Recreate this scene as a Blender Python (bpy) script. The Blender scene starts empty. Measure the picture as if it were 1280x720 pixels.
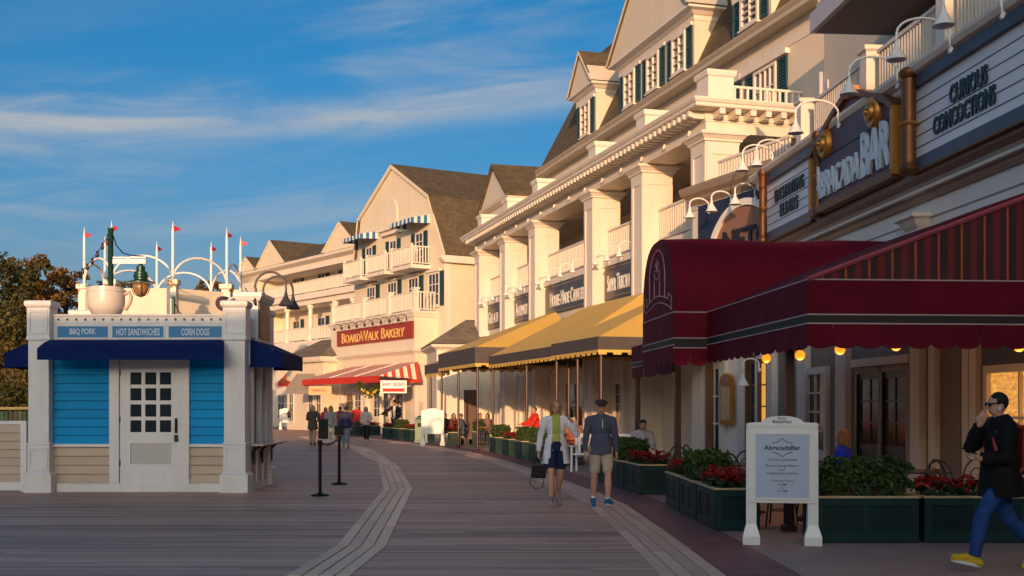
import bpy, bmesh, math, random
import numpy as np
from mathutils import Vector, Matrix
R = math.radians
random.seed(7)
scene = bpy.context.scene
C = scene.collection

# ------------------------------------------------------------------ camera
FPX, HY, CX, EYE = 1450.0, 508.0, 640.0, 1.65     # focal length, horizon row, centre column (1280 px wide photo), eye height
cam_d = bpy.data.cameras.new('camera'); cam = bpy.data.objects.new('camera', cam_d); C.objects.link(cam)
cam.location = (0, 0, EYE); cam.rotation_euler = (R(90), 0, 0)
cam_d.sensor_width = 36.0; cam_d.lens = 36.0*FPX/1280.0; cam_d.shift_y = (HY-360.0)/1280.0
cam_d.clip_start = 0.1; cam_d.clip_end = 3000
scene.camera = cam

# ------------------------------------------------------------------ light
SUN_EL, SUN_AZ = R(7.4), R(-4.0)      # low evening sun behind the camera, a little to the left
SUN_STRENGTH, SKY_STRENGTH, EXPOSURE = 2.25, 0.15, 1.02
sd = Vector((math.sin(SUN_AZ)*math.cos(SUN_EL), -math.cos(SUN_AZ)*math.cos(SUN_EL), math.sin(SUN_EL)))
sun_d = bpy.data.lights.new('sun', 'SUN'); sun = bpy.data.objects.new('sun', sun_d); C.objects.link(sun)
sun_d.energy = SUN_STRENGTH; sun_d.angle = R(0.5); sun_d.color = (1.0, 0.575, 0.30)
sun.rotation_euler = sd.to_track_quat('Z', 'Y').to_euler()
sun.location = (0, -60, 60)

w = bpy.data.worlds.new('World'); scene.world = w; w.use_nodes = True
wt = w.node_tree; wn = wt.nodes; wl = wt.links; wn.clear()
def WN(t, **kw):
    n = wn.new(t)
    for k, v in kw.items(): setattr(n, k, v)
    return n
def wmath(op, a, b=None, c=None):
    n = WN('ShaderNodeMath', operation=op)
    for i, x in enumerate((a, b, c)):
        if x is None: continue
        if isinstance(x, (int, float)): n.inputs[i].default_value = x
        else: wl.new(x, n.inputs[i])
    return n.outputs[0]
sky = WN('ShaderNodeTexSky'); sky.sky_type = 'NISHITA'; sky.sun_disc = False
sky.sun_elevation = SUN_EL
# Nishita: rotation 0 puts the sun on +Y, growing clockwise seen from above
sky.sun_rotation = math.atan2(sd.x, sd.y)
sky.altitude = 10; sky.air_density = 0.6; sky.dust_density = 5.0; sky.ozone_density = 3.0
hs = WN('ShaderNodeHueSaturation'); hs.inputs['Saturation'].default_value = 1.34; hs.inputs['Value'].default_value = 1.0
wl.new(sky.outputs[0], hs.inputs['Color'])
tint_ = WN('ShaderNodeMix', data_type='RGBA', blend_type='MULTIPLY'); tint_.inputs[0].default_value = 1.0
wl.new(hs.outputs[0], tint_.inputs[6]); tint_.inputs[7].default_value = (1.0, 0.90, 0.71, 1)
tc = WN('ShaderNodeTexCoord'); sep = WN('ShaderNodeSeparateXYZ'); wl.new(tc.outputs['Generated'], sep.inputs[0])
dx, dy, dz = sep.outputs
elev = wmath('ARCSINE', dz)
azim = wmath('ARCTAN2', dx, dy)
# thin cirrus: noise over (azimuth, elevation), stretched along gently rising streaks
cmb = WN('ShaderNodeCombineXYZ')
wl.new(wmath('MULTIPLY', azim, 2.2), cmb.inputs[0])
wl.new(wmath('MULTIPLY', wmath('SUBTRACT', elev, wmath('MULTIPLY', wmath('SINE', azim), 0.13)), 11.0), cmb.inputs[1])
n1 = WN('ShaderNodeTexNoise'); n1.inputs['Scale'].default_value = 1.0; n1.inputs['Detail'].default_value = 7; n1.inputs['Roughness'].default_value = 0.6; n1.inputs['Distortion'].default_value = 0.5
wl.new(cmb.outputs[0], n1.inputs['Vector'])
cmb2 = WN('ShaderNodeCombineXYZ')
wl.new(wmath('MULTIPLY', azim, 6.0), cmb2.inputs[0]); wl.new(wmath('MULTIPLY', wmath('SUBTRACT', elev, wmath('MULTIPLY', azim, 0.10)), 42.0), cmb2.inputs[1]); cmb2.inputs[2].default_value = 3.3
n2 = WN('ShaderNodeTexNoise'); n2.inputs['Scale'].default_value = 1.0; n2.inputs['Detail'].default_value = 6; n2.inputs['Distortion'].default_value = 0.9
wl.new(cmb2.outputs[0], n2.inputs['Vector'])
def band(e0, slope, width, bend=0.0):
    c = wmath('ADD', wmath('MULTIPLY', wmath('SINE', azim), slope), e0)
    c = wmath('ADD', c, wmath('MULTIPLY', wmath('SUBTRACT', n1.outputs[0], 0.5), 0.06))
    t = wmath('DIVIDE', wmath('SUBTRACT', elev, c), width)
    return wmath('EXPONENT', wmath('MULTIPLY', wmath('MULTIPLY', t, t), -1.0))
def ramp01(x, lo, hi):
    n = WN('ShaderNodeMapRange', interpolation_type='SMOOTHSTEP'); wl.new(x, n.inputs[0])
    n.inputs[1].default_value = lo; n.inputs[2].default_value = hi; return n.outputs[0]
soft = ramp01(n2.outputs[0], 0.30, 0.68)
streak = ramp01(n1.outputs[0], 0.42, 0.70)
b1 = wmath('MULTIPLY', band(0.259, 0.108, 0.015), wmath('ADD', wmath('MULTIPLY', soft, 0.50), 0.22))
b2 = wmath('MULTIPLY', band(0.165, 0.02, 0.030), wmath('MULTIPLY', soft, 0.30))
b3 = wmath('MULTIPLY', band(0.315, 0.30, 0.050), wmath('MULTIPLY', wmath('MULTIPLY', soft, streak), 0.55))
cl = wmath('MINIMUM', wmath('ADD', wmath('ADD', b1, b2), wmath('ADD', b3, wmath('MULTIPLY', streak, 0.06))), 0.85)
mixc = WN('ShaderNodeMix', data_type='RGBA'); wl.new(cl, mixc.inputs[0])
wl.new(tint_.outputs[2], mixc.inputs[6])
CLOUD = mixc.inputs[7]; CLOUD.default_value = (1.6, 1.62, 1.62, 1)
# pale haze low over the horizon, all round
hz_ = WN('ShaderNodeMix', data_type='RGBA'); wl.new(wmath('MULTIPLY', wmath('EXPONENT', wmath('MULTIPLY', wmath('MAXIMUM', elev, 0.0), -8.5)), 0.72), hz_.inputs[0])
wl.new(mixc.outputs[2], hz_.inputs[6]); hz_.inputs[7].default_value = (1.75, 1.75, 1.72, 1)
bg = WN('ShaderNodeBackground'); bg.inputs['Strength'].default_value = SKY_STRENGTH
wl.new(hz_.outputs[2], bg.inputs['Color'])
wo = WN('ShaderNodeOutputWorld'); wl.new(bg.outputs[0], wo.inputs['Surface'])

vs = scene.view_settings
scene.display_settings.display_device = 'sRGB'
vs.view_transform = 'Standard'; vs.look = 'None'; vs.gamma = 1; vs.exposure = EXPOSURE; vs.use_curve_mapping = False

# ------------------------------------------------------------------ photo measuring
def G(px, py):                         # ground point seen at a photo pixel
    Y = EYE*FPX/(py-HY); return ((px-CX)/FPX*Y, Y)
class Fr:                              # a facade: local x runs along it away from the camera, y points out of it, z up
    def __init__(s, ox, oy, vp):
        d = Vector(((vp-CX)/FPX, 1.0)).normalized()
        s.o = Vector((ox, oy)); s.u = d; s.n = Vector((-d.y, d.x)); s.rot = math.atan2(d.y, d.x)
    def s(s_, px, d=0.0):
        k = (px-CX)/FPX; p = s_.o + s_.n*d
        return (k*p.y - p.x)/(s_.u.x - k*s_.u.y)
    def z(s_, px, py, d=0.0):
        return EYE + (HY-py)/FPX*(s_.o + s_.n*d + s_.u*s_.s(px, d)).y
    def w(s_, s, d=0.0):
        p = s_.o + s_.u*s + s_.n*d; return (p.x, p.y)
    def loc(s_, x, y):
        v = Vector((x, y))-s_.o; return (v.dot(s_.u), v.dot(s_.n))

# ------------------------------------------------------------------ mesh helpers
class MB:
    def __init__(s): s.v = []; s.f = []; s.m = []
    def add(s, vs_, fs, m=0):
        o = len(s.v); s.v += [tuple(p) for p in vs_]; s.f += [tuple(i+o for i in f) for f in fs]; s.m += [m]*len(fs); return s
    def box(s, x0, x1, y0, y1, z0, z1, m=0):
        x0, x1 = sorted((x0, x1)); y0, y1 = sorted((y0, y1)); z0, z1 = sorted((z0, z1))
        return s.add([(x0,y0,z0),(x1,y0,z0),(x1,y1,z0),(x0,y1,z0),(x0,y0,z1),(x1,y0,z1),(x1,y1,z1),(x0,y1,z1)],
              [(0,3,2,1),(4,5,6,7),(0,1,5,4),(1,2,6,5),(2,3,7,6),(3,0,4,7)], m)
    def sq(s, x0, x1, y0, y1, prof, m=0):      # square "lathe": list of (outset, z)
        vs_ = []; fs = []
        for o, z in prof: vs_ += [(x0-o,y0-o,z),(x1+o,y0-o,z),(x1+o,y1+o,z),(x0-o,y1+o,z)]
        for i in range(len(prof)-1):
            a = 4*i
            for k in range(4): fs.append((a+k, a+(k+1)%4, a+4+(k+1)%4, a+4+k))
        fs.append((3,2,1,0)); b = 4*(len(prof)-1); fs.append((b,b+1,b+2,b+3))
        return s.add(vs_, fs, m)
    def prism(s, poly, a0, a1, axis='y', m=0):  # 2D polygon extruded along an axis; poly coords are the other two in xyz order
        def P3(p, a): return {'x': (a,p[0],p[1]), 'y': (p[0],a,p[1]), 'z': (p[0],p[1],a)}[axis]
        n = len(poly); vs_ = [P3(p,a0) for p in poly]+[P3(p,a1) for p in poly]
        fs = [tuple(range(n)), tuple(range(2*n-1, n-1, -1))]+[(i,(i+1)%n,n+(i+1)%n,n+i) for i in range(n)]
        return s.add(vs_, fs, m)
    def solid(s, top, bot, m=0):               # two matching 3D polygons joined
        n = len(top); return s.add(list(bot)+list(top), [tuple(range(n-1,-1,-1)), tuple(range(n,2*n))]+[(i,(i+1)%n,n+(i+1)%n,n+i) for i in range(n)], m)
    def tube(s, pts, r, n=8, m=0, closed=False):
        pts = [Vector(p) for p in pts]; N = len(pts); rs = r if isinstance(r, (list, tuple)) else [r]*N
        vs_ = []; fs = []; prev = None
        for i, p in enumerate(pts):
            if closed: t = pts[(i+1)%N]-pts[i-1]
            else: t = pts[min(i+1,N-1)]-pts[max(i-1,0)]
            t.normalize()
            if prev is None:
                a = Vector((0,0,1)) if abs(t.z) < .9 else Vector((1,0,0)); b = t.cross(a).normalized()
            else:
                b = (prev - t*prev.dot(t)).normalized()
            prev = b; c = t.cross(b)
            for k in range(n):
                q = 2*math.pi*k/n; vs_.append(p + (b*math.cos(q)+c*math.sin(q))*rs[i])
        for i in range(N if closed else N-1):
            j = (i+1)%N
            for k in range(n): fs.append((i*n+k, i*n+(k+1)%n, j*n+(k+1)%n, j*n+k))
        if not closed:
            fs.append(tuple(range(n-1,-1,-1))); fs.append(tuple(range((N-1)*n, N*n)))
        return s.add(vs_, fs, m)
    def lathe(s, prof, n=16, c=(0,0,0), m=0, ax=None):
        vs_ = []; fs = []
        M = Matrix.Identity(3)
        if ax is not None: M = Vector(ax).normalized().to_track_quat('Z','Y').to_matrix()
        cv = Vector(c)
        for r, z in prof:
            for k in range(n):
                a = 2*math.pi*k/n; vs_.append(cv + M@Vector((r*math.cos(a), r*math.sin(a), z)))
        for i in range(len(prof)-1):
            for k in range(n): fs.append((i*n+k, i*n+(k+1)%n, (i+1)*n+(k+1)%n, (i+1)*n+k))
        fs.append(tuple(range(n-1,-1,-1))); fs.append(tuple(range((len(prof)-1)*n, len(prof)*n)))
        return s.add(vs_, fs, m)
    def ball(s, c, r, n=10, m=0):
        rx, ry, rz = r if isinstance(r, (list, tuple)) else (r, r, r)
        vs_ = []; fs = []; h = max(4, n//2+1)
        for i in range(1, h):
            t = math.pi*i/h
            for k in range(n):
                a = 2*math.pi*k/n; vs_.append((c[0]+rx*math.sin(t)*math.cos(a), c[1]+ry*math.sin(t)*math.sin(a), c[2]+rz*math.cos(t)))
        vs_ += [(c[0],c[1],c[2]+rz),(c[0],c[1],c[2]-rz)]; T = len(vs_)-2
        for i in range(h-2):
            for k in range(n): fs.append((i*n+k, (i+1)*n+k, (i+1)*n+(k+1)%n, i*n+(k+1)%n))
        for k in range(n): fs.append((T, k, (k+1)%n)); fs.append((T+1, (h-2)*n+(k+1)%n, (h-2)*n+k))
        return s.add(vs_, fs, m)
    def quad(s, a, b, c, d, m=0): return s.add([a,b,c,d], [(0,1,2,3)], m)
    def sheet(s, a, b, c, d, t, m=0):          # a quad with thickness t (along its normal, both sides)
        a, b, c, d = map(Vector, (a,b,c,d)); n = (b-a).cross(d-a).normalized()*t/2
        return s.solid([a+n,b+n,c+n,d+n], [a-n,b-n,c-n,d-n], m)
    def xf(s, M):
        s.v = [tuple(M@Vector(p)) for p in s.v]; return s
    def mesh(s, name, mats, smooth=False, bev=None, recalc=True):
        me = bpy.data.meshes.new(name); me.from_pydata(s.v, [], s.f)
        for mm in (mats if isinstance(mats, (list, tuple)) else [mats]): me.materials.append(mm)
        if any(s.m): me.polygons.foreach_set('material_index', s.m)
        if recalc:
            bm = bmesh.new(); bm.from_mesh(me); bmesh.ops.recalc_face_normals(bm, faces=bm.faces)
            if bev: bmesh.ops.bevel(bm, geom=[e for e in bm.edges if e.calc_face_angle(0) > .6], offset=bev, segments=1, affect='EDGES', clamp_overlap=True)
            bm.to_mesh(me); bm.free()
        if smooth is True: me.polygons.foreach_set('use_smooth', [True]*len(me.polygons))
        elif smooth: me.polygons.foreach_set('use_smooth', [True]*len(me.polygons)); me.set_sharp_from_angle(angle=smooth)
        me.update(); return me
    def build(s, name, mats, parent=None, loc=None, rotz=0, smooth=False, bev=None, recalc=True):
        return put(s.mesh(name, mats, smooth, bev, recalc), name, parent, loc, rotz)
def put(me, name, parent=None, loc=None, rotz=0, rot=None, scale=None):
    o = bpy.data.objects.new(name, me); C.objects.link(o)
    if parent is not None: o.parent = parent
    if loc is not None: o.location = loc
    if rot is not None: o.rotation_euler = rot
    elif rotz: o.rotation_euler = (0,0,rotz)
    if scale is not None: o.scale = scale
    return o
def tag(o, label=None, cat=None, group=None, kind=None):
    if label: o['label'] = label
    if cat: o['category'] = cat
    if group: o['group'] = group
    if kind: o['kind'] = kind
    return o
def thing(name, label, cat, loc=(0,0,0), rotz=0, group=None):
    o = bpy.data.objects.new(name, None); C.objects.link(o); o.empty_display_size = .2
    o.location = loc; o.rotation_euler = (0,0,rotz)
    return tag(o, label, cat, group)
def kids(o): return [c for c in C.objects if c.parent == o]
def dup(root, loc, rotz=None, label=None, group=None, scale=None):
    r = root.copy(); C.objects.link(r); r.location = loc
    if rotz is not None: r.rotation_euler = (0,0,rotz)
    if scale is not None: r.scale = (scale,)*3 if not isinstance(scale, tuple) else scale
    if label: r['label'] = label
    if group: r['group'] = group
    for ch in root.children:
        c = ch.copy(); C.objects.link(c); c.parent = r
        for g in ch.children:
            d = g.copy(); C.objects.link(d); d.parent = c
    return r
def empty_part(name, parent, loc=(0,0,0), rotz=0):
    o = bpy.data.objects.new(name, None); C.objects.link(o); o.parent = parent; o.location = loc; o.rotation_euler = (0,0,rotz); return o

# ------------------------------------------------------------------ materials
def new_mat(name):
    m = bpy.data.materials.new(name); m.use_nodes = True
    nt = m.node_tree; b = nt.nodes['Principled BSDF']; return m, nt, b
def NM(nt, op, a, b=None, c=None):
    n = nt.nodes.new('ShaderNodeMath'); n.operation = op
    for i, x in enumerate((a, b, c)):
        if x is None: continue
        if isinstance(x, (int, float)): n.inputs[i].default_value = x
        else: nt.links.new(x, n.inputs[i])
    return n.outputs[0]
def NMix(nt, fac, a, b):
    n = nt.nodes.new('ShaderNodeMix'); n.data_type = 'RGBA'
    for k, x in ((0, fac), (6, a), (7, b)):
        if isinstance(x, (int, float)): n.inputs[k].default_value = x
        elif isinstance(x, tuple): n.inputs[k].default_value = (*x, 1)
        else: nt.links.new(x, n.inputs[k])
    return n.outputs[2]
def NNoise(nt, vec, scale, detail=4, rough=.55):
    n = nt.nodes.new('ShaderNodeTexNoise'); n.inputs['Scale'].default_value = scale; n.inputs['Detail'].default_value = detail; n.inputs['Roughness'].default_value = rough
    if vec is not None: nt.links.new(vec, n.inputs['Vector'])
    return n.outputs[0]
def NMap(nt, vec, scale):
    n = nt.nodes.new('ShaderNodeMapping'); n.inputs['Scale'].default_value = scale; nt.links.new(vec, n.inputs['Vector']); return n.outputs[0]
def bump(nt, b, h, strength, dist=.02):
    n = nt.nodes.new('ShaderNodeBump'); n.inputs['Strength'].default_value = strength; n.inputs['Distance'].default_value = dist
    nt.links.new(h, n.inputs['Height']); nt.links.new(n.outputs[0], b.inputs['Normal'])
def mul(c, k): return tuple(min(1, x*k) for x in c)
def PM(name, col, rough=.55, var=.10, scale=2.5, metal=0, bmp=.0, bscale=40, spec=.5, rnd=.0, coat=0, streak=False, sheen=0, dirt=0, bdist=.02):
    m, nt, b = new_mat(name)
    tco = nt.nodes.new('ShaderNodeTexCoord').outputs['Object']
    geo = nt.nodes.new('ShaderNodeNewGeometry').outputs['Position']
    vec = NMap(nt, geo, (1, 1, .22)) if streak else geo
    n = NNoise(nt, vec, scale, 6)
    c = NMix(nt, n, mul(col, 1-var*1.6), mul(col, 1+var*1.6))
    if dirt:                               # weather stains: streaky patches with soft edges of their own
        d1 = NNoise(nt, NMap(nt, geo, (3.2, 3.2, .55)), 1.0, 7, .68); mr = nt.nodes.new('ShaderNodeMapRange'); nt.links.new(d1, mr.inputs[0]); mr.inputs[1].default_value = .48; mr.inputs[2].default_value = .78; mr.inputs[4].default_value = dirt
        d2 = NNoise(nt, geo, 9, 5, .7); c = NMix(nt, NM(nt, 'MULTIPLY', mr.outputs[0], NM(nt, 'ADD', .4, d2)), c, mul((.55,.46,.36), .5))
    if rnd:
        oi = nt.nodes.new('ShaderNodeObjectInfo').outputs['Random']
        h = nt.nodes.new('ShaderNodeHueSaturation'); nt.links.new(c, h.inputs['Color'])
        nt.links.new(NM(nt, 'ADD', NM(nt, 'MULTIPLY', oi, 2*rnd), 1-rnd), h.inputs['Value']); c = h.outputs[0]
    nt.links.new(c, b.inputs['Base Color'])
    b.inputs['Roughness'].default_value = rough; b.inputs['Metallic'].default_value = metal
    b.inputs['Specular IOR Level'].default_value = spec; b.inputs['Coat Weight'].default_value = coat
    if sheen: b.inputs['Sheen Weight'].default_value = sheen
    if bmp: bump(nt, b, NNoise(nt, geo, bscale, 4), bmp, bdist)
    return m
def siding_mat(name, col, pitch=.14, var=.06, bs=.5):
    m, nt, b = new_mat(name)
    geo = nt.nodes.new('ShaderNodeNewGeometry').outputs['Position']
    sp = nt.nodes.new('ShaderNodeSeparateXYZ'); nt.links.new(geo, sp.inputs[0])
    q = NM(nt, 'DIVIDE', sp.outputs[2], pitch); f = NM(nt, 'FRACT', q)
    n = NNoise(nt, NMap(nt, geo, (1,1,.3)), 1.6, 6)
    nt.links.new(NMix(nt, n, mul(col, 1-var*1.5), mul(col, 1+var*1.5)), b.inputs['Base Color'])
    b.inputs['Roughness'].default_value = .6
    bump(nt, b, NM(nt, 'SUBTRACT', 1.0, f), bs, pitch*.16)
    return m
def shingle_mat(name, col, course=.17):
    m, nt, b = new_mat(name)
    geo = nt.nodes.new('ShaderNodeNewGeometry').outputs['Position']
    sp = nt.nodes.new('ShaderNodeSeparateXYZ'); nt.links.new(geo, sp.inputs[0])
    row = NM(nt, 'FLOOR', NM(nt, 'DIVIDE', sp.outputs[2], course))
    al = NM(nt, 'ADD', NM(nt, 'ADD', sp.outputs[0], NM(nt, 'MULTIPLY', sp.outputs[1], 1.17)), NM(nt, 'MULTIPLY', row, .137))
    cmbx = nt.nodes.new('ShaderNodeCombineXYZ'); nt.links.new(NM(nt, 'FLOOR', NM(nt, 'DIVIDE', al, .3)), cmbx.inputs[0]); nt.links.new(row, cmbx.inputs[1])
    wn_ = nt.nodes.new('ShaderNodeTexWhiteNoise'); wn_.noise_dimensions = '2D'; nt.links.new(cmbx.outputs[0], wn_.inputs['Vector'])
    n = NNoise(nt, geo, .7, 5)
    t = NM(nt, 'ADD', NM(nt, 'MULTIPLY', wn_.outputs['Value'], .55), NM(nt, 'MULTIPLY', n, .6))
    nt.links.new(NMix(nt, t, mul(col, .62), mul(col, 1.35)), b.inputs['Base Color'])
    b.inputs['Roughness'].default_value = .85; b.inputs['Specular IOR Level'].default_value = .25
    bump(nt, b, NM(nt, 'FRACT', NM(nt, 'DIVIDE', sp.outputs[2], -course)), .5, .02)
    return m
def stripe_mat(name, cols, period, axis=0, rough=.75, edge=None):
    """printed cloth: colours in equal stripes along a local axis"""
    m, nt, b = new_mat(name)
    tco = nt.nodes.new('ShaderNodeTexCoord').outputs['Object']
    sp = nt.nodes.new('ShaderNodeSeparateXYZ'); nt.links.new(tco, sp.inputs[0])
    f = NM(nt, 'FRACT', NM(nt, 'DIVIDE', sp.outputs[axis], period))
    c = cols[0][1]; cur = None
    for t0, cc in cols[1:]:
        k = NM(nt, 'GREATER_THAN', f, t0)
        cur = NMix(nt, k, cur if cur is not None else c, cc)
    n = NNoise(nt, tco, 3, 4)
    h = nt.nodes.new('ShaderNodeHueSaturation'); nt.links.new(cur, h.inputs['Color']); nt.links.new(NM(nt, 'ADD', NM(nt, 'MULTIPLY', n, .24), .88), h.inputs['Value'])
    nt.links.new(h.outputs[0], b.inputs['Base Color']); b.inputs['Roughness'].default_value = rough
    bump(nt, b, NNoise(nt, tco, 5, 4), .25, .03)
    return m
def emit_mat(name, col, strength, base=None):
    m, nt, b = new_mat(name)
    b.inputs['Base Color'].default_value = (*(base or col), 1); b.inputs['Emission Color'].default_value = (*col, 1); b.inputs['Emission Strength'].default_value = strength
    return m
def glass_mat(name, col=(.02,.025,.03), rough=.06):
    m, nt, b = new_mat(name)
    geo = nt.nodes.new('ShaderNodeNewGeometry').outputs['Position']
    n = NNoise(nt, geo, .9, 3)
    nt.links.new(NMix(nt, n, mul(col, .5), mul(col, 1.8)), b.inputs['Base Color'])
    b.inputs['Roughness'].default_value = rough; b.inputs['Specular IOR Level'].default_value = .6
    bump(nt, b, NNoise(nt, geo, 1.3, 2), .06, .05)
    return m
CREAM = (.72,.66,.52)
M = {}
M['white'] = PM('white_paint', (.76,.675,.58), .5, .05, 1.2, bmp=.06, bscale=30, streak=True, dirt=.22)
M['cream'] = PM('cream_paint', (.74,.65,.51), .55, .04, .8, bmp=.05, bscale=25, streak=True, dirt=.2)
M['siding'] = siding_mat('cream_siding', (.72,.61,.46), .13)
M['siding2'] = siding_mat('pale_yellow_siding', (.72,.62,.46), .15)
M['roof'] = shingle_mat('brown_shingles', (.115,.086,.050))
M['roofgrey'] = shingle_mat('grey_shingles', (.16,.13,.10))
M['shutter'] = PM('blue_green_shutter_paint', (.010,.052,.066), .5, .1, 5)
M['glass'] = glass_mat('window_glass')
M['dark'] = PM('dark_interior', (.012,.010,.009), .7, .2, 2)
M['blueglass'] = glass_mat('sky_window_glass', (.02,.03,.06), .04)
M['gutter'] = PM('gutter_metal', (.45,.36,.25), .45, .12, 2, streak=False)
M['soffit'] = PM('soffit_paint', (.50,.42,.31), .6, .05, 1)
M['kwhite'] = PM('kiosk_white_paint', (.77,.74,.72), .45, .05, 1.4, bmp=.05, bscale=35, streak=True, dirt=.30)
M['lettergold'] = PM('gold_lettering', (.75,.50,.16), .4, .1, 3, metal=.0)
M['letterwhite'] = PM('white_lettering', (.80,.78,.74), .5, .05, 3)
# ------------------------------------------------------------------ text
def text_mesh(name, txt, mat, width=None, height=None, depth=.02, bold=.0, smallcaps=None, align='CENTER', spacing=1.0, lines=1.0):
    cu = bpy.data.curves.new(name, 'FONT'); cu.body = txt; cu.align_x = align; cu.extrude = depth/2; cu.offset = bold
    cu.space_character = spacing; cu.space_line = lines; cu.resolution_u = 3
    if smallcaps:
        cu.small_caps_scale = smallcaps
        for i, ch in enumerate(txt):
            if ch.islower(): cu.body_format[i].use_small_caps = True
    ob = bpy.data.objects.new(name, cu); C.objects.link(ob)
    bpy.context.view_layer.update()
    me = bpy.data.meshes.new_from_object(ob.evaluated_get(bpy.context.evaluated_depsgraph_get()))
    bpy.data.objects.remove(ob); bpy.data.curves.remove(cu)
    n = len(me.vertices); a = np.empty(n*3); me.vertices.foreach_get('co', a); a = a.reshape(-1, 3)
    lo, hi = a.min(0), a.max(0)
    sx = width/(hi[0]-lo[0]) if width else 1; sy = height/(hi[1]-lo[1]) if height else sx
    if not width: sx = sy
    a[:,0] = (a[:,0]-(lo[0]+hi[0])/2)*sx; a[:,1] = (a[:,1]-(lo[1]+hi[1])/2)*sy
    a[:,2] = (a[:,2]-lo[2])/max(1e-6, hi[2]-lo[2])*depth
    me.vertices.foreach_set('co', a.ravel()); me.materials.clear(); me.materials.append(mat); me.name = name; me.update()
    return me
def text_on(parent, name, txt, mat, s, d, z, w_, h_, **kw):
    """lettering on a facade frame: reads from the far end to the near end, faces outwards"""
    me = text_mesh(name, txt, mat, w_, h_, **kw)
    return put(me, name, parent, (s, d, z), rot=(R(90), 0, R(180)))

# ------------------------------------------------------------------ shared building pieces
def fbox(mb, s0, s1, d0, d1, z0, z1, m=0): return mb.box(s0, s1, d0, d1, z0, z1, m)
_bal = {}
def baluster_mesh(h, r, mat):
    k = (round(h,3), round(r,3), mat.name)
    if k not in _bal:
        _bal[k] = MB().box(-r, r, -r, r, 0, h).mesh('baluster', mat)
    return _bal[k]
def railing(parent, p0, p1, z0, h, mat, pitch=.13, r=.022, rail=.045, single=True, posts=(), name='railing', top=.07, botgap=.08):
    """top rail, bottom rail and balusters from p0 to p1 (local xy)"""
    p0 = Vector(p0); p1 = Vector(p1); L = (p1-p0).length; a = math.atan2(p1.y-p0.y, p1.x-p0.x)
    e = MB(); e.box(0, L, -rail, rail, h-top, h); e.box(0, L, -rail*.8, rail*.8, botgap, botgap+.05)
    o = e.build('rail', mat, parent, (p0.x, p0.y, z0), a)
    n = max(1, int(L/pitch)); bm_ = baluster_mesh(h-top-botgap-.05, r, mat)
    if single:
        for i in range(n): put(bm_, 'baluster', o, ((i+.5)*L/n, 0, botgap+.05))
    else:
        b = MB()
        for i in range(n): b.box((i+.5)*L/n-r, (i+.5)*L/n+r, -r, r, botgap+.05, h-top)
        x = b.build('balusters', mat, o); x['kind'] = 'stuff'
    return o
def window(parent, s0, s1, z0, z1, d, cols=2, rows=3, fr=.07, mat=None, glass=None, depth=.05, proud=.06, sill=True, name='window'):
    """casing that stands proud of the wall at d, with panes set back between bars"""
    mat = mat or M['white']; glass = glass or M['glass']
    s0, s1 = sorted((s0, s1)); mb = MB(); D0, D1 = d+.002, d+proud
    mb.box(s0, s0+fr, D0, D1, z0, z1); mb.box(s1-fr, s1, D0, D1, z0, z1)
    mb.box(s0+fr, s1-fr, D0, D1, z1-fr, z1); mb.box(s0+fr, s1-fr, D0, D1, z0, z0+fr)
    if sill: mb.box(s0-.05, s1+.05, D0, D1+.05, z0-.06, z0-.003)
    W = s1-s0-2*fr; H = z1-z0-2*fr; t = .022
    for i in range(1, cols): mb.box(s0+fr+W*i/cols-t, s0+fr+W*i/cols+t, D0, D1-.015, z0+fr, z1-fr)
    for j in range(1, rows):
        zz = z0+fr+H*j/rows
        for i in range(cols): mb.box(s0+fr+W*i/cols+(t if i else 0), s0+fr+W*(i+1)/cols-(t if i < cols-1 else 0), D0, D1-.018, zz-t, zz+t)
    o = mb.build(name, mat, parent)
    MB().box(s0+fr*.5, s1-fr*.5, D0+.004, D0+.022, z0+fr*.5, z1-fr*.5).build('pane', glass, o)
    return o
def shutter(parent, s0, s1, z0, z1, d, mat=None):
    mat = mat or M['shutter']; s0, s1 = sorted((s0, s1)); mb = MB(); f = .07
    mb.box(s0, s0+f, d+.003, d+.06, z0, z1); mb.box(s1-f, s1, d+.003, d+.06, z0, z1)
    zm = (z0+z1)/2
    for a, b in ((z0, z0+f), (zm-f/2, zm+f/2), (z1-f, z1)): mb.box(s0+f, s1-f, d+.003, d+.057, a, b)
    n = max(4, int((z1-z0)/.11))
    for i in range(n):
        zz = z0+f+(z1-z0-2*f)*(i+.5)/n; k = (z1-z0-2*f)/n
        mb.prism([(d+.012, zz-k*.45), (d+.045, zz-k*.5), (d+.05, zz-k*.4), (d+.016, zz+k*.5)], s0+f, s1-f, 'x')
    return mb.build('shutter', mat, parent)
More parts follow.
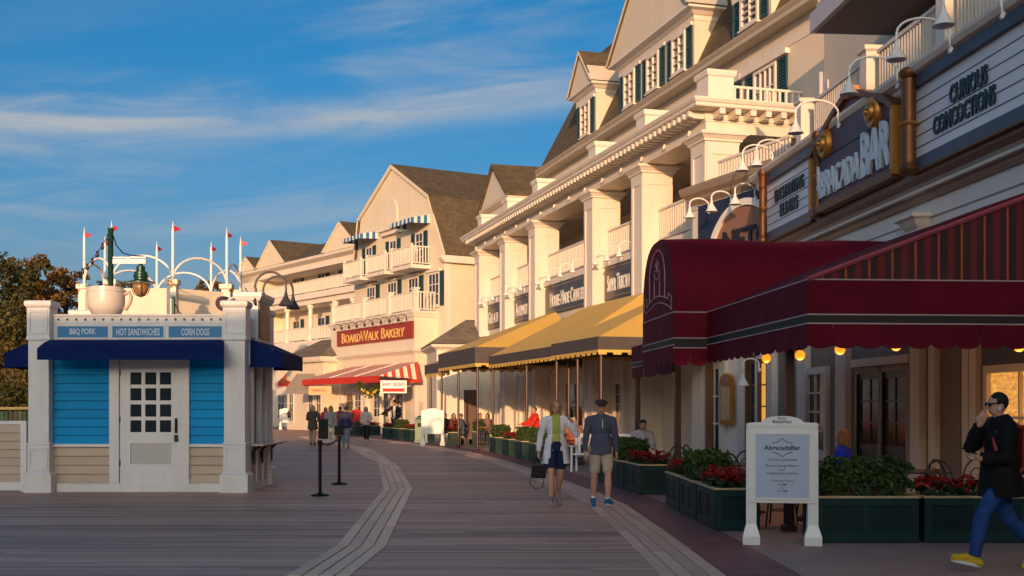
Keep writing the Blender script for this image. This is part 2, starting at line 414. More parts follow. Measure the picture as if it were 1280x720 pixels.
def door(parent, s0, s1, z0, z1, d, leafmat, cols=2, rows=4, frame=None, glass=None, panel=.35):
    frame = frame or M['white']; s0, s1 = sorted((s0, s1)); fr = .12
    f = MB(); f.box(s0-fr, s0, d+.002, d+.09, z0, z1+fr); f.box(s1, s1+fr, d+.002, d+.09, z0, z1+fr); f.box(s0, s1, d+.002, d+.09, z1, z1+fr)
    o = empty_part('door', parent)
    f.build('door_frame', frame, o)
    l = MB(); st = .1; zp = z0+(z1-z0)*panel
    l.box(s0, s0+st, d+.01, d+.05, z0, z1); l.box(s1-st, s1, d+.01, d+.05, z0, z1)
    for a, b in ((z0, z0+.15), (zp-.06, zp+.06), (z1-.12, z1)): l.box(s0+st, s1-st, d+.01, d+.05, a, b)
    l.box(s0+st, s1-st, d+.01, d+.03, z0+.15, zp-.06)
    W = s1-s0-2*st; H = z1-.12-zp-.06
    for i in range(1, cols): l.box(s0+st+W*i/cols-.018, s0+st+W*i/cols+.018, d+.012, d+.045, zp+.06, z1-.12)
    for j in range(1, rows):
        zz = zp+.06+H*j/rows
        for i in range(cols): l.box(s0+st+W*i/cols+.02, s0+st+W*(i+1)/cols-.02, d+.012, d+.043, zz-.018, zz+.018)
    l.build('door_leaf', leafmat, o)
    MB().box(s0+st*.6, s1-st*.6, d+.014, d+.024, zp, z1-.06).build('pane', glass or M['glass'], o)
    return o
def gable(mb, s0, s1, d, zb, zt, thick=.1, m=0):
    sm = (s0+s1)/2; mb.prism([(s0, zb), (s1, zb), (sm, zt)], d-thick, d, 'y', m)
def slope_slab(mb, a, b, c, d, t, m=0):
    """roof slab: quad a,b,c,d thickened downwards"""
    a, b, c, d = map(Vector, (a,b,c,d)); n = (b-a).cross(d-a).normalized()
    if n.z < 0: n = -n
    return mb.solid([a,b,c,d], [a-n*t,b-n*t,c-n*t,d-n*t], m)
def cyl_between(mb, p, q, r, n=8, m=0): return mb.tube([p, q], r, n, m)
def arc_pts(c, r, a0, a1, n, ax1, ax2):
    ax1, ax2, c = Vector(ax1), Vector(ax2), Vector(c)
    return [c + ax1*(r*math.cos(a0+(a1-a0)*i/n)) + ax2*(r*math.sin(a0+(a1-a0)*i/n)) for i in range(n+1)]
# ================================================================== the columned hotel
H = Fr(4.138, 40.0, 227)
hotel = thing('hotel_building', 'cream columned hotel with brown mansard roof, gabled dormers and a long bracketed cornice', 'building', (H.o.x, H.o.y, 0), H.rot)
COLS = [-4.88, 0, 4.88, 12.3, 17.2, 22.2]; CW, CDP = .98, 1.05
WD = -3.4                                             # main wall plane
# columns
cm = MB(); cm.box(-CW, 0, -CDP, 0, 0, 9.44)
for a in (0.0, -CDP-.035):                            # raised stiles and rails leave a recessed panel
    y0, y1 = (a+.002, a+.035) if a == 0 else (a, a+.033)
    cm.box(-CW, -CW+.16, y0, y1, 0, 9.44); cm.box(-.16, 0, y0, y1, 0, 9.44); cm.box(-CW+.16, -.16, y0, y1, 9.14, 9.44); cm.box(-CW+.16, -.16, y0, y1, 4.6, 4.8)
for x0, x1 in ((.002, .035), (-CW-.035, -CW-.002)):
    cm.box(x0, x1, -CDP, -CDP+.18, 0, 9.44); cm.box(x0, x1, -.18, 0, 0, 9.44); cm.box(x0, x1, -CDP+.18, -.18, 9.14, 9.44); cm.box(x0, x1, -CDP+.18, -.18, 4.6, 4.8)
col_me = cm.mesh('column', M['white'])
cap_me = MB().sq(-CW, 0, -CDP, 0, [(.04,9.44),(.04,9.50),(.10,9.53),(.10,9.58),(.20,9.68),(.25,9.70),(.25,9.785)]).mesh('capital', M['white'])
for c in COLS:
    o = put(col_me, 'column', hotel, (c, 0, 0)); put(cap_me, 'capital', o)
X0, X1 = COLS[0]-CW, COLS[-1]
a = MB(); a.box(X0, X1, -CDP, 0, 9.79, 10.10); a.box(X0-.03, X1+.03, -CDP-.03, .03, 10.102, 10.16); a.box(X0, X0+.9, WD, -CDP, 9.79, 10.1); a.box(X0-.03, X0+.93, WD, -CDP-.032, 10.102, 10.16)
a.build('architrave', M['white'], hotel)
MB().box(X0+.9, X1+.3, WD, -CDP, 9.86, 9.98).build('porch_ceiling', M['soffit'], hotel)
bk = MB(); bk.prism([(0,.0),(.52,.0),(.52,-.17),(.40,-.19),(.36,-.22),(0,-.22)], -.09, .09, 'x'); 
bk_me = bk.mesh('bracket', M['white'])
n = 76
for i in range(n): put(bk_me, 'bracket', hotel, (X0+.1+(X1-X0-.2)*i/(n-1), .03, 10.385))
for i in range(7): put(bk_me, 'bracket', hotel, (X0-.03, -.28-.5*i, 10.385), R(90))
co = MB()
co.box(X0-.05, X1+.05, -CDP, .05, 10.165, 10.388)
co.box(X0-.05, X0+.9, WD, -CDP-.002, 10.165, 10.388)
co.sq(X0, X1, WD+.002, 0, [(.58,10.39),(.60,10.42),(.60,10.49),(.64,10.52),(.68,10.60),(.68,10.64),(.3,10.66)])
co.build('cornice', M['white'], hotel)
# roof-deck piers over each column, rail on the near return
for c in COLS:
    MB().sq(c-CW+.09, c-.09, -.95, -.12, [(.05,10.66),(.05,10.8),(0,10.83),(0,11.48),(.05,11.52),(.07,11.62),(.07,11.68)]).build('roof_pier', M['white'], hotel)
railing(hotel, (X0+.35, -1.0), (X0+.35, WD+.02), 10.66, .66, M['white'], pitch=.2, r=.035, rail=.05)
for a0, a1 in zip(COLS[1:], COLS[:-1]):
    MB().box(a1+.1, a0-CW-.1, -.6, -.45, 10.66, 10.95).build('parapet_curb', M['white'], hotel)
# upper wall, eaves and gutter
EZ = 13.92
wall = MB()
wall.box(-8.0, 22.6, WD-6.5, WD, 0, EZ-.3)
wall.build('wall', M['siding'], hotel)
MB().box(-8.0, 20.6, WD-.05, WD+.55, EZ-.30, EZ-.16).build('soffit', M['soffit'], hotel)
MB().box(-8.0, 20.4, WD+.002, WD+.03, 12.95, 13.3).build('frieze_board', M['white'], hotel)
MB().prism([(WD+.40, EZ-.155), (WD+.56, EZ-.155), (WD+.62, EZ-.04), (WD+.62, EZ), (WD+.40, EZ)], -8.0, 20.5, 'x').build('gutter', M['gutter'], hotel)
# mansard roof: front slope with a hipped far end
g = WD+.45; rt = 6.0; rr = rt/2.05
rf = MB(); rf.solid([(-8, g-rr, EZ+rt), (20.4-1.4, g-rr, EZ+rt), (20.4-1.4, g-rr-7, EZ+rt), (-8, g-rr-7, EZ+rt)],
                    [(-8, g, EZ-.01), (20.4, g, EZ-.01), (20.4, g-rr-7, EZ-.01), (-8, g-rr-7, EZ-.01)])
roof = rf.build('roof', M['roof'], hotel)
def dormer(px0, px1, pyB, pyE, apex_h, nwin, parent, d=None, overhang=.35, back=6):
    d = g+.03 if d is None else d
    s1, s0 = H.s(px0, d), H.s(px1, d)                 # far, near
    zE = H.z(px1, pyE, d)
    dm = empty_part('dormer', parent)
    b = MB(); b.box(s0, s1, d-back, d, EZ-.005, zE); o_ = overhang+.04; k_ = apex_h/((s1-s0)/2); b.prism([(s0-o_, zE+.122), (s1+o_, zE+.122), ((s0+s1)/2, zE+.118+k_*((s1-s0)/2+o_))], d-back, d+overhang-.05, 'y')
    b.build('dormer_wall', M['siding'], dm)
    e = MB()                                          # eave cornice round three sides
    e.sq(s0, s1, d-back, d, [(.03,zE-.34),(.05,zE-.18),(.12,zE-.14),(.22,zE-.05),(overhang,zE),(overhang,zE+.10),(.02,zE+.12)])
    e.build('dormer_cornice', M['white'], dm)
    r = MB(); sm = (s0+s1)/2; za = zE+apex_h+.10; o = overhang+.04; k = apex_h/((s1-s0)/2)
    for sgn, se in ((1, s1), (-1, s0)):
        zz = zE+.14-k*.04
        slope_slab(r, (se+sgn*o, d+o, zE+.12), (sm, d+o, zE+.12+k*((s1-s0)/2+o)), (sm, d-back, zE+.12+k*((s1-s0)/2+o)), (se+sgn*o, d-back, zE+.12), .12)
    r.build('dormer_roof', M['roof'], dm)
    t = MB()                                          # raking trim on the pediment
    for sgn, se in ((1, s1), (-1, s0)):
        t.prism([(se+sgn*(o+.02), zE+.105), (sm, zE+.10+k*((s1-s0)/2+o)), (sm, zE-.02+k*((s1-s0)/2+o)), (se+sgn*(o-.10), zE+.105)], d+overhang-.049, d+o+.03, 'y')
    t.build('rake_trim', M['siding'], dm)
    W = (s1-s0)/nwin
    for i in range(nwin):
        c = s0+W*(i+.5); ww = min(.62, W*.24); z0, z1 = EZ+.12, zE-.5
        wi = window(dm, c-ww, c+ww, z0, z1, d, 2, 4, .11, glass=M['blueglass'], proud=.12)
        sw = min(.55, W*.2)
        shutter(dm, c-ww-sw-.02, c-ww-.02, z0, z1, d); shutter(dm, c+ww+.02, c+ww+sw+.02, z0, z1, d)
        MB().box(c-ww-sw-.05, c+ww+sw+.05, d+.003, d+.10, z1+.01, z1+.14).build('window_head', M['white'], dm)
    return dm
dormer(721.5, 745.0, 170, 106, 1.35, 1, hotel)
dormer(775.0, 868.0, 85, 13, 3.3, 3, hotel, overhang=.42)
dormer(916.0, 964.0, 40, -45, 1.6, 1, hotel)
# far gabled pavilion
pd = -1.5; ps0, ps1 = H.s(634, pd), H.s(599, pd); pzE = H.z(632, 243, pd); pza = H.z(617, 204, pd)
pav = empty_part('pavilion', hotel)
b = MB(); b.box(ps0+.25, ps1-.25, pd-8, pd-.25, 0, pzE-.3); b.build('pavilion_wall', M['cream'], pav)
e = MB(); e.sq(ps0+.25, ps1-.25, pd-8, pd-.25, [(.05,pzE-.3),(.25,pzE-.14),(.3,pzE)]); e.prism([(ps0, pzE+.002), (ps1, pzE+.002), ((ps0+ps1)/2, pza-.05)], pd-.2, pd-.08, 'y'); e.build('pavilion_gable', M['cream'], pav)
r = MB(); sm = (ps0+ps1)/2
for se, sg in ((ps1, 1), (ps0, -1)): slope_slab(r, (se+sg*.12, pd+.1, pzE), (sm, pd+.1, pza), (sm, pd-9, pza), (se+sg*.12, pd-9, pzE), .12)
r.build('pavilion_roof', M['roof'], pav)
# hotel balcony level: deck, rails, rear openings, sign wall
RB = H.z(761, 325, -.6); 
bays = list(zip(COLS[1:], COLS[:-1]))
for (sf, sn) in bays:
    n0, n1 = sn+.02, sf-CW-.02
    railing(hotel, (n0, -.6), (n1, -.6), RB, 1.12, M['white'], pitch=.17, r=.03, rail=.06)
    d = MB(); d.box(n0, n1, WD, -.45, RB-.22, RB-.005); d.box(n0, n1, -.449, -.36, RB-.30, RB-.06); d.build('balcony_deck', M['white'], hotel)
    MB().box(n0, n1, -1.0, -.47, 5.35, RB-.225).build('sign_wall', M['cream'], hotel); MB().box(n0, n1, -1.0, -.70, 0, 5.349).build('shop_wall', M['cream'], hotel)
    c = (n0+n1)/2; ww = .75 if n1-n0 < 5 else 1.4
    window(hotel, c-ww, c+ww, RB+.02, RB+2.2, WD, 3, 3, .1, sill=False, name='balcony_door', glass=M['dark'])
    shutter(hotel, c-ww-.5, c-ww-.03, RB+.02, RB+2.2, WD); shutter(hotel, c+ww+.03, c+ww+.5, RB+.02, RB+2.2, WD)
# upper-storey windows over the deck near the junction
for px in (958, 905):
    s = H.s(px, WD)
    window(hotel, s-.75, s+.75, 10.7, 12.7, WD, 4, 3, .1, glass=M['blueglass'], proud=.1, name='deck_door', sill=False)
    shutter(hotel, s+.8, s+1.4, 10.7, 12.7, WD); shutter(hotel, s-1.4, s-.8, 10.7, 12.7, WD)
    MB().box(s-1.5, s+1.5, WD+.003, WD+.16, 12.74, 12.9).build('door_head', M['white'], hotel)
# ground floor under the awnings: pilasters, french doors, shop windows
gw = M['white']
GD = -.68
MB().box(X0-2.2, X0+.02, -1.0, -.70, 0, 7.0).build('sign_wall', M['cream'], hotel)
def gdoor(px, w_=.95, z1=2.45, leaf=None):
    s = H.s(px, -.7); door(hotel, s-w_/2, s+w_/2, .02, z1, -.7, leaf or M['white'], 2, 4)
for px in (627, 666): gdoor(px)
for px in (757, 775): gdoor(px, .9, 2.6)
gdoor(640, .9)
for px0, px1 in ((708, 731), (676, 688), (791, 806)):
    window(hotel, H.s(px1, -.7), H.s(px0, -.7), .75, 2.7, -.7, 2, 2, .12, proud=.08, name='shop_window')
for px in (612, 636, 652, 693, 738, 782, 812):
    s = H.s(px, -.7); MB().sq(s-.14, s+.14, -.698, -.55, [(.03,0),(.03,.25),(0,.27),(0,3.0),(.04,3.05),(.04,3.2)]).build('pilaster', gw, hotel)

# ------------------------------------------------------------------ hotel signboards
M['signbrown'] = PM('dark_brown_signboard', (.035,.022,.016), .38, .15, 4, coat=.2)
M['signtrim'] = PM('tan_sign_trim', (.33,.22,.11), .45, .1, 4)
def hsign(s0, s1, txt, label, tw, ts):
    t = thing('sign', label, 'sign', (*H.w((s0+s1)/2, -.465), 6.25), H.rot, 'signboards between the hotel columns')
    h = (s1-s0)/2; cut = .14
    MB().prism([(-h,-.62),(h,-.62),(h,.46),(h-cut,.62),(-h+cut,.62),(-h,.46)], 0, .07, 'y').build('board', M['signbrown'], t)
    f = MB(); e = .08
    for x0, x1, z0, z1 in ((-h+e,h-e,-.54,-.515),(-h+e+.1,h-e-.1,.515,.54),(-h+e,-h+e+.025,-.515,.40),(h-e-.025,h-e,-.515,.40)): f.box(x0,x1,.071,.082,z0,z1)
    f.build('border_line', M['signtrim'], t)
    text_on(t, 'lettering', txt, M['letterwhite'], (H.s(tw, -.4)+H.s(ts, -.4))/2-(s0+s1)/2, .071, -.03, H.s(tw, -.4)-H.s(ts, -.4), .62, depth=.02, bold=.01, smallcaps=.78)
    return t
def bayspan(i): sf, sn = bays[i]; return sn+.12, sf-CW-.12
a0, a1 = bayspan(1); hsign(a0, a1, 'Super Tuscan', 'dark brown signboard reading SUPER TUSCAN', 759.5, 787)
a0, a1 = bayspan(2); hsign(a0, a1, 'House-Made Cavatelli', 'wide dark brown signboard reading HOUSE-MADE CAVATELLI', 688, 733.5)
a0, a1 = bayspan(3); hsign(a0, a1, 'Antipasti', 'dark brown signboard reading ANTIPASTI', 645, 659)
a0, a1 = bayspan(4); hsign(a0, a1, 'Gelati', 'farthest dark brown signboard reading GELATI', 610.5, 622.5)
# small white spotlights on the frieze
sp_me = MB().lathe([(.05,0),(.05,.10),(.03,.14),(.02,.16)], 8, (0,.06,0), ax=(0,.35,-1)).mesh('spotlight', M['white'])
for i in range(15): put(sp_me, 'spotlight', hotel, (X0+1.0+i*1.9, 0, 10.02))

# ------------------------------------------------------------------ gooseneck lamps
M['lampwhite'] = PM('white_enamel', (.82,.80,.77), .25, .04, 4, spec=.5)
M['lampdark'] = PM('dark_grey_enamel', (.05,.045,.05), .35, .1, 4)
def gooseneck_mesh(out, rise, drop, matn, shade_r=.2):
    """arm from the wall (origin) out along +y, shade hanging at its end"""
    pts = [(0,0,0), (0,.02,rise*.45)]+[ (0, out/2-out/2*math.cos(math.pi*t/10), rise*.5+rise*.5*math.sin(math.pi*t/10)) for t in range(11)]
    pts += [(0,out,rise*.5-drop*.5), (0,out,rise*.5-drop)]
    arm = MB().tube(pts, .022, 8); arm.lathe([(.06,0),(.06,.03),(.03,.05)], 10, (0,-.02,0), ax=(0,1,.3))
    z = rise*.5-drop; r = shade_r; q = r/.22
    sh = MB().lathe([(.026,z+.03),(.034,z-.02*q),(.05*q+.01,z-.10*q),(r*.50,z-.17*q),(r,z-.36*q),(r*.97,z-.365*q),(r*.46,z-.19*q),(.02,z-.12*q)], 16, (0,out,0))
    return arm.mesh('arm', matn, True), sh.mesh('shade', matn, R(40))
def gooseneck(meshes, loc, rot, label, group, cat='lamp'):
    t = thing('gooseneck_lamp', label, cat, loc, rot, group)
    put(meshes[0], 'arm', t); put(meshes[1], 'shade', t); return t
gm = gooseneck_mesh(.55, .45, .1, M['lampwhite'], .14)
names = {1:'SUPER TUSCAN', 2:'HOUSE-MADE CAVATELLI', 3:'ANTIPASTI', 4:'GELATI'}
for i in (1,2,3,4):
    s0, s1 = bayspan(i); k = 3 if i != 2 else 4
    for j in range(k):
        s = s0+(s1-s0)*(j+.5)/k
        gooseneck(gm, (*H.w(s, -.36), 7.0), H.rot, '%s small white gooseneck lamp over the %s signboard' % ((('nearest','middle','farthest') if k == 3 else ('nearest','second nearest','second farthest','farthest'))[j], names[i]), 'gooseneck lamps over the %s board' % names[i])
# ================================================================== the bar building on the right
A = Fr(7.615, 15.0, 525)
M['barwall'] = PM('bar_white_boards', (.82,.76,.71), .55, .05, .9, bmp=.05, streak=True, dirt=.18)
M['moulding'] = PM('brown_cornice_paint', (.30,.22,.17), .5, .10, 2, streak=True)
M['bargrey'] = PM('lilac_grey_paint', (.58,.56,.58), .5, .05, 1)
bar = thing('bar_building', 'white bar building with balcony and deep cornice above the burgundy awning', 'building', (A.o.x, A.o.y, 0), A.rot)
aS0, aS1 = -14.0, A.s(958)                     # near end (out of view), far end at the bronze post
WB = -.35
w_ = MB(); w_.box(aS0, aS1+1.0, WB-5, WB, 0, 5.35); w_.build('wall', M['barwall'], bar)
j = MB()
for z in (4.62, 5.02): j.box(aS0, aS1, WB+.002, WB+.012, z, z+.03)
j.build('board_joint', M['moulding'], bar)
MB().box(aS0, aS1+.9, WB+.0005, WB+.0015, 0, 3.3).build('lower_wall_shade', PM('taupe_wall_shade', (.235,.175,.13), .6, .14, 1.2, bmp=.08, streak=True, dirt=.2), bar)  # dark sheet: shade under the canopy put into the wall colour
c = MB(); c.prism([(WB,5.35),(WB+.06,5.35),(WB+.10,5.42),(WB+.10,5.48),(WB+.22,5.56),(WB+.22,5.62),(WB+.34,5.70),(WB+.34,5.80),(WB+.30,5.84),(WB,5.84)], aS0, aS1+.5, 'x'); c.build('lower_cornice', M['moulding'], bar)
MB().box(aS0, aS1+.5, WB+.10, WB+.232, 5.485, 5.545).build('cornice_band', M['white'], bar)
MB().box(aS0, aS1+.9, WB-5, WB+.12, 5.84, 7.30).build('sign_fascia', M['barwall'], bar)
c = MB(); c.prism([(WB,7.30),(WB+.30,7.30),(WB+.36,7.36),(WB+.36,7.46),(WB+.50,7.52),(WB+.55,7.60),(WB+.55,7.66),(WB-1.6,7.66),(WB-1.6,7.30)], aS0, aS1+.9, 'x'); c.build('upper_cornice', M['white'], bar)
# pilasters with capitals
for px in (1152, 1060, 1010, 968):
    s = A.s(px, WB); zc = 5.12
    MB().sq(s-.2, s+.2, WB+.002, WB+.14, [(.04,0),(.04,.4),(0,.42),(0,zc-.35),(.04,zc-.33),(.04,zc-.27),(.10,zc-.2),(.16,zc-.1),(.22,zc-.06),(.22,zc)]).build('pilaster', M['white'], bar)
# balcony
BZ = 7.66; RD = WB+.22
for (p0, p1) in ((1290, 1196), (1177, 1099), (1076, 1018)):
    railing(bar, (A.s(p0, RD), RD), (A.s(p1, RD), RD), BZ, .92, M['white'], pitch=.125, r=.024, rail=.05)
for px in (1186, 1088, 1006):
    s = A.s(px, RD); MB().sq(s-.17, s+.17, RD-.19, RD+.15, [(.03,BZ),(.03,BZ+.12),(0,BZ+.14),(0,BZ+.98),(.05,BZ+1.02),(.05,BZ+1.1)]).build('balcony_post', M['white'], bar)
UW = -1.75
uend = A.s(1030, UW)
MB().box(aS0, uend, UW-4, UW, BZ-.2, 12.5).build('upper_wall', M['siding'], bar)
MB().sq(uend-.35, uend, UW-.3, UW+.03, [(0,BZ),(0,10.1)]).build('corner_board', M['bargrey'], bar)
pp = [(uend+.06, UW+.06, 10.4), (uend+.06, UW+.06, 8.2), (uend+.25, UW+.10, 7.7)]
MB().tube(pp, .06, 8).build('downspout', M['bargrey'], bar, smooth=True)
sd0 = .22; sl_s = A.s(1013, sd0); SZ = A.z(1013, 41, sd0)
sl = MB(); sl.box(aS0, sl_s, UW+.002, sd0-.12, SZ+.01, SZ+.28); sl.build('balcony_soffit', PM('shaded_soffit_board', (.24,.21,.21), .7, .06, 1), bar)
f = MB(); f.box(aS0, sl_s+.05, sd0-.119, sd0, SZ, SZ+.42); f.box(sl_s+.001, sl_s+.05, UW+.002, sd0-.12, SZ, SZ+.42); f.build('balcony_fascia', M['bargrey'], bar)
railing(bar, (A.s(1120, sd0-.1), sd0-.1), (sl_s-.2, sd0-.1), SZ+.42, 1.0, M['white'], pitch=.14, r=.024, rail=.05)
for px in (1092, 1155):
    s = A.s(px, UW)
    window(bar, s-.6, s+.6, BZ+.1, BZ+2.1, UW, 3, 4, .1, proud=.08, name='balcony_door', sill=False)
    shutter(bar, s+.65, s+1.15, BZ+.1, BZ+2.1, UW); shutter(bar, s-1.15, s-.65, BZ+.1, BZ+2.1, UW)
MB().box(aS0, uend, UW+.002, UW+.25, SZ-.55, SZ-.3).build('upper_trim', M['soffit'], bar)
# slanted end bay
B = Fr(5.27, 33.8, 66)
bs0 = B.s(962)
M['navy'] = PM('navy_sign_paint', (.018,.022,.06), .5, .12, 3)
bay = thing('end_bay', 'slanted end bay of the bar behind the navy arched sign', 'building', (B.o.x, B.o.y, 0), B.rot)
bl = -bs0
b = MB(); b.box(bs0-1.0, 0, -2.6, 0, 0, 7.45); b.build('wall', M['barwall'], bay)
b = MB(); b.sq(bs0-1.0, 0, -2.6, 0, [(.02,7.45),(.05,7.5),(.14,7.58),(.14,7.66),(.26,7.76),(.30,7.90),(.30,7.98),(0,8.0)]); b.build('cornice', M['moulding'], bay)
MB().sq(-.4, -.02, -.36, .02, [(.0,0),(.0,7.3),(.05,7.34),(.05,7.44)]).build('corner_pilaster', M['white'], bay)
rl = railing(bay, (bs0-.6, -.25), (-1.0, -.25), 8.0, .62, M['white'], pitch=.14, r=.026, rail=.045)
# navy sign with an arched tan panel
sg = thing('sign', 'navy sign with a pale ring round a tan arched panel and large black letters', 'sign', (*B.w(bs0/2-.2, .02), 5.0), B.rot)
hw = -bs0/2-.25
MB().box(-hw-.4, hw, .002, .07, 0, 2.4).build('board', M['navy'], sg)
rc = (-hw*.42, 0); R0, R1 = 1.72, 1.9
def ring(mb, r0, r1, y0, y1, n=40, a0=0, a1=math.pi, cx=0, cz=0):
    p = [(cx+r1*math.cos(a0+(a1-a0)*i/n), cz+r1*math.sin(a0+(a1-a0)*i/n)) for i in range(n+1)]+[(cx+r0*math.cos(a1-(a1-a0)*i/n), cz+r0*math.sin(a1-(a1-a0)*i/n)) for i in range(n+1)]
    N = n+1
    for i in range(n):
        q = [p[i], p[i+1], p[2*N-2-i], p[2*N-1-i]]; mb.prism(q, y0, y1, 'y')
rg = MB(); ring(rg, R0, R1, .071, .16, cx=rc[0], cz=.32); rg.build('arch_ring', M['lampwhite'], sg)
MB().prism([(rc[0]+R0*math.cos(math.pi*i/32), .32+R0*math.sin(math.pi*i/32)) for i in range(33)], .071, .09, 'y').build('tan_panel', PM('tan_sign_panel', (.27,.14,.09), .5, .1, 1.5), sg)
text_on(sg, 'lettering', 'NETO', PM('black_lettering', (.012,.014,.02), .5, .1, 3), rc[0]-.15, .09, 1.15, 2.3, .62, depth=.05, bold=.02)

# ------------------------------------------------------------------ marquee signs and the bar's name board
M['marquee'] = PM('pale_lilac_panel', (.80,.79,.84), .4, .04, 1.2)
M['marqueeline'] = PM('dark_groove', (.06,.07,.10), .6, .1, 3)
M['slate'] = PM('slate_blue_frame', (.055,.06,.10), .42, .12, 3)
M['bronze'] = PM('dark_copper', (.20,.085,.035), .48, .25, 6, metal=.7)
M['gold'] = PM('gilded_wood', (.55,.24,.05), .45, .2, 6, metal=.6)
M['inkletter'] = PM('ink_green_letters', (.012,.03,.04), .45, .1, 3)
def marquee(px0, px1, lines, label, near=None):
    s1 = A.s(px0); s0 = A.s(px1) if near is None else near
    zb, zt = 6.02, 7.28
    t = thing('marquee_sign', label, 'sign', (*A.w((s0+s1)/2, -.22), zb), A.rot, 'marquee panels either side of the bar name board')
    h = (s1-s0)/2; Z = zt-zb
    MB().box(-h, h, 0, .20, .0, Z).build('panel', M['marquee'], t)
    ln = MB()
    for k in range(1, 6): ln.box(-h, h, .201, .206, Z*k/6-.010, Z*k/6+.010)
    ln.build('panel_groove', M['marqueeline'], t)
    f = MB(); f.box(-h-.03, h+.03, -.02, .30, Z+.002, Z+.20); f.box(-h-.03, h+.03, -.02, .30, -.22, -.002); f.build('frame', M['slate'], t)
    MB().box(-h-.05, h+.05, .0, .34, -.262, -.222).build('lower_trim', M['bronze'], t)
    for txt, tw, tx, tz in lines: text_on(t, 'lettering', txt, M['inkletter'], tx, .207, tz, tw, .31, depth=.03, bold=.018)
    return t
near_s = A.s(1144)-6.3
mc = (near_s + A.s(1144))/2
sc_ = A.s(1212)-mc; sc2 = A.s(1205)-mc
marquee(1144, None, [('CURIOUS', 1.28, sc_+.05, .80), ('CONCOCTIONS', 2.15, sc2+.04, .42)], 'right marquee panel reading CURIOUS CONCOCTIONS', near=near_s)
marquee(958, 1018, [('ENCHANTING', 2.15, .0, .83), ('ELIXIRS', 1.35, .0, .42)], 'left marquee panel reading ENCHANTING ELIXIRS')
ns1, ns0 = A.s(1024), A.s(1128); nh = (ns1-ns0)/2
nb = thing('name_board', 'purple scroll-topped name board reading ABRACADABAR between two bronze posts', 'sign', (*A.w((ns0+ns1)/2, -.20), 5.98), A.rot)
sh_z = 1.10
def crest(off, k=28):
    """swan-neck outline above the shoulders, left to right"""
    pts = []
    for i in range(k+1):
        x = -nh+off+(2*nh-2*off)*i/k; u = abs(x)/nh
        z = sh_z+.80*(1-u**1.35)*(1.0) if u < .55 else sh_z+.80*(1-.55**1.35)*max(0,(1-u)/.45)**.8
        pts.append((x, max(sh_z, z)-off*.7))
    return pts
top = crest(.0)
MB().prism([(nh,0),(-nh,0)]+top, 0, .34, 'y').build('board', PM('plum_sign_paint', (.10,.042,.070), .5, .12, 2), nb)
fr = MB()
for i in range(len(top)-1):
    (x0,z0),(x1,z1) = top[i], top[i+1]; fr.solid([(x0,-.02,z0+.13),(x1,-.02,z1+.13),(x1,.44,z1+.13),(x0,.44,z0+.13)], [(x0,-.02,z0+.002),(x1,-.02,z1+.002),(x1,.44,z1+.002),(x0,.44,z0+.002)])
fr.box(-nh-.02, nh+.02, -.02, .44, -.16, -.002); fr.build('frame', M['bronze'], nb)
for sx in (-1, 1): MB().box(sx*nh-sx*.05, sx*(nh+.07), -.01, .42, -.10, sh_z+.05).build('side_frame', M['gold'], nb)
for sx in (-1, 1):
    v = MB(); cx = sx*nh*.60; cz = sh_z+.16
    v.lathe([(.30,0),(.30,.08),(.27,.12),(.20,.12),(.17,.10),(.15,.18),(.08,.20),(.05,.17),(.03,.24),(.0,.25)], 20, (cx,.34,cz), ax=(0,1,0))
    v.build('scroll', M['gold'], nb, smooth=R(45))
MB().box(-.12*nh-.12, -.12*nh+.12, .3, .5, sh_z+.72, sh_z+.94).build('crest_block', M['gold'], nb)
tl = MB(); tl.box(-nh*.95, nh*.95, .341, .36, .98, 1.01); tl.build('rule_line', M['inkletter'], nb)
M['paleblue'] = PM('pale_blue_letters', (.62,.72,.82), .4, .05, 3)
text_on(nb, 'lettering', 'Abracada', M['paleblue'], nh*.33, .341, .50, nh*1.18, .74, depth=.06, bold=.012, smallcaps=.76)
text_on(nb, 'lettering', 'BAR', M['paleblue'], -nh*.62, .341, .56, nh*.62, .88, depth=.06, bold=.02)
for px, lab in ((1136, 'tall bronze post between the name board and the right marquee panel'), (1022, 'bronze post between the left marquee panel and the name board'), (953.5, 'slim bronze post at the far end of the left marquee panel')):
    s = A.s(px, .15); t = thing('bronze_post', lab, 'post', (*A.w(s, .15), 5.72), A.rot, 'bronze posts of the bar signs')
    r = .15 if px > 1100 else .11
    MB().lathe([(r*.8,.02),(r*1.1,.06),(r*1.25,.12),(r*1.1,.18),(r*.9,.22),(r*.85,.26),(r*.85,1.72),(r*1.0,1.75),(r*1.2,1.80),(r*1.2,1.86),(r*.9,1.9),(r*.5,1.93),(.01,1.95)], 14).build('shaft', M['bronze'], t, smooth=R(35))
    MB().lathe([(r*1.02,0),(r*1.15,.03),(r*1.02,.06)], 14, (0,0,.9)).build('collar', M['gold'], t, smooth=R(35))
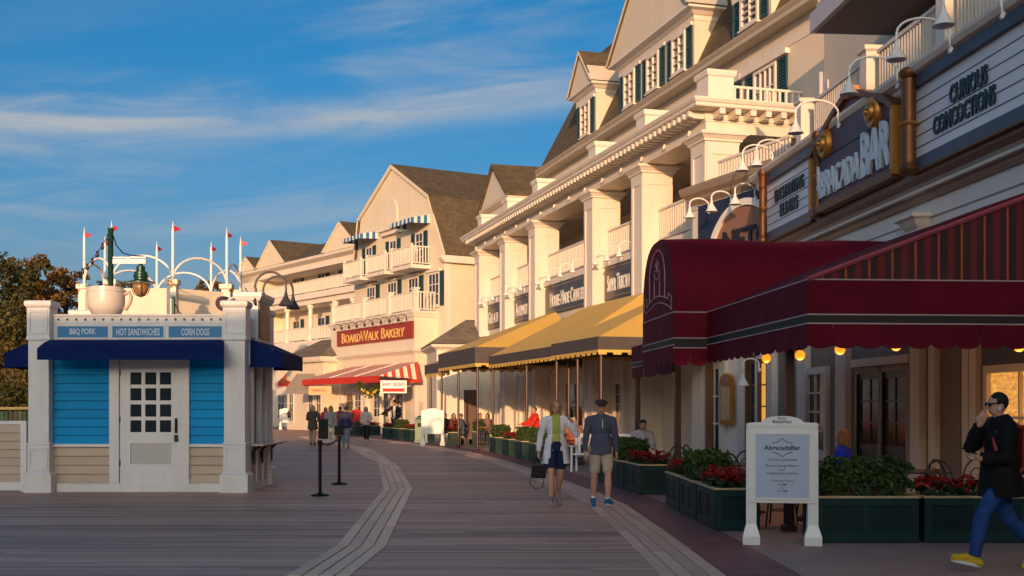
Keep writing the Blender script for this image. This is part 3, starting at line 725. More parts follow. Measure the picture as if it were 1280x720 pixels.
# tall white gooseneck lamps
gl = gooseneck_mesh(.90, .52, .16, M['lampwhite'], .165)
for base, lab in ((1253, 'white gooseneck lamp over the letters of CURIOUS CONCOCTIONS'), (1188, 'white gooseneck lamp just right of the right bronze post'), (1122, 'white gooseneck lamp over the middle of the name board'), (1048, 'white gooseneck lamp at the left shoulder of the name board')):
    gooseneck(gl, (*A.w(A.s(base, .2), .2), 7.42), A.rot, lab, 'white gooseneck lamps over the bar signs')
for base, lab in ((984, 'white gooseneck lamp rising above the left marquee panel'), (966, 'white gooseneck lamp above the right end of the navy sign')):
    gooseneck(gl, (*B.w(B.s(base, .3), .3), 7.75), B.rot, lab, 'white gooseneck lamps over the bar signs')
gs = gooseneck_mesh(.62, .36, .12, M['lampwhite'], .165)
for base, lab in ((944, 'low white gooseneck lamp beside the slim bronze post'), (914, 'low white gooseneck lamp over the pale arch ring'), (886, 'low white gooseneck lamp at the outer corner of the navy sign')):
    gooseneck(gs, (*B.w(B.s(base, .1), .1), 7.15), B.rot, lab, 'white gooseneck lamps over the navy sign')
# ================================================================== bakery block
K = Fr(-5.72, 68.0, -222)                       # plane of the bay with the big sign; x=0 at its near corner
bk_ = thing('bakery_building', 'pale yellow gambrel-gabled building with a bakery on its ground floor', 'building', (K.o.x, K.o.y, 0), K.rot)
MD = -1.5                                       # main gable plane
ms = lambda px: K.s(px, MD)
s_n, s_f, s_a = ms(555.5), ms(443), ms(491)
e_z = K.z(554, 318, MD); k_z = K.z(535, 245, MD); a_z = K.z(491, 209, MD)
sk_n, sk_f = ms(535), ms(451)
W_ = MB(); W_.box(s_n, s_f, -12, MD, 0, e_z); W_.prism([(s_n+.15, e_z),(s_f-.15, e_z),(sk_f, k_z),(s_a, a_z),(sk_n, k_z)], -12, MD, 'y')
W_.build('wall', M['siding2'], bk_)
r = MB(); ov = .12
def rs(p, q, t=.16): slope_slab(r, (p[0], MD+ov, p[1]), (q[0], MD+ov, q[1]), (q[0], -13, q[1]), (p[0], -13, p[1]), t)
rs((s_n-.25, e_z-.1), (sk_n-.22, k_z+.05)); rs((s_f+.25, e_z-.1), (sk_f+.22, k_z+.05)); rs((sk_n-.3, k_z+.0), (s_a, a_z+.2)); rs((sk_f+.3, k_z+.0), (s_a, a_z+.2))
r.build('roof', M['roof'], bk_)
t = MB()
for p, q in (((s_n-.25,e_z),(sk_n-.22,k_z)), ((s_f+.25,e_z),(sk_f+.22,k_z)), ((sk_n-.3,k_z),(s_a,a_z+.15)), ((sk_f+.3,k_z),(s_a,a_z+.15))):
    t.prism([p, q, (q[0], q[1]-.22), (p[0]+(.12 if p[0] < q[0] else -.12), p[1]-.15)], MD+ov-.05, MD+ov+.06, 'y')
t.build('rake_trim', M['siding2'], bk_)
MB().prism([(-12.2, e_z-.5), (-12.2, e_z-.1), (MD+.4, e_z-.1), (MD+.4, e_z-.25), (MD+.15, e_z-.5)], s_n-.38, s_n-.002, 'x').build('eave_cornice', M['white'], bk_)
MB().box(s_n-.06, s_n-.002, MD-.45, MD+.04, 0, e_z-.5).build('corner_board', M['white'], bk_)
# arched vent in the gable
vz = K.z(495, 283, MD)
av = MB(); av.prism([(s_a-.75, vz), (s_a+.75, vz)]+[(s_a+.75*math.cos(math.pi*i/12), vz+1.0+.75*math.sin(math.pi*i/12)) for i in range(13)], MD+.003, MD+.08, 'y'); av.build('gable_vent', M['cream'], bk_)
# upper balconies
M['bluestripe'] = stripe_mat('blue_white_stripe', [(0,(.72,.70,.66)),(.5,(.02,.14,.32))], .56, 0)
bspan = []
for i, pxe in enumerate((538, 504, 473)):
    s0 = ms(pxe); s1 = s0+2.9; D = MD+1.3
    z = K.z(512.5, 330, D) if i == 0 else z
    o = empty_part('balcony', bk_)
    MB().box(s0, s1, MD+.002, D, z-.22, z).build('balcony_deck', M['white'], o)
    railing(o, (s0+.05, D-.08), (s1-.05, D-.08), z, 1.12, M['white'], .2, .03, .05, single=False)
    railing(o, (s0+.06, MD+.01), (s0+.06, D-.15), z, 1.12, M['white'], .17, .03, .05, single=False)
    railing(o, (s1-.06, MD+.01), (s1-.06, D-.15), z, 1.12, M['white'], .17, .03, .05, single=False)
    for a, b in ((s0+.06, D-.08), (s1-.06, D-.08)): MB().box(a-.07, a+.07, b-.07, b+.07, z, z+1.25).build('balcony_post', M['white'], o)
    c = (s0+s1)/2
    window(bk_, c-.55, c+.55, z+.05, z+2.15, MD, 2, 4, .1, name='balcony_door', sill=False, glass=M['blueglass'])
    shutter(bk_, c-1.1, c-.6, z+.05, z+2.15, MD); shutter(bk_, c+.6, c+1.1, z+.05, z+2.15, MD)
    bspan.append((s0, s1, z))
UZ = z
hd = MB(); s0, s1, z = bspan[1]; hd.box(s0-.1, s1+.1, MD+.002, MD+.5, z+2.75, z+2.95); hd.box(s0+.1, s1-.1, MD+.002, MD+.3, z+2.5, z+2.75); hd.build('window_hood', M['white'], bk_)
def strip_awning(s0, s1, z, lab):
    t = thing('balcony_awning', lab, 'awning', (*K.w((s0+s1)/2, MD), z+2.3), K.rot, 'blue and white striped balcony awnings')
    h = (s1-s0)/2; c = MB(); slope_slab(c, (-h,.02,.74), (h,.02,.74), (h,1.35,.45), (-h,1.35,.45), .04); c.build('canopy', M['bluestripe'], t)
    v = MB(); n = 10
    for i in range(n):
        x = -h+2*h*i/n; v.add([(x,1.35,.45),(x+2*h/n,1.35,.45),(x+2*h/n,1.36,.20),(x+h/n,1.36,.14),(x,1.36,.20)], [(0,1,2,3,4)])
    v.build('valance', M['bluestripe'], t, recalc=False)
    m2 = stripe_mat('blue_white_stripe_side', [(0,(.72,.70,.66)),(.5,(.02,.14,.32))], .44, 1)
    for x in (-h, h):
        e = MB(); e.solid([(x-.01,.02,.74),(x-.01,1.35,.45),(x-.01,1.35,.16),(x-.01,.02,.22)], [(x+.01,.02,.74),(x+.01,1.35,.45),(x+.01,1.35,.16),(x+.01,.02,.22)]); e.build('side_panel', m2, t)
strip_awning(bspan[0][0], bspan[0][1], UZ, 'blue and white striped awning over the right-hand upper balcony of the gable')
strip_awning(bspan[2][0], bspan[2][1], UZ, 'blue and white striped awning over the left-hand upper balcony of the gable')
# second storey windows
LZ = K.z(517, 388, 0)
for px in (550, 524, 497, 470):
    s = ms(px)
    window(bk_, s+.0, s+1.5, LZ+.3, LZ+2.35, MD, 3, 3, .12, glass=M['blueglass'], name='window')
    shutter(bk_, s-.62, s-.06, LZ+.3, LZ+2.35, MD); MB().box(s-.1, s+1.6, MD+.003, MD+.16, LZ+2.37, LZ+2.52).build('window_head', M['white'], bk_)
# sign bay
bay_f = K.s(414)
sb = MB(); sb.box(0, bay_f, MD, 0, 5.05, LZ-.25); sb.build('sign_bay', M['cream'], bk_)
c = MB(); c.sq(0, bay_f, MD+.002, 0, [(.0,LZ-.40),(.06,LZ-.36),(.10,LZ-.25),(.18,LZ-.12),(.18,LZ-.02),(0,LZ)]); c.build('bay_cornice', M['white'], bk_)
c = MB(); c.sq(0, bay_f, MD+.002, 0, [(.02,4.75),(.05,4.8),(.20,4.92),(.22,5.04),(.02,5.06)]); c.build('lower_cornice', M['white'], bk_)
MB().box(0, bay_f, MD, -.05, 4.0, 4.75).build('shop_frieze', M['cream'], bk_)
railing(bk_, (.35, -.12), (bay_f, -.12), LZ, 1.15, M['white'], .2, .03, .05, single=False)
railing(bk_, (.12, MD+.05), (.12, -.35), LZ, 1.15, M['white'], .2, .035, .05, single=True)
for s in (.15, K.s(485), K.s(453), bay_f-.15): MB().sq(s-.16, s+.16, -.3, .02, [(.03,LZ),(.03,LZ+.12),(0,LZ+.14),(0,LZ+1.25),(.05,LZ+1.28),(.05,LZ+1.36)]).build('balcony_post', M['white'], bk_)
# ground floor of the shop
for px in (518, 490, 455, 425):
    s = K.s(px, -.05); MB().sq(s-.25 if px < 518 else 0.0, s+.25 if px < 518 else .55, MD, -.04, [(.04,0),(.04,.4),(0,.42),(0,3.95),(.05,4.0),(.10,4.1),(.10,4.2)]).build('pilaster', M['white'], bk_)
SWD = -.32
MB().box(.05, bay_f, MD+.01, SWD, 0, 3.99).build('shop_wall', M['cream'], bk_)
M['ochre'] = PM('ochre_door', (.42,.26,.08), .5, .1, 3)
for px, lf in ((448, M['white']), (438, M['ochre']), (500, M['white'])):
    s = K.s(px, SWD); door(bk_, s-.55, s+.55, .02, 2.5, SWD, lf, 2, 4)
for px in (472, 482, 429, 420):
    s = K.s(px, SWD); window(bk_, s-.6, s+.6, .9, 2.7, SWD, 2, 3, .12, name='shop_window')
for px in (444, 463):
    s = K.s(px, SWD); MB().box(s-1.0, s+1.0, SWD+.002, SWD+.05, 2.85, 3.5).build('transom_panel', PM('shop_transom', (.45,.40,.33), .5, .08, 2), bk_)
# big red sign
M['signred'] = PM('brick_red_signboard', (.30,.035,.012), .45, .08, 2)
z0, z1 = K.z(518, 422, .1), K.z(518, 400.5, .1); sg0, sg1 = .05, K.s(421.5, .1)
bs = thing('sign', 'long brick red signboard reading BOARDWALK BAKERY in gold', 'sign', (*K.w((sg0+sg1)/2, .01), z0), K.rot)
h = (sg1-sg0)/2; MB().box(-h, h, 0, .12, 0, z1-z0).build('board', M['signred'], bs)
text_on(bs, 'lettering', 'BoardWalk Bakery', M['lettergold'], .05, .121, (z1-z0)*.47, h*1.66, (z1-z0)*.66, depth=.04, bold=-.004, smallcaps=.8)
gb = gooseneck_mesh(.5, .3, .06, M['lampdark'], .12)
for i in range(9):
    s = sg0+.8+i*(sg1-sg0-1.6)/8; gooseneck(gb, (*K.w(s, .12), z1+.12), K.rot, '%s gooseneck lamp from the right over the red BOARDWALK BAKERY sign' % ('first','second','third','fourth','fifth','sixth','seventh','eighth','ninth')[i], 'gooseneck lamps over the bakery sign')
# striped awning
M['redstripe'] = stripe_mat('red_cream_stripe', [(0,(.50,.06,.03)),(.5,(.72,.62,.50))], .5, 0)
M['redfront'] = stripe_mat('red_pinkish_stripe_cloth', [(0,(.58,.17,.13)),(.5,(.72,.42,.33))], .26, 0)
M['red'] = PM('red_canvas', (.55,.03,.012), .7, .08, 2)
aw1, aw0 = K.s(378, 2.6), K.s(474.5, 2.6)
zf = K.z(474.5, 476, 2.6); zt = 4.25
ba = thing('bakery_awning', 'red and white striped awning over the bakery front', 'awning', (*K.w((aw0+aw1)/2, 0), 0), K.rot)
h = (aw1-aw0)/2
c = MB(); slope_slab(c, (-h+.4,0,zt), (h-2.2,0,zt), (h,2.6,zf+.3), (-h,2.6,zf+.3), .05); c.build('canopy', M['redfront'], ba)
e = MB(); e.solid([(-h,2.6,zf+.3),(-h+.4,0,zt),(-h-.0,0,zf+.1)], [(-h+.03,2.6,zf+.27),(-h+.43,0,zt-.03),(-h+.03,0,zf+.07)]); 
m3 = stripe_mat('red_cream_stripe_end', [(0,(.50,.06,.03)),(.5,(.78,.70,.58))], .52, 1)
e.build('end_panel', m3, ba)
v = MB(); v.box(-h,h,2.58,2.62,zf-.08,zf+.30); v.box(-h-.0,-h+.04,0,2.579,zf-.08,zf+.08); v.build('valance', M['red'], ba)
# ribs between awning bays show as dotted seams
for u in (.30,.62):
    sx = -h+2*h*u; d = MB()
    for i in range(14):
        k = (i+.5)/14; d.box(sx-.10+1.2*(1-k)*-.6, sx+.10+1.2*(1-k)*-.6, 2.6*k-.07, 2.6*k+.07, zt+(zf+.3-zt)*k+.0, zt+(zf+.3-zt)*k+.05)
    x = d.build('seam_fringe', M['letterwhite'], ba); x['kind'] = 'stuff'

# ================================================================== long far wing
L = Fr(*K.w(s_f-.5, MD-2.4), -410)
wing = thing('inn_wing', 'long cream inn wing with small gables and stacked verandas beyond the bakery', 'building', (L.o.x, L.o.y, 0), L.rot)
l1 = L.s(303, 0); 
zc = L.z(443, 312, 0)
W2 = MB(); W2.box(-2, l1, -10, -2.2, 0, zc-.2); W2.box(l1-3.2, l1, -10, 0, 0, zc-.3); W2.build('wall', M['cream'], wing)
c = MB(); c.sq(-2, l1, -9, 0, [(.0,zc-.75),(.0,zc-.3),(.2,zc-.22),(.45,zc-.1),(.5,zc+.1),(.1,zc+.15)]); c.build('cornice', M['white'], wing)
def lgable(pxl, pxr, pxa, pya, pye, lab='gable'):
    s1, s0 = L.s(pxl, .2), L.s(pxr, .2); sa = (s0+s1)/2; ze = zc+.16; za = L.z(pxa, pya, .2)
    o = empty_part('gable', wing)
    MB().prism([(s0,ze),(s1,ze),(sa,za-.05)], -6, .42, 'y').build('gable_wall', M['siding2'], o)
    r = MB()
    for se, sg in ((s1,1),(s0,-1)): slope_slab(r, (se+sg*.3,.5,ze+.02), (sa,.5,za+.2), (sa,-8,za+.2), (se+sg*.3,-8,ze+.02), .18)
    r.build('gable_roof', M['roof'], o)
    t = MB()
    for se, sg in ((s1,1),(s0,-1)): t.prism([(se+sg*.3,ze),(sa,za+.18),(sa,za-.05),(se-sg*.1,ze)], .425, .53, 'y')
    t.build('rake_trim', M['siding2'], o)
lgable(301, 321, 310, 324, 343); lgable(325, 358, 341, 303, 335); lgable(408, 449, 428, 280, 318)
r = MB(); r.solid([(L.s(432,-3), -3.5, zc+2.0), (l1-1, -3.5, zc+2.2), (l1-1,-9,zc+2.2), (L.s(432,-3),-9,zc+2.0)], [(-2,.1,zc+.14),(l1,.1,zc+.14),(l1,-9.2,zc+.14),(-2,-9.2,zc+.14)]); r.build('roof', M['roof'], wing)
# verandas
f1 = L.z(443, 356, 0); f0 = L.z(430, 421, 0)
for zf_, h_ in ((f1, 1.0), (f0, 1.05)):
    d = MB(); d.box(-1, l1, -2.2, 0, zf_-.35, zf_); d.box(-1, l1, -.02, .25, zf_-.5, zf_-.12); d.build('veranda_deck', M['white'], wing)
    railing(wing, (-1, -.1), (l1-3.3, -.1), zf_, h_, M['white'], .25, .04, .06, single=False)
MB().box(-1, l1, -2.2, -.02, f1-.9, f1-.36).build('veranda_beam', M['white'], wing)
for px in (330.5, 358.7, 387.5, 418.7, 441):
    s = L.s(px, -.15); MB().lathe([(.28,f0),(.28,f0+.3),(.2,f0+.35),(.17,f1-1.25),(.26,f1-1.15),(.28,f1-.92)], 12, (s,-.2,0)).build('veranda_column', M['white'], wing, smooth=R(40))
for px in (343, 371, 402, 428):
    s = L.s(px, -2.2)
    for zz in (f0+.1, f1+.1):
        window(wing, s-.75, s+.75, zz, zz+2.0, -2.2, 2, 3, .14, name='window', glass=M['blueglass'])
        shutter(wing, s-1.4, s-.8, zz, zz+2.0, -2.2)
# ground-floor shops of the far wing
MB().box(-1, l1, -2.2, .3, f0-1.3, f0-.51).build('shop_frieze', M['cream'], wing)
MB().box(-1, l1, -2.2, -.3, 0, f0-1.301).build('shop_wall', M['cream'], wing)
for px in (352, 361, 371, 393, 408):
    s = L.s(px, -.3); window(wing, s-.75, s+.75, .5, 2.7, -.3, 2, 3, .14, name='shop_window')
# low porch with two grey hipped roofs, in front of the wing
def porch(pxc, pyr, pye, wdt, dep, Y, label):
    X = (pxc-CX)/FPX*Y; ze = EYE+(HY-pye)/FPX*Y; zr = EYE+(HY-pyr)/FPX*Y
    t = thing('porch_pavilion', label, 'building', (X, Y, 0), L.rot, 'grey-roofed porches in front of the far wing')
    a = wdt/2
    MB().box(-a+.4, a-.4, -dep, -.4, 0, ze).build('wall', M['siding2'], t)
    for wx_ in (-a+1.0, -a+2.2, a-1.2): window(t, wx_-.4, wx_+.4, .5, 2.6, -.4, 2, 3, .1, name='shop_window')
    r = MB(); q = [(-a,-dep,ze),(a,-dep,ze),(a,0,ze),(-a,0,ze)]; p = [(-a*.35,-dep*.6,zr),(a*.35,-dep*.6,zr),(a*.35,-dep*.45,zr),(-a*.35,-dep*.45,zr)]
    r.solid(p, q); r.build('roof', M['roofgrey'], t)
    MB().sq(-a+.1, a-.1, -dep+.1, -.1, [(.0,ze-.35),(.08,ze-.2),(.14,ze-.02)]).build('eave_trim', M['white'], t)
porch(374, 423, 447, 6.5, 5, 80, 'grey hipped porch roof left of the bakery awning')
porch(402, 436, 465, 4.6, 4, 83, 'grey porch roof directly behind the bakery awning')
# scalloped grey shop awning and small red awning
def shop_awning(px0, px1, pyt, pyb, Y, mat, vm, label):
    X0_, X1_ = (px0-CX)/FPX*Y, (px1-CX)/FPX*Y; zt_ = EYE+(HY-pyt)/FPX*Y; zb_ = EYE+(HY-pyb)/FPX*Y
    t = thing('shop_awning', label, 'awning', ((X0_+X1_)/2, Y, 0), 0, 'small awnings on the far shops'); a = (X1_-X0_)/2
    MB().solid([(-a*.55,1.9,zt_),(a*.9,1.9,zt_),(a,0,zb_),(-a,0,zb_)], [(-a*.55,1.95,zt_-.06),(a*.9,1.95,zt_-.06),(a,.06,zb_-.05),(-a,.06,zb_-.05)]).build('canopy', mat, t)
    v = MB(); n = 9
    for i in range(n):
        x = -a+2*a*i/n; k = 2*a/n; v.solid([(x,0,zb_-.02),(x+k*.94,0,zb_-.02),(x+k*.94,0,zb_-.25),(x+k*.47,0,zb_-.34),(x,0,zb_-.25)],[(x,.03,zb_-.02),(x+k*.94,.03,zb_-.02),(x+k*.94,.03,zb_-.25),(x+k*.47,.03,zb_-.34),(x,.03,zb_-.25)])
    v.build('valance', vm, t)
shop_awning(357, 389, 466, 487, 76, PM('grey_canvas', (.33,.27,.21), .8, .08, 2), PM('slate_valance', (.20,.18,.18), .8, .1, 2), 'grey scalloped shop awning left of the bakery')
shop_awning(347, 370, 465, 478, 82, PM('faded_red_canvas', (.5,.12,.05), .8, .08, 2), M['red'], 'faded red shop awning beside the kiosk corner')

# ================================================================== cottage between bakery and hotel
ct = thing('cottage', 'low pale cottage with a grey hipped roof tucked between the bakery and the hotel', 'building', (-2.55, 60.0, 0), R(10))
MB().box(-1.35, 2.4, 0, 5, 0, 4.75).build('wall', M['cream'], ct)
MB().sq(-1.35, 2.4, 0, 5, [(.03,4.55),(.08,4.6),(.28,4.72),(.32,4.84),(.05,4.86)]).build('eave_trim', M['white'], ct)
MB().solid([(.4,1.6,6.25),(1.2,1.6,6.25),(1.2,3.2,6.25),(.4,3.2,6.25)], [(-1.72,-.35,4.865),(2.75,-.35,4.865),(2.75,5.3,4.865),(-1.72,5.3,4.865)]).build('roof', M['roofgrey'], ct)
# door on its front, seen under the awning
d_ = MB(); d_.box(.05,.72,-.05,-.003,.02,2.5); d_.build('door', PM('brown_door', (.10,.05,.03), .5, .15, 3), ct)
f = MB(); f.box(-.12,.05,-.09,-.002,.02,2.7); f.box(.72,.9,-.09,-.002,.02,2.7); f.box(.05,.72,-.09,-.002,2.501,2.7); f.build('door_frame', M['white'], ct)
# ================================================================== ground, boardwalk, paving
gr = MB().quad((-900,-300,-.05),(900,-300,-.05),(900,1500,-.05),(-900,1500,-.05)).build('ground', PM('earth', (.10,.09,.07), .9, .2, .3)); gr['kind'] = 'structure'
def deck_mat():
    m, nt, b = new_mat('weathered_deck')
    geo = nt.nodes.new('ShaderNodeNewGeometry').outputs['Position']
    sp = nt.nodes.new('ShaderNodeSeparateXYZ'); nt.links.new(geo, sp.inputs[0])
    q = NM(nt, 'DIVIDE', sp.outputs[1], .125); row = NM(nt, 'FLOOR', q); fr = NM(nt, 'FRACT', q)
    w1 = nt.nodes.new('ShaderNodeTexWhiteNoise'); w1.noise_dimensions = '1D'; nt.links.new(row, w1.inputs['W'])
    seg = NM(nt, 'FLOOR', NM(nt, 'ADD', NM(nt, 'DIVIDE', sp.outputs[0], 3.6), NM(nt, 'MULTIPLY', w1.outputs['Value'], 7.0)))
    cb = nt.nodes.new('ShaderNodeCombineXYZ'); nt.links.new(row, cb.inputs[0]); nt.links.new(seg, cb.inputs[1])
    w2 = nt.nodes.new('ShaderNodeTexWhiteNoise'); w2.noise_dimensions = '2D'; nt.links.new(cb.outputs[0], w2.inputs['Vector'])
    grain = NNoise(nt, NMap(nt, geo, (.7, 14, 1)), 2.2, 6, .65)
    blot = NNoise(nt, NMap(nt, geo, (.10, .55, 1)), 1.0, 5, .6)
    t = NM(nt, 'ADD', NM(nt, 'MULTIPLY', w2.outputs['Value'], .50), NM(nt, 'ADD', NM(nt, 'MULTIPLY', grain, .45), NM(nt, 'MULTIPLY', NM(nt, 'SUBTRACT', blot, .12), 1.25)))
    col = NMix(nt, NM(nt, 'MULTIPLY', NM(nt, 'SUBTRACT', t, .35), .95), (.17,.098,.074), (.76,.475,.345))
    gap = NM(nt, 'LESS_THAN', fr, .055)
    col = NMix(nt, NM(nt, 'MULTIPLY', gap, .75), col, (.02,.016,.014))
    nt.links.new(col, b.inputs['Base Color'])
    rg = NM(nt, 'ADD', .40, NM(nt, 'MULTIPLY', blot, .32)); nt.links.new(rg, b.inputs['Roughness'])
    b.inputs['Specular IOR Level'].default_value = .28
    h = NM(nt, 'SUBTRACT', NM(nt, 'ADD', NM(nt, 'MULTIPLY', grain, .25), NM(nt, 'MULTIPLY', w2.outputs['Value'], .2)), gap)
    bump(nt, b, h, .35, .006)
    return m
M['deck'] = deck_mat()
dk = MB().quad((-80,-60,0),(40,-60,0),(40,130,0),(-80,130,0)).build('boardwalk', M['deck']); dk['kind'] = 'structure'
M['plank'] = PM('light_plank', (.92,.58,.38), .55, .14, 5, bmp=.25, bscale=18, rnd=.16)
def lane_planks(Ls, Rs, lanes, z, maxlen, par, th=.012, gap=.012):
    pts = [([Vector(G(*l)) for l in Ls]), ([Vector(G(*r_)) for r_ in Rs])]
    for i in range(len(Ls)-1):
        for k in range(lanes):
            a0 = pts[0][i].lerp(pts[1][i], (k+.0)/lanes); a1 = pts[0][i].lerp(pts[1][i], (k+1)/lanes)
            b0 = pts[0][i+1].lerp(pts[1][i+1], k/lanes); b1 = pts[0][i+1].lerp(pts[1][i+1], (k+1)/lanes)
            e = (a1-a0).normalized()*gap; f = (b1-b0).normalized()*gap
            Ln = (b0-a0).length; n = max(1, round(Ln/maxlen + .3*math.sin(k*2.1+i)))
            for j in range(n):
                u0, u1 = j/n+.004, (j+1)/n-.004
                q = [(a0+e).lerp(b0+f, u0), (a1-e).lerp(b1-f, u0), (a1-e).lerp(b1-f, u1), (a0+e).lerp(b0+f, u1)]
                c = sum(q, Vector((0,0)))/4; zz = th+random.uniform(-.003,.003)
                MB().solid([(p.x-c.x,p.y-c.y,zz) for p in q], [(p.x-c.x,p.y-c.y,0) for p in q]).build('plank', M['plank'], par, (c.x,c.y,z))
Lp = [(359,719.5),(420.5,682.5),(479,611.7),(472.5,579.7),(438.6,561.7),(372,546)]
Rp = [(440,719.5),(483,684),(516.4,611.7),(498,582.5),(465,561.7),(392,545.5)]
g0l, g0r = G(*Lp[0]), G(*Rp[0])
lane_planks([(296,757)]+Lp, [(392,757)]+Rp, 4, .001, 2.6, dk)
# faint older band at the left
# kerb curve of the cafe side
KC = [(3.2,-20),(2.9,5),(2.72,11),(2.66,15.3),(2.55,19.3),(2.30,22),(1.55,28),(.50,35),(-.85,42),(-2.6,48),(-4.3,53.5),(-6.9,60.6),(-9.6,68),(-13,77),(-20,92)]
def off(curve, d):
    out = []
    for i, p in enumerate(curve):
        a = Vector(curve[max(0,i-1)]); b = Vector(curve[min(len(curve)-1,i+1)]); t = (b-a).normalized(); out.append(Vector(p)+Vector((-t.y,t.x))*d)
    return out
def strip(name, d0, d1, z, mat, kind='structure'):
    A_, B_ = off(KC, d0), off(KC, d1); mb = MB(); n = len(A_)
    mb.add([(p.x,p.y,z) for p in A_]+[(p.x,p.y,z) for p in B_], [(i,i+1,n+i+1,n+i) for i in range(n-1)])
    o = mb.build(name, mat); o['kind'] = kind; return o
def brick_mat():
    m, nt, b = new_mat('maroon_pavers')
    geo = nt.nodes.new('ShaderNodeNewGeometry').outputs['Position']
    br = nt.nodes.new('ShaderNodeTexBrick'); nt.links.new(geo, br.inputs['Vector']); br.inputs['Scale'].default_value = 1.0
    br.inputs['Brick Width'].default_value = .2; br.inputs['Row Height'].default_value = .1; br.inputs['Mortar Size'].default_value = .006
    br.inputs['Color1'].default_value = (.20,.062,.058,1); br.inputs['Color2'].default_value = (.28,.10,.09,1); br.inputs['Mortar'].default_value = (.07,.05,.045,1)
    n = NNoise(nt, geo, 1.2, 5); h = nt.nodes.new('ShaderNodeHueSaturation'); nt.links.new(br.outputs['Color'], h.inputs['Color']); nt.links.new(NM(nt,'ADD',.7,NM(nt,'MULTIPLY',n,.6)), h.inputs['Value'])
    nt.links.new(h.outputs[0], b.inputs['Base Color']); b.inputs['Roughness'].default_value = .6; bump(nt, b, br.outputs['Fac'], -.2, .004)
    return m
strip('pavement', -.10, -16, .004, PM('pinkish_concrete', (.36,.25,.215), .65, .16, 1.1, bmp=.2, bscale=60))
strip('brick_border', .62, -.10, .008, brick_mat())
# straight plank band along the cafe kerb
def band_along(d0, d1, lanes, y0, y1, z):
    pts = [p for p in KC if y0 <= p[1] <= y1]; A_, B_ = off(KC, d0), off(KC, d1)
    idx = [i for i, p in enumerate(KC) if y0 <= p[1] <= y1]
    P = [A_[i] for i in idx]; Q = [B_[i] for i in idx]
    for i in range(len(P)-1):
        Ln = (P[i+1]-P[i]).length; n = max(1, round(Ln/2.4))
        for k in range(lanes):
            for j in range(n):
                u0, u1 = j/n+.003, (j+1)/n-.003
                def pt(u, v): return P[i].lerp(P[i+1], u).lerp(Q[i].lerp(Q[i+1], u), v)
                q = [pt(u0,(k+.05)/lanes), pt(u0,(k+.95)/lanes), pt(u1,(k+.95)/lanes), pt(u1,(k+.05)/lanes)]
                c = sum(q, Vector((0,0)))/4; zz = .012+random.uniform(-.003,.003)
                MB().solid([(p.x-c.x,p.y-c.y,zz) for p in q], [(p.x-c.x,p.y-c.y,0) for p in q]).build('plank', M['plank2'], dk, (c.x,c.y,z))
M['plank2'] = PM('grey_plank', (.66,.44,.34), .5, .14, 5, bmp=.25, bscale=18, rnd=.16)
band_along(1.28, .64, 4, 4, 61, .001)

# ================================================================== food kiosk
KX = lambda px: (px-640)*.015310+7.2
KZ = lambda py: 1.65+(508-py)*.015310
kiosk = thing('food_kiosk', 'small white and blue food kiosk with navy awnings and a paned door', 'kiosk', (-7.2, 22.2, 0))
M['kblue'] = PM('bright_blue_boards', (.0,.28,.62), .6, .10, 3, rnd=.10, bmp=.08, streak=True, spec=.2)
M['kbeige'] = PM('beige_boards', (.52,.39,.285), .5, .08, 3, rnd=.07, bmp=.08, streak=True)
M['navyc'] = PM('navy_canvas', (.001,.012,.100), .75, .15, 3, bmp=.2, bscale=10, spec=.15)
M['nameblue'] = PM('name_panel_blue', (.006,.20,.45), .45, .08, 2)
M['kdoor'] = M['kwhite']
KD = 2.62
def kpost(x0, x1, y0, y1):
    mb = MB(); p = [(.07,.0),(.07,.33),(.03,.37),(.015,.40),(.015,.90),(.03,.92),(.03,.945),(.0,.96),(0,2.90),(.03,2.93),(.03,2.97),(.02,3.0),(.02,3.54),(.05,3.57),(.06,3.60),(.06,3.66),(.03,3.68)]
    mb.sq(x0, x1, y0, y1, p)
    for (a, b, s_) in ((.43,.87,.015),(3.05,3.50,.02)):    # raised frames on the front and side faces
        t = .045
        for xx0, xx1, z0, z1 in ((x0+.01,x0+.01+t,a,b),(x1-.01-t,x1-.01,a,b),(x0+.01+t,x1-.01-t,b-t,b),(x0+.01+t,x1-.01-t,a,a+t)):
            mb.box(xx0, xx1, y0-s_-.018, y0-s_-.001, z0, z1)
    return mb.build('corner_post', M['kwhite'], kiosk)
xl0, xl1, xr0, xr1 = KX(34.5), KX(60), KX(279.5), KX(305.5)
for a, b in ((xl0, xl1), (xr0, xr1)):
    kpost(a, b, .03, .40); kpost(a, b, KD-.38, KD)
c_ = MB(); c_.box(xl0+.05, xr1-.05, .30, .34, .02, 2.95); c_.box(xl0+.06, xl0+.10, .345, KD-.1, .02, 2.95); c_.box(xl0+.1, xr1-.1, KD-.14, KD-.1, .02, 2.95)
c_.build('inner_wall', M['dark'], kiosk)
def boards(parent, x0, x1, z0, z1, n, y, mat, name='siding_board'):
    h = (z1-z0)/n
    for i in range(n):
        MB().prism([(y-.042, h*.0),(y-.008, h*.955),(y+.01, h*.955),(y+.01, 0)], x0, x1, 'x').build(name, mat, parent, (0,0,z0+i*h))
for px0, px1 in ((61, 132.5), (233, 278.5)):
    boards(kiosk, KX(px0), KX(px1), .925, .925+.168*10, 10, .27, M['kblue'])
    boards(kiosk, KX(px0), KX(px1), .17, .865, 4, .27, M['kbeige'])
    MB().box(KX(px0), KX(px1), .20, .30, .866, .924).build('mid_rail', M['kwhite'], kiosk)
MB().box(xl1+.09, xr0-.09, .18, .30, .0, .165).build('base_board', M['kwhite'], kiosk)
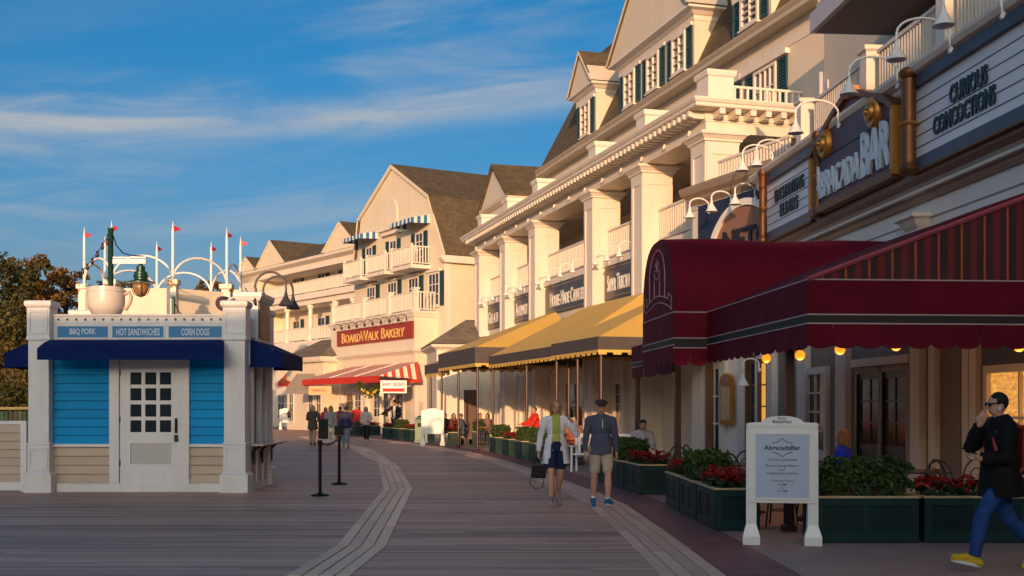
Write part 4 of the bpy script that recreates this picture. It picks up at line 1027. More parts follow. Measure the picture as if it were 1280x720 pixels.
# door
dr = empty_part('door', kiosk)
MB().box(KX(132.5), KX(144.5), .17, .30, .166, 2.60).build('door_casing', M['kwhite'], dr)
MB().box(KX(223), KX(233), .17, .30, .166, 2.60).build('door_casing', M['kwhite'], dr)
MB().box(KX(132.5), KX(233), .17, .30, 2.601, 2.92).build('door_head', M['kwhite'], dr)
lf = MB(); dx0, dx1 = KX(145.2), KX(222.4); y0, y1 = .215, .26
cols = [(158.2,172.2),(176.8,191),(195.4,209.8)]; rows = [(465,480.5),(485,500.5),(505.5,521),(525.5,540.5)]
zb, zt = KZ(606), 2.597
gx0, gx1 = KX(cols[0][0]), KX(cols[-1][1]); gz1, gz0 = KZ(rows[0][0]), KZ(rows[-1][1]); lz1, lz0 = KZ(555), KZ(581)
lf.box(dx0, gx0, y0, y1, zb, zt); lf.box(gx1, dx1, y0, y1, zb, zt); lf.box(gx0, gx1, y0, y1, gz1, zt); lf.box(gx0, gx1, y0, y1, lz1, gz0); lf.box(gx0, gx1, y0, y1, zb, lz0)
for i in range(2): lf.box(KX(cols[i][1]), KX(cols[i+1][0]), y0+.003, y1, gz0, gz1)
for j in range(3):
    for c in cols: lf.box(KX(c[0]), KX(c[1]), y0+.004, y1, KZ(rows[j+1][0]), KZ(rows[j][1]))
lf.build('door_leaf', M['kdoor'], dr)
for c in cols:
    for r_ in rows: MB().box(KX(c[0])-.004, KX(c[1])+.004, .243, .250, KZ(r_[1])-.004, KZ(r_[0])+.004).build('pane', M['glass'], dr)
lv = MB(); lv.box(gx0, gx1, .25, .258, lz0, lz1)
for i in range(9):
    z = lz0+(lz1-lz0)*i/9; lv.prism([(.232,z+.004),(.250,z+(lz1-lz0)/9),(.250,z+.004)], gx0+.01, gx1-.01, 'x')
lv.build('louvre_panel', PM('louvre_grey', (.60,.56,.52), .5, .05, 3), dr)
M['iron'] = PM('black_iron', (.018,.016,.016), .4, .15, 8)
h = MB(); h.tube([(KX(216.2), .21, KZ(524)), (KX(216.2), .165, KZ(527)), (KX(216.2), .165, KZ(538)), (KX(216.2), .21, KZ(541))], .014, 8); h.box(KX(214.4), KX(218), .205, .215, KZ(542), KZ(523)); h.build('door_handle', M['iron'], dr)
h = MB(); h.box(KX(213.8), KX(219), .195, .215, KZ(552.5), KZ(544)); h.lathe([(.02,0),(.02,.02),(.012,.03)], 10, (KX(216.4),.195,KZ(548)), ax=(0,-1,0)); h.build('lock_plate', M['iron'], dr)
for z in (.55, 1.4, 2.3): MB().box(dx0-.012, dx0+.012, .208, .222, z-.06, z+.06).build('hinge', M['iron'], dr)
# parapet with three name panels and a row of bulbs
pb = MB(); pb.box(xl1-.02, xr0+.02, .22, .34, 2.92, 3.40); pb.box(xl1-.02, xr0+.02, .19, .36, 3.395, 3.43); pb.box(xl1, xr0, .205, .219, 3.25, 3.268); pb.build('parapet', M['kwhite'], kiosk)
bm_ = MB().lathe([(.022,0),(.026,.015),(.02,.03),(.0,.036)], 8, ax=(0,-1,0)).mesh('bulb', PM('grey_bulb', (.22,.19,.17), .4, .1, 4), True)
for i in range(19): put(bm_, 'bulb', kiosk, (KX(67.5)+(KX(272)-KX(67.5))*i/18, .219, 3.33))
for (a, b), txt, tw in zip(((66.5,130.5),(136,200.5),(207,274)), ('BBQ PORK','HOT SANDWICHES','CORN DOGS'), (.50,.84,.54)):
    o = MB().box(KX(a), KX(b), .205, .219, KZ(421), KZ(407)).build('name_panel', M['nameblue'], kiosk)
    f = MB(); t = .028
    f.box(KX(a)-t, KX(b)+t, .195, .2185, KZ(407)+.001, KZ(407)+t); f.box(KX(a)-t, KX(b)+t, .195, .2185, KZ(421)-t, KZ(421)-.001); f.box(KX(a)-t, KX(a)-.001, .195, .2185, KZ(421), KZ(407)); f.box(KX(b)+.001, KX(b)+t, .195, .2185, KZ(421), KZ(407))
    f.build('panel_frame', M['kwhite'], o)
    me = text_mesh('lettering', txt, M['paleblue'], tw, .135, .006, bold=.012); put(me, 'lettering', o, ((KX(a)+KX(b))/2, .2045, KZ(414)), rot=(R(90),0,0))
# flat roof
MB().box(xl0+.02, xr1-.02, .36, KD-.02, 2.96, 3.02).build('roof', PM('grey_flat_roof', (.35,.33,.31), .8, .1, 2), kiosk)
pp_ = MB(); pp_.box(xl0+.08, xl0+.18, .41, KD-.39, 2.95, 3.40); pp_.box(xl1, xr0, KD-.30, KD-.18, 2.95, 3.40); pp_.box(xr1-.18, xr1-.08, .41, KD-.39, 2.95, 3.40); pp_.build('side_parapet', M['kwhite'], kiosk)
# front awning
FX = lambda px: (px-640)/FPX*21.62+7.2
aw = MB()
def sag(mb, p, q, r_, s_, nu, nv, amt, t=.012):
    """canvas quad p-q-r-s with a slight belly"""
    p, q, r_, s_ = map(Vector, (p,q,r_,s_)); vs_ = []; N = (q-p).cross(s_-p).normalized()
    for side in (0, 1):
        for j in range(nv+1):
            for i in range(nu+1):
                u, v = i/nu, j/nv; P = p.lerp(q,u).lerp(s_.lerp(r_,u), v)
                P = P - N*(amt*math.sin(math.pi*v)*(1+.4*math.sin(u*9))) + N*(t*side); vs_.append(P)
    fs = []; W = nu+1; K = (nu+1)*(nv+1)
    for j in range(nv):
        for i in range(nu):
            a = j*W+i; fs.append((a,a+1,a+W+1,a+W)); fs.append((K+a+W,K+a+W+1,K+a+1,K+a))
    for i in range(nu): fs.append((i+1,i,K+i,K+i+1)); a = nv*W+i; fs.append((a,a+1,K+a+1,K+a))
    for j in range(nv): a = j*W; fs.append((a,a+W,K+a+W,K+a)); a = j*W+nu; fs.append((a+W,a,K+a,K+a+W))
    mb.add(vs_, fs)
sag(aw, (FX(46),-.56,2.72), (FX(278.5),-.56,2.72), (KX(278),.02,2.915), (KX(62),.02,2.915), 12, 4, -.02)
x_ = aw.build('awning', M['navyc'], kiosk, smooth=R(40))
v = MB(); v.box(FX(46), FX(278.5), -.572, -.556, 2.52, 2.722); v.build('valance', M['navyc'], x_)
for xe in (FX(46)+.015, KX(278)): MB().prism([(-.555,2.53),(-.555,2.715),(.02,2.91),(.02,2.72)], xe-.015, xe, 'x').build('end_flap', M['navyc'], x_)
# side awnings
for sx, xw in ((1, xr1), (-1, xl0)):
    aw = MB(); o_ = .62
    sag(aw, (xw+sx*o_, .42, 2.69), (xw+sx*o_, KD+.05, 2.69), (xw+sx*.01, KD+.05, 2.95), (xw+sx*.01, .42, 2.95), 8, 3, 0)
    x_ = aw.build('awning', M['navyc'], kiosk)
    v = MB(); v.box(xw+sx*o_, xw+sx*(o_+.014), .42, KD+.05, 2.40, 2.69); v.build('valance', M['navyc'], x_)
    for y in (.425, KD+.03): MB().prism([(xw+sx*.01,2.42),(xw+sx*.01,2.945),(xw+sx*o_,2.685),(xw+sx*o_,2.41)], y, y+.014, 'y').build('end_flap', M['navyc'], x_)
# serving side: counter, brackets, panels, window posts
sx0 = xr1-.06
ct_ = MB(); ct_.box(sx0-.02, xr1+.26, .46, KD+.30, .875, .915); ct_.build('counter', PM('pale_counter', (.62,.52,.40), .35, .08, 3), kiosk, bev=.006)
for y in (.75, 1.5, 2.4):
    b_ = MB(); b_.tube(arc_pts((xr1+.24, y, .62), .26, R(90), R(185), 8, (1,0,0), (0,0,1)), .022, 8); b_.box(sx0+.065, sx0+.10, y-.03, y+.03, .5, .87); b_.build('counter_bracket', M['iron'], kiosk)
sw = MB(); sw.box(sx0, sx0+.04, .41, KD-.4, .0, .87); sw.build('side_wall', M['kbeige'], kiosk)
fr_ = MB(); e = sx0+.041
for y0_, y1_ in ((.41,.5),(1.05,1.14),(1.62,1.71),(KD-.49,KD-.4)): fr_.box(e, e+.03, y0_, y1_, .14, .80)
fr_.box(e, e+.035, .41, KD-.4, .0, .139); fr_.box(e, e+.03, .41, KD-.4, .801, .87)
fr_.build('panel_frame', M['kwhite'], kiosk)
for y in (.72, 1.42, 2.0): MB().box(sx0-.02, sx0+.08, y-.07, y+.07, .92, 2.94).build('window_post', M['kwhite'], kiosk)
MB().box(sx0-.02, sx0+.075, .41, KD-.39, 2.46, 2.93).build('side_lintel', M['kwhite'], kiosk)
MB().box(sx0-.06, sx0-.025, 1.1, KD-.4, .92, 2.4).build('roller_blind', PM('brown_blind', (.20,.15,.11), .6, .1, 2), kiosk)
# raised side pier with framed posters and dark gooseneck lamps
sp0 = MB(); sp0.sq(xr1-.36, xr1+.03, 1.05, 2.15, [(0,2.95),(0,3.74),(.04,3.77),(.06,3.80),(.09,3.86),(.09,3.93),(.03,3.95)]); pier = sp0.build('sign_pier', M['kwhite'], kiosk)
MB().box(xr1+.031, xr1+.05, 1.10, 2.10, 3.02, 3.72).build('poster_frame', PM('dark_brown_frame', (.09,.05,.03), .45, .15, 4), pier)
MB().box(xr1+.051, xr1+.055, 1.16, 2.04, 3.42, 3.68).build('poster', PM('tan_poster', (.30,.20,.13), .5, .5, 9), pier)
MB().box(xr1+.051, xr1+.056, 1.16, 2.04, 3.06, 3.40).build('poster', PM('dark_poster', (.03,.03,.05), .4, .6, 12), pier)
gk = gooseneck_mesh(.62, .62, .12, M['lampdark'], .15)
for y, lab in ((1.0, 'nearer dark gooseneck lamp on the kiosk sign pier'), (1.75, 'farther dark gooseneck lamp on the kiosk sign pier')):
    gooseneck(gk, (-7.2+xr1-.02, 22.2+y, 3.72), R(-90), lab, 'dark gooseneck lamps on the kiosk')
sl_ = thing('spotlight', 'dark round dish lamp on a slanted white arm above the kiosk corner', 'lamp', (-5.36, 23.3, 3.97))
M['dish'] = PM('dull_brown_dish', (.075,.055,.05), .4, .12, 5)
MB().lathe([(.03,.10),(.06,.08),(.15,.02),(.175,-.03),(.17,-.035),(.12,.0),(.02,.05)], 20, (-.38,-.15,-.26), ax=(.35,-.75,.35)).build('dish', M['dish'], sl_, smooth=R(40))
MB().tube([(-.33,-.18,-.22),(.0,0,0),(.10,.05,-.35)], .022, 8).build('arm', M['lampwhite'], sl_)
# giant cup on the roof
M['cupw'] = PM('cup_glaze', (.66,.60,.54), .3, .05, 2)
cup = thing('cup_ornament', 'giant white coffee cup standing on the kiosk roof', 'ornament', (-8.08, 23.1, 3.02))
MB().lathe([(.235,.0),(.235,.40),(.25,.43),(.30,.50),(.345,.60),(.36,.72),(.36,.90),(.375,.905),(.375,.95),(.335,.96),(.335,1.0),(.29,1.0),(.30,.93),(.1,.90)], 32).build('cup', M['cupw'], cup, smooth=R(30))
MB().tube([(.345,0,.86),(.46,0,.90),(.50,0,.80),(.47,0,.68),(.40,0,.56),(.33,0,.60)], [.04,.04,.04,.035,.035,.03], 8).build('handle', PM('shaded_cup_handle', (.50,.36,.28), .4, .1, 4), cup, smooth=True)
# low clapboard wall to the left of the kiosk
lw = thing('clapboard_wall', 'low beige clapboard wall with a white frame joined to the left of the kiosk', 'wall', (-11.3, 22.55, 0))
boards(lw, -2.5, 1.76, .18, 1.30, 7, .0, M['kbeige'])
f = MB(); f.box(1.76, 1.875, -.04, .04, .0, 1.37); f.box(-2.5, 1.759, -.04, .04, 1.30, 1.37); f.box(-2.5, 1.759, -.04, .04, .02, .178); f.build('frame', M['kwhite'], lw)
# stanchions
st = thing('stanchion_barrier', 'pair of black queue posts joined by a belt, one with a black sign panel', 'barrier', (-4.05, 21.1, 0))
bx, by = G(424, 605.5); ax_, ay_ = G(400, 620)
M['black'] = PM('black_plastic', (.007,.006,.006), .5, .15, 6, spec=.2)
for (x, y) in ((ax_, ay_), (bx, by)):
    p = MB().lathe([(.17,0),(.17,.015),(.15,.03),(.05,.045),(.032,.07),(.032,.93),(.042,.94),(.042,1.02),(.03,1.03)], 16).build('queue_post', M['black'], st, (x+4.05, y-21.1, 0), smooth=R(35))
MB().box(ax_+4.05-.03, ax_+4.05+.15, ay_-21.1-.012, ay_-21.1+.012, 1.05, 1.42).build('sign_panel', M['black'], st)
MB().box(bx+4.05-.10, bx+4.05+.10, by-21.1-.012, by-21.1+.012, 1.04, 1.24).build('sign_panel', M['black'], st)
bl = MB(); n = 12; P0 = Vector((ax_+4.05, ay_-21.1, .97)); P1 = Vector((bx+4.05, by-21.1, .97)); ps = [P0.lerp(P1, i/n)-Vector((0,0,.06*math.sin(math.pi*i/n))) for i in range(n+1)]
for i in range(n): bl.solid([ps[i]+Vector((.003,0,.025)), ps[i+1]+Vector((.003,0,.025)), ps[i+1]+Vector((.003,0,-.025)), ps[i]+Vector((.003,0,-.025))], [ps[i]+Vector((-.003,0,.025)), ps[i+1]+Vector((-.003,0,.025)), ps[i+1]+Vector((-.003,0,-.025)), ps[i]+Vector((-.003,0,-.025))])
bl.build('belt', PM('grey_belt', (.16,.13,.13), .6, .1, 5), st)

# ================================================================== octagonal arched pavilion, lamp post and string lights
oc = thing('arched_pavilion', 'octagonal white pavilion with thin arches behind the kiosk', 'pavilion', (-9.8, 32.7, 0))
OR = 2.12; va = [R(-67.5+45*i) for i in range(8)]
ov_ = [Vector((OR*math.cos(a)*1.0, OR*math.sin(a))) for a in va]
for p in ov_:
    po = MB().sq(p.x-.12, p.x+.12, p.y-.12, p.y+.12, [(.05,0),(.05,.3),(0,.32),(0,4.85),(.05,4.88),(.05,5.0)]).build('post', M['white'], oc)
wl_ = MB()
for i in range(8):
    a, b = ov_[i], ov_[(i+1)%8]; t = (b-a).normalized(); n_ = Vector((t.y,-t.x))*.04; a2, b2 = a+t*.12, b-t*.12
    o_ = MB().solid([(*(a2+n_),4.78),(*(b2+n_),4.78),(*(b2-n_),4.78),(*(a2-n_),4.78)], [(*(a2+n_),0),(*(b2+n_),0),(*(b2-n_),0),(*(a2-n_),0)]).build('wall_panel', M['cream'] if i != 6 else PM('faded_banner_wall', (.62,.52,.48), .6, .08, 1.5), oc)
    m = (a+b)/2; r_ = (b-a).length/2
    MB().tube([Vector((*(m-t*(r_*math.cos(math.pi*k/14))), 4.98+r_*.82*math.sin(math.pi*k/14))) for k in range(15)], .032, 8).build('arch', M['lampwhite'], oc, smooth=True)
    star = MB(); c = a*1.07; d_ = a.normalized()
    pts_ = [(math.cos(math.pi*k/5+math.pi/2)*(.16 if k%2 == 0 else .065), math.sin(math.pi*k/5+math.pi/2)*(.16 if k%2 == 0 else .065)) for k in range(10)]
    star.prism(pts_, -.02, .02, 'y'); star.build('star', M['gold'], oc, (c.x, c.y, 4.92), math.atan2(d_.y, d_.x)+R(90))
M['redcap'] = PM('red_pennant', (.45,.02,.04), .5, .1, 3)
pd_ = MB().solid([(0,0,.14),(.17,.05,.08),(0,.012,.14)], [(0,0,-.02),(.17,.05,.04),(0,.012,-.02)])
pen_me = pd_.mesh('pennant', M['redcap'])
for i, p in enumerate(ov_):
    labs = ['second white flagpole', 'rear right flagpole', 'rear flagpole'] 
    t = thing('flagpole', 'slim white flagpole with red pennant at the %s of the arched pavilion' % ('front left of centre','front centre','front right','rear right edge','rear right of centre','rear centre','rear left','left edge')[i], 'flagpole', (-9.8+p.x, 32.7+p.y, 5.0), 0, 'flagpoles round the arched pavilion')
    MB().lathe([(.04,0),(.035,1.3),(.02,1.42),(.0,1.6)], 8).build('pole', M['lampwhite'], t)
    put(pen_me, 'pennant', t, (.03,0,1.30), rotz=random.uniform(-1.2,.9))
# green lamp post
lp = thing('lamp_post', 'dark green lamp post with a hanging lantern behind the giant cup', 'street lamp', (-9.34, 27.0, 0))
M['green'] = PM('dark_green_metal', (.01,.055,.035), .35, .15, 5, metal=.2)
MB().lathe([(.14,0),(.14,.3),(.08,.4),(.062,.5),(.062,5.75),(.07,5.76),(.07,5.80),(.0,5.82)], 12).build('pole', M['green'], lp, smooth=R(40))
MB().box(.05, .82, -.03, .03, 4.97, 5.08).build('arm', M['lampwhite'], lp); MB().box(.05, .82, -.025, .025, 5.10, 5.13).build('arm_rail', M['lampwhite'], lp)
MB().tube([(.05,0,5.65),(.13,0,5.40),(.28,0,5.22),(.5,0,5.16),(.76,0,5.15)], .014, 6).build('cable', M['black'], lp)
ln = MB().lathe([(.03,4.97),(.07,4.92),(.10,4.90),(.10,4.80),(.15,4.78),(.15,4.72),(.17,4.70),(.17,4.66),(.15,4.64),(.15,4.60),(.19,4.58),(.33,4.54),(.33,4.52),(.12,4.55)], 20, (.70,0,0)).build('lantern_cap', M['green'], lp, smooth=R(30))
gl_, nt_, b_ = new_mat('amber_glass'); b_.inputs['Base Color'].default_value = (.45,.27,.12,1); b_.inputs['Roughness'].default_value = .12; b_.inputs['Transmission Weight'].default_value = .35
MB().lathe([(.18,4.51),(.18,4.40),(.15,4.30),(.08,4.23),(.0,4.21)], 18, (.70,0,0)).build('lantern_globe', gl_, lp, smooth=True)
cg = MB()
for k in range(4):
    a = math.pi*k/2+.4; cg.tube([(.70+.2*math.cos(a),.2*math.sin(a),4.52),(.70+.2*math.cos(a),.2*math.sin(a),4.38),(.70+.15*math.cos(a),.15*math.sin(a),4.26),(.70,0,4.19)], .010, 5)
cg.build('lantern_cage', M['green'], lp)
sp_ = thing('green_pole', 'short dark green pole in front of the arched pavilion', 'pole', ((217-640)/FPX*27.5, 27.5, 0))
MB().lathe([(.07,0),(.05,.1),(.05,4.2),(.02,4.25)], 10).build('shaft', M['green'], sp_)
MB().tube([(.02,0,4.12),(.12,0,3.9),(.3,0,3.75),(.5,0,3.72)], .012, 5).build('cable', M['black'], sp_)
# string lights from the lamp post to the trees
sw_ = thing('string_lights', 'dark string of bulbs sagging from the lamp post down towards the trees', 'string lights', (-9.34, 27.0, 5.72))
n = 16; q0, q1 = Vector((0,0,0)), Vector((-2.5,4.2,-.62)); pts = [q0.lerp(q1, i/n)-Vector((0,0,.16*math.sin(math.pi*i/n))) for i in range(n+1)]
MB().tube(pts, .010, 5).build('wire', M['black'], sw_)
bme = MB().lathe([(.025,.05),(.03,.0),(.045,-.05),(.03,-.10),(.0,-.12)], 8).mesh('bulb', M['iron'], True)
for i in range(1, n, 2): put(bme, 'bulb', sw_, pts[i])
# ================================================================== burgundy awning of the bar terrace
M['burg'] = PM('burgundy_canvas', (.110,.0025,.013), .75, .28, 1.1, bmp=.6, bscale=2.6, bdist=.07, spec=.15)
M['burgdark'] = PM('near_black_band', (.014,.008,.010), .7, .15, 3)
M['piping'] = PM('pale_piping', (.42,.30,.30), .6, .08, 4)
M['brownpost'] = PM('brown_painted_steel', (.055,.020,.014), .45, .12, 4)
M['burgstripe'] = stripe_mat('burgundy_striped_canvas', [(0,(.34,.06,.01)),(.09,(.035,.002,.005)),(.38,(.13,.004,.008)),(.66,(.035,.002,.005))], .295, 1)
bw = thing('terrace_awning', 'large burgundy terrace awning with striped end, vaulted entrance and white piping', 'awning', (A.o.x, A.o.y, 0), A.rot)
dF = 4.03; sN = -.45; dV = 4.60
sV0, sV1 = A.s(842, dV), A.s(804, dV); sE = A.s(790, dF); dW = WB+.003
zU, zT = 3.21, 4.86                          # eave top, top at the wall
sl = (zT-zU)/(dF-dW)
m = MB(); sag(m, (sN,dF,zU), (sV0+.0,dF,zU), (sV0,dW,zT), (sN,dW,zT), 16, 8, .05, .015); m.build('canopy', M['burg'], bw, smooth=R(50))
m = MB(); m.prism([(dF,zU-.01),(dW,zT-.03),(dW,zU-.01)], sN, sN+.02, 'x'); m.build('striped_end', M['burgstripe'], bw)
m = MB(); m.tube([(sN-.01,dF+.01,zU),(sN-.01,dW,zT)], .035, 6); m.build('edge_piping', PM('rose_piping', (.30,.05,.07), .6, .1, 3), bw)
# vaulted entrance
zA = EYE+(HY-302)/FPX*(A.o+A.n*dV+A.u*((sV0+sV1)/2)).y
sm = (sV0+sV1)/2; hv = (sV1-sV0)/2
pf = [(sm+hv*math.copysign(abs(math.cos(math.pi*i/18))**.72, math.cos(math.pi*i/18)), zU+(zA-zU)*abs(math.sin(math.pi*i/18))**.72) for i in range(19)]
m = MB(); N_ = len(pf); D_ = [dV, dV-.9, dV-2.0, dV-3.2, dW]
for d in D_: m.v += [(s, d, z-(.03*math.sin((d-dV)*2.2) if d not in (dV, dW) else 0)) for s, z in pf]
for k in range(len(D_)-1):
    for i in range(N_-1): m.f.append((k*N_+i, k*N_+i+1, (k+1)*N_+i+1, (k+1)*N_+i)); m.m.append(0)
m.build('vault', M['burg'], bw, smooth=R(50))
MB().prism(pf, dV-.02, dV+.004, 'y').build('vault_front', M['burg'], bw)
# white emblem on the vault front: a torch-like crest in an oval with a ribbon below
M['crest'] = PM('pale_rose_print', (.40,.20,.22), .7, .1, 3)
em = MB(); yy = dV+.007
def line2(pts, r=.014): em.tube([(sm+a*hv, yy, zU+b*(zA-zU)) for a, b in pts], r, 5)
line2([(.50*math.cos(t*math.pi/14), .52+.36*math.sin(t*math.pi/14)) for t in range(15)]); line2([(.5,.52),(.5,.22)]); line2([(-.5,.52),(-.5,.22)])
line2([(.2*math.cos(t*math.pi/8)*.9, .60-.1*math.sin(t*math.pi/8)) for t in range(9)]); line2([(.18,.5),(.18,.28)]); line2([(-.18,.5),(-.18,.28)]); line2([(.18,.28),(-.18,.28)])
for k in range(5): line2([(0,.60),(.16*math.sin((k-2)*.7), .60+.16*math.cos((k-2)*.7))], .010)
for dz in (0,.085): line2([(-.72+1.44*t/10, .10+dz+.09*math.sin(math.pi*t/10)) for t in range(11)], .014)
line2([(-.72,.10),(-.9,.04),(-.9,.20),(-.7,.26),(-.72,.185)], .012); line2([(.72,.10),(.9,.16),(.9,.32),(.7,.30),(.72,.185)], .012)
em.build('emblem', M['crest'], bw)
# valance: solid strip, dark band between white lines, scalloped skirt
def valance(p, q, ztop, z1, z2, zs, nsc):
    """from local point p to q; ztop..z1 cloth, z1..z2 dark band, z2..zs scallops"""
    p, q = Vector(p), Vector(q); Ld = (q-p).length; a = math.atan2(q.y-p.y, q.x-p.x); t = .008
    o = MB().box(0, Ld, -t, t, z1, ztop).build('valance', M['burg'], bw, (p.x,p.y,0), a)
    MB().box(0, Ld, -t, t, z2, z1-.001).build('valance_band', M['burgdark'], o)
    g_ = MB()
    for z in (ztop, z1, z2): g_.box(-.01, Ld+.01, -t-.006, t+.006, z-.008, z+.008)
    x = g_.build('valance_piping', M['piping'], o); x['kind'] = 'stuff'
    k = Ld/nsc; sc = MB(); pts = [(.001, z2-.004)]+[(k*(.5-.497*math.cos(math.pi*i/8)), zs+(z2-zs)*.22-(z2-zs)*.22*math.sin(math.pi*i/8)) for i in range(9)]+[(k-.001, z2-.004)]
    me = MB().prism(pts, -.005, .005, 'y').mesh('scallop', M['burg'])
    for i in range(nsc): put(me, 'scallop', o, (i*k, random.uniform(-.006,.006), 0), rot=(0,0,random.uniform(-.02,.02)))
valance((sV0, dF), (sN, dF), zU, 2.78, 2.67, 2.36, 15)
valance((sN, dF), (sN, dW), zU, 2.78, 2.67, 2.36, 14)
valance((sV0, dV), (sV0, dF+.01), zU, 2.78, 2.62, 2.32, 2)
valance((sV1, dV), (sV0, dV), zU, 2.78, 2.67, 2.36, 6)
valance((sE, dF), (sV1, dF), 2.98, 2.62, 2.52, 2.26, 3)
MB().box(sV1, sE, .5, dF-.02, 2.95, 2.99).build('canopy', M['burg'], bw)
for px in (986, 886, 847, 797):
    d = dF-.10; s = A.s(px, d); MB().sq(s-.055, s+.055, d-.055, d+.055, [(.03,0),(.03,.08),(0,.10),(0,2.95)]).build('post', M['brownpost'], bw)
b_ = MB(); b_.box(sN+.1, sE-.1, dF-.14, dF-.06, 2.80, 2.90); b_.build('front_beam', M['brownpost'], bw)
for s in (sN+.1, 3.6, 7.2): MB().box(s-.04, s+.04, dW, dF-.142, 2.80, 2.89).build('cross_beam', M['brownpost'], bw)

# amber globe lamps under it
M['amber'] = emit_mat('amber_globe', (1.0,.27,.012), .75, (.5,.22,.04))
for i, (px, py, Y, lab) in enumerate(((1000,444,17.0,'amber globe lamp just right of the corner post'),(1050,437,16.6,'amber globe lamp second to the right of the corner post'),(1120,432,16.2,'amber globe lamp over the dark double door'),(1274,433,15.8,'amber globe lamp above the lit window at the right edge'),(958,448,19.0,'amber globe lamp just left of the corner post'),(862,448,22.5,'amber globe lamp under the vaulted entrance'))):
    x = (px-CX)/FPX*Y; z = EYE+(HY-py)/FPX*Y
    t = thing('globe_lamp', lab, 'lamp', (x, Y, z), 0, 'amber globe lamps under the burgundy awning')
    MB().ball((0,0,0), (.075,.075,.075), 14).build('globe', M['amber'], t, smooth=True)
    MB().lathe([(.05,.07),(.055,.10),(.02,.13),(.012,.5),(.012,.75)], 10).build('stem', M['iron'], t)
    gd_ = bpy.data.lights.new('globe_glow', 'POINT'); gd_.energy = 5; gd_.color = (1,.50,.16); gd_.shadow_soft_size = .08; go_ = bpy.data.objects.new('glow', gd_); C.objects.link(go_); go_.parent = t; go_.location = (0,0,-.18)

# ------------------------------------------------------------------ bar frontage under the awning
def alit(name, col, s): return emit_mat(name, col, s, (.3,.2,.1))
def a_pil(px, w=.13, F_=None, d=None):
    F_ = F_ or A; d = WB if d is None else d; s = F_.s(px, d); par = bar if F_ is A else bay
    MB().sq(s-w, s+w, d+.002, d+.10, [(.03,0),(.03,.3),(0,.32),(0,3.0),(.04,3.04),(.04,3.2)]).build('pilaster', M['white'], par)
for px in (1052, 1151, 1171, 1214, 1222, 1003): a_pil(px)
M['darkdoor'] = PM('black_green_door', (.016,.016,.015), .35, .2, 4)
s0, s1 = A.s(1138, WB), A.s(1076, WB); mid = (s0+s1)/2
M['warmglass'] = glass_mat('warm_dim_glass', (.06,.04,.02), .1)
door(bar, s0, mid-.02, .02, 2.32, WB, M['darkdoor'], 2, 3, PM('stone_frame', (.36,.29,.23), .6, .08, 2), M['warmglass']); door(bar, mid+.02, s1, .02, 2.32, WB, M['darkdoor'], 2, 3, M['darkdoor'], M['warmglass'])
MB().box(s0-.2, s1+.2, WB+.003, WB+.14, 2.46, 2.62).build('door_head', M['white'], bar)
s0, s1 = A.s(1038, WB), A.s(1008, WB); window(bar, s0, s1, .5, 2.55, WB, 2, 4, .16, proud=.10, name='window', glass=M['warmglass'])
# bright window at the right: the pane emits a mottled orange
s0, s1 = A.s(1330, WB), A.s(1236, WB)
def litwin_mat():
    m, nt, b = new_mat('lit_window')
    tco = nt.nodes.new('ShaderNodeTexCoord').outputs['Object']
    n = NNoise(nt, NMap(nt, tco, (2.2,1,6)), 3, 6, .7)
    c = NMix(nt, NM(nt,'MULTIPLY',NM(nt,'SUBTRACT',n,.35),2.2), (.42,.12,.015), (1.0,.56,.12))
    nt.links.new(c, b.inputs['Emission Color']); b.inputs['Emission Strength'].default_value = .6; b.inputs['Base Color'].default_value = (.05,.03,.01,1); b.inputs['Roughness'].default_value = .15
    return m
M['litwin'] = litwin_mat()
window(bar, s0, s1, .65, 2.30, WB, 2, 2, .12, proud=.1, name='lit_window', glass=M['litwin'])
MB().box(s0-.1, s1+.1, WB+.003, WB+.05, 2.32, 3.0).build('dark_transom', M['darkdoor'], bar)
MB().box(A.s(1208, WB), A.s(1203, WB), WB+.003, WB+.03, .1, 3.0).build('dark_slot', M['darkdoor'], bar)
# slanted bay ground floor: brown door with warm glass, white walls
M['orangeglass'] = emit_mat('warm_reflection_glass', (1.0,.48,.10), .35, (.2,.1,.03))  # warm reflections in the door glass, put in as a glow
M['brown'] = PM('brown_wood', (.13,.065,.03), .45, .18, 5, bmp=.1)
s0, s1 = B.s(962), B.s(938); 
door(bay, s0, (s0+s1)/2-.02, .02, 2.9, .0, M['brown'], 1, 3, M['white'], M['orangeglass']); door(bay, (s0+s1)/2+.02, s1, .02, 2.9, .0, M['brown'], 1, 3, M['brown'], M['glass'])
for px in (972, 930, 906, 882): a_pil(px, .16, B, 0)
window(bay, B.s(903), B.s(886), .3, 2.8, .0, 2, 3, .1, name='window')
# gilt framed display case
dc = thing('display_case', 'gilt display case with a round top left of the brown doors', 'display case', (*B.w(B.s(915), .12), 1.15), B.rot)
w2 = .30
MB().prism([(-w2,0),(w2,0),(w2,1.15)]+[(w2*math.cos(math.pi*i/10), 1.15+.25*math.sin(math.pi*i/10)) for i in range(1,10)]+[(-w2,1.15)], 0, .10, 'y').build('frame', M['gold'], dc)
MB().box(-w2*.7, w2*.7, .101, .11, .12, 1.05).build('picture', PM('painted_picture', (.50,.36,.22), .4, .5, 3.5), dc)
MB().lathe([(.16,0),(.15,.03),(.0,.035)], 16, (0,.10,1.2), ax=(0,1,0)).build('medallion', PM('rose_medallion', (.32,.16,.12), .4, .1, 3), dc)
gh = gooseneck_mesh(.5, .30, .28, M['lampwhite'], .17)
gooseneck(gh, (*B.w(B.s(953), .1), 2.6), B.rot, 'white gooseneck lamp hanging in front of the brown doors', None)

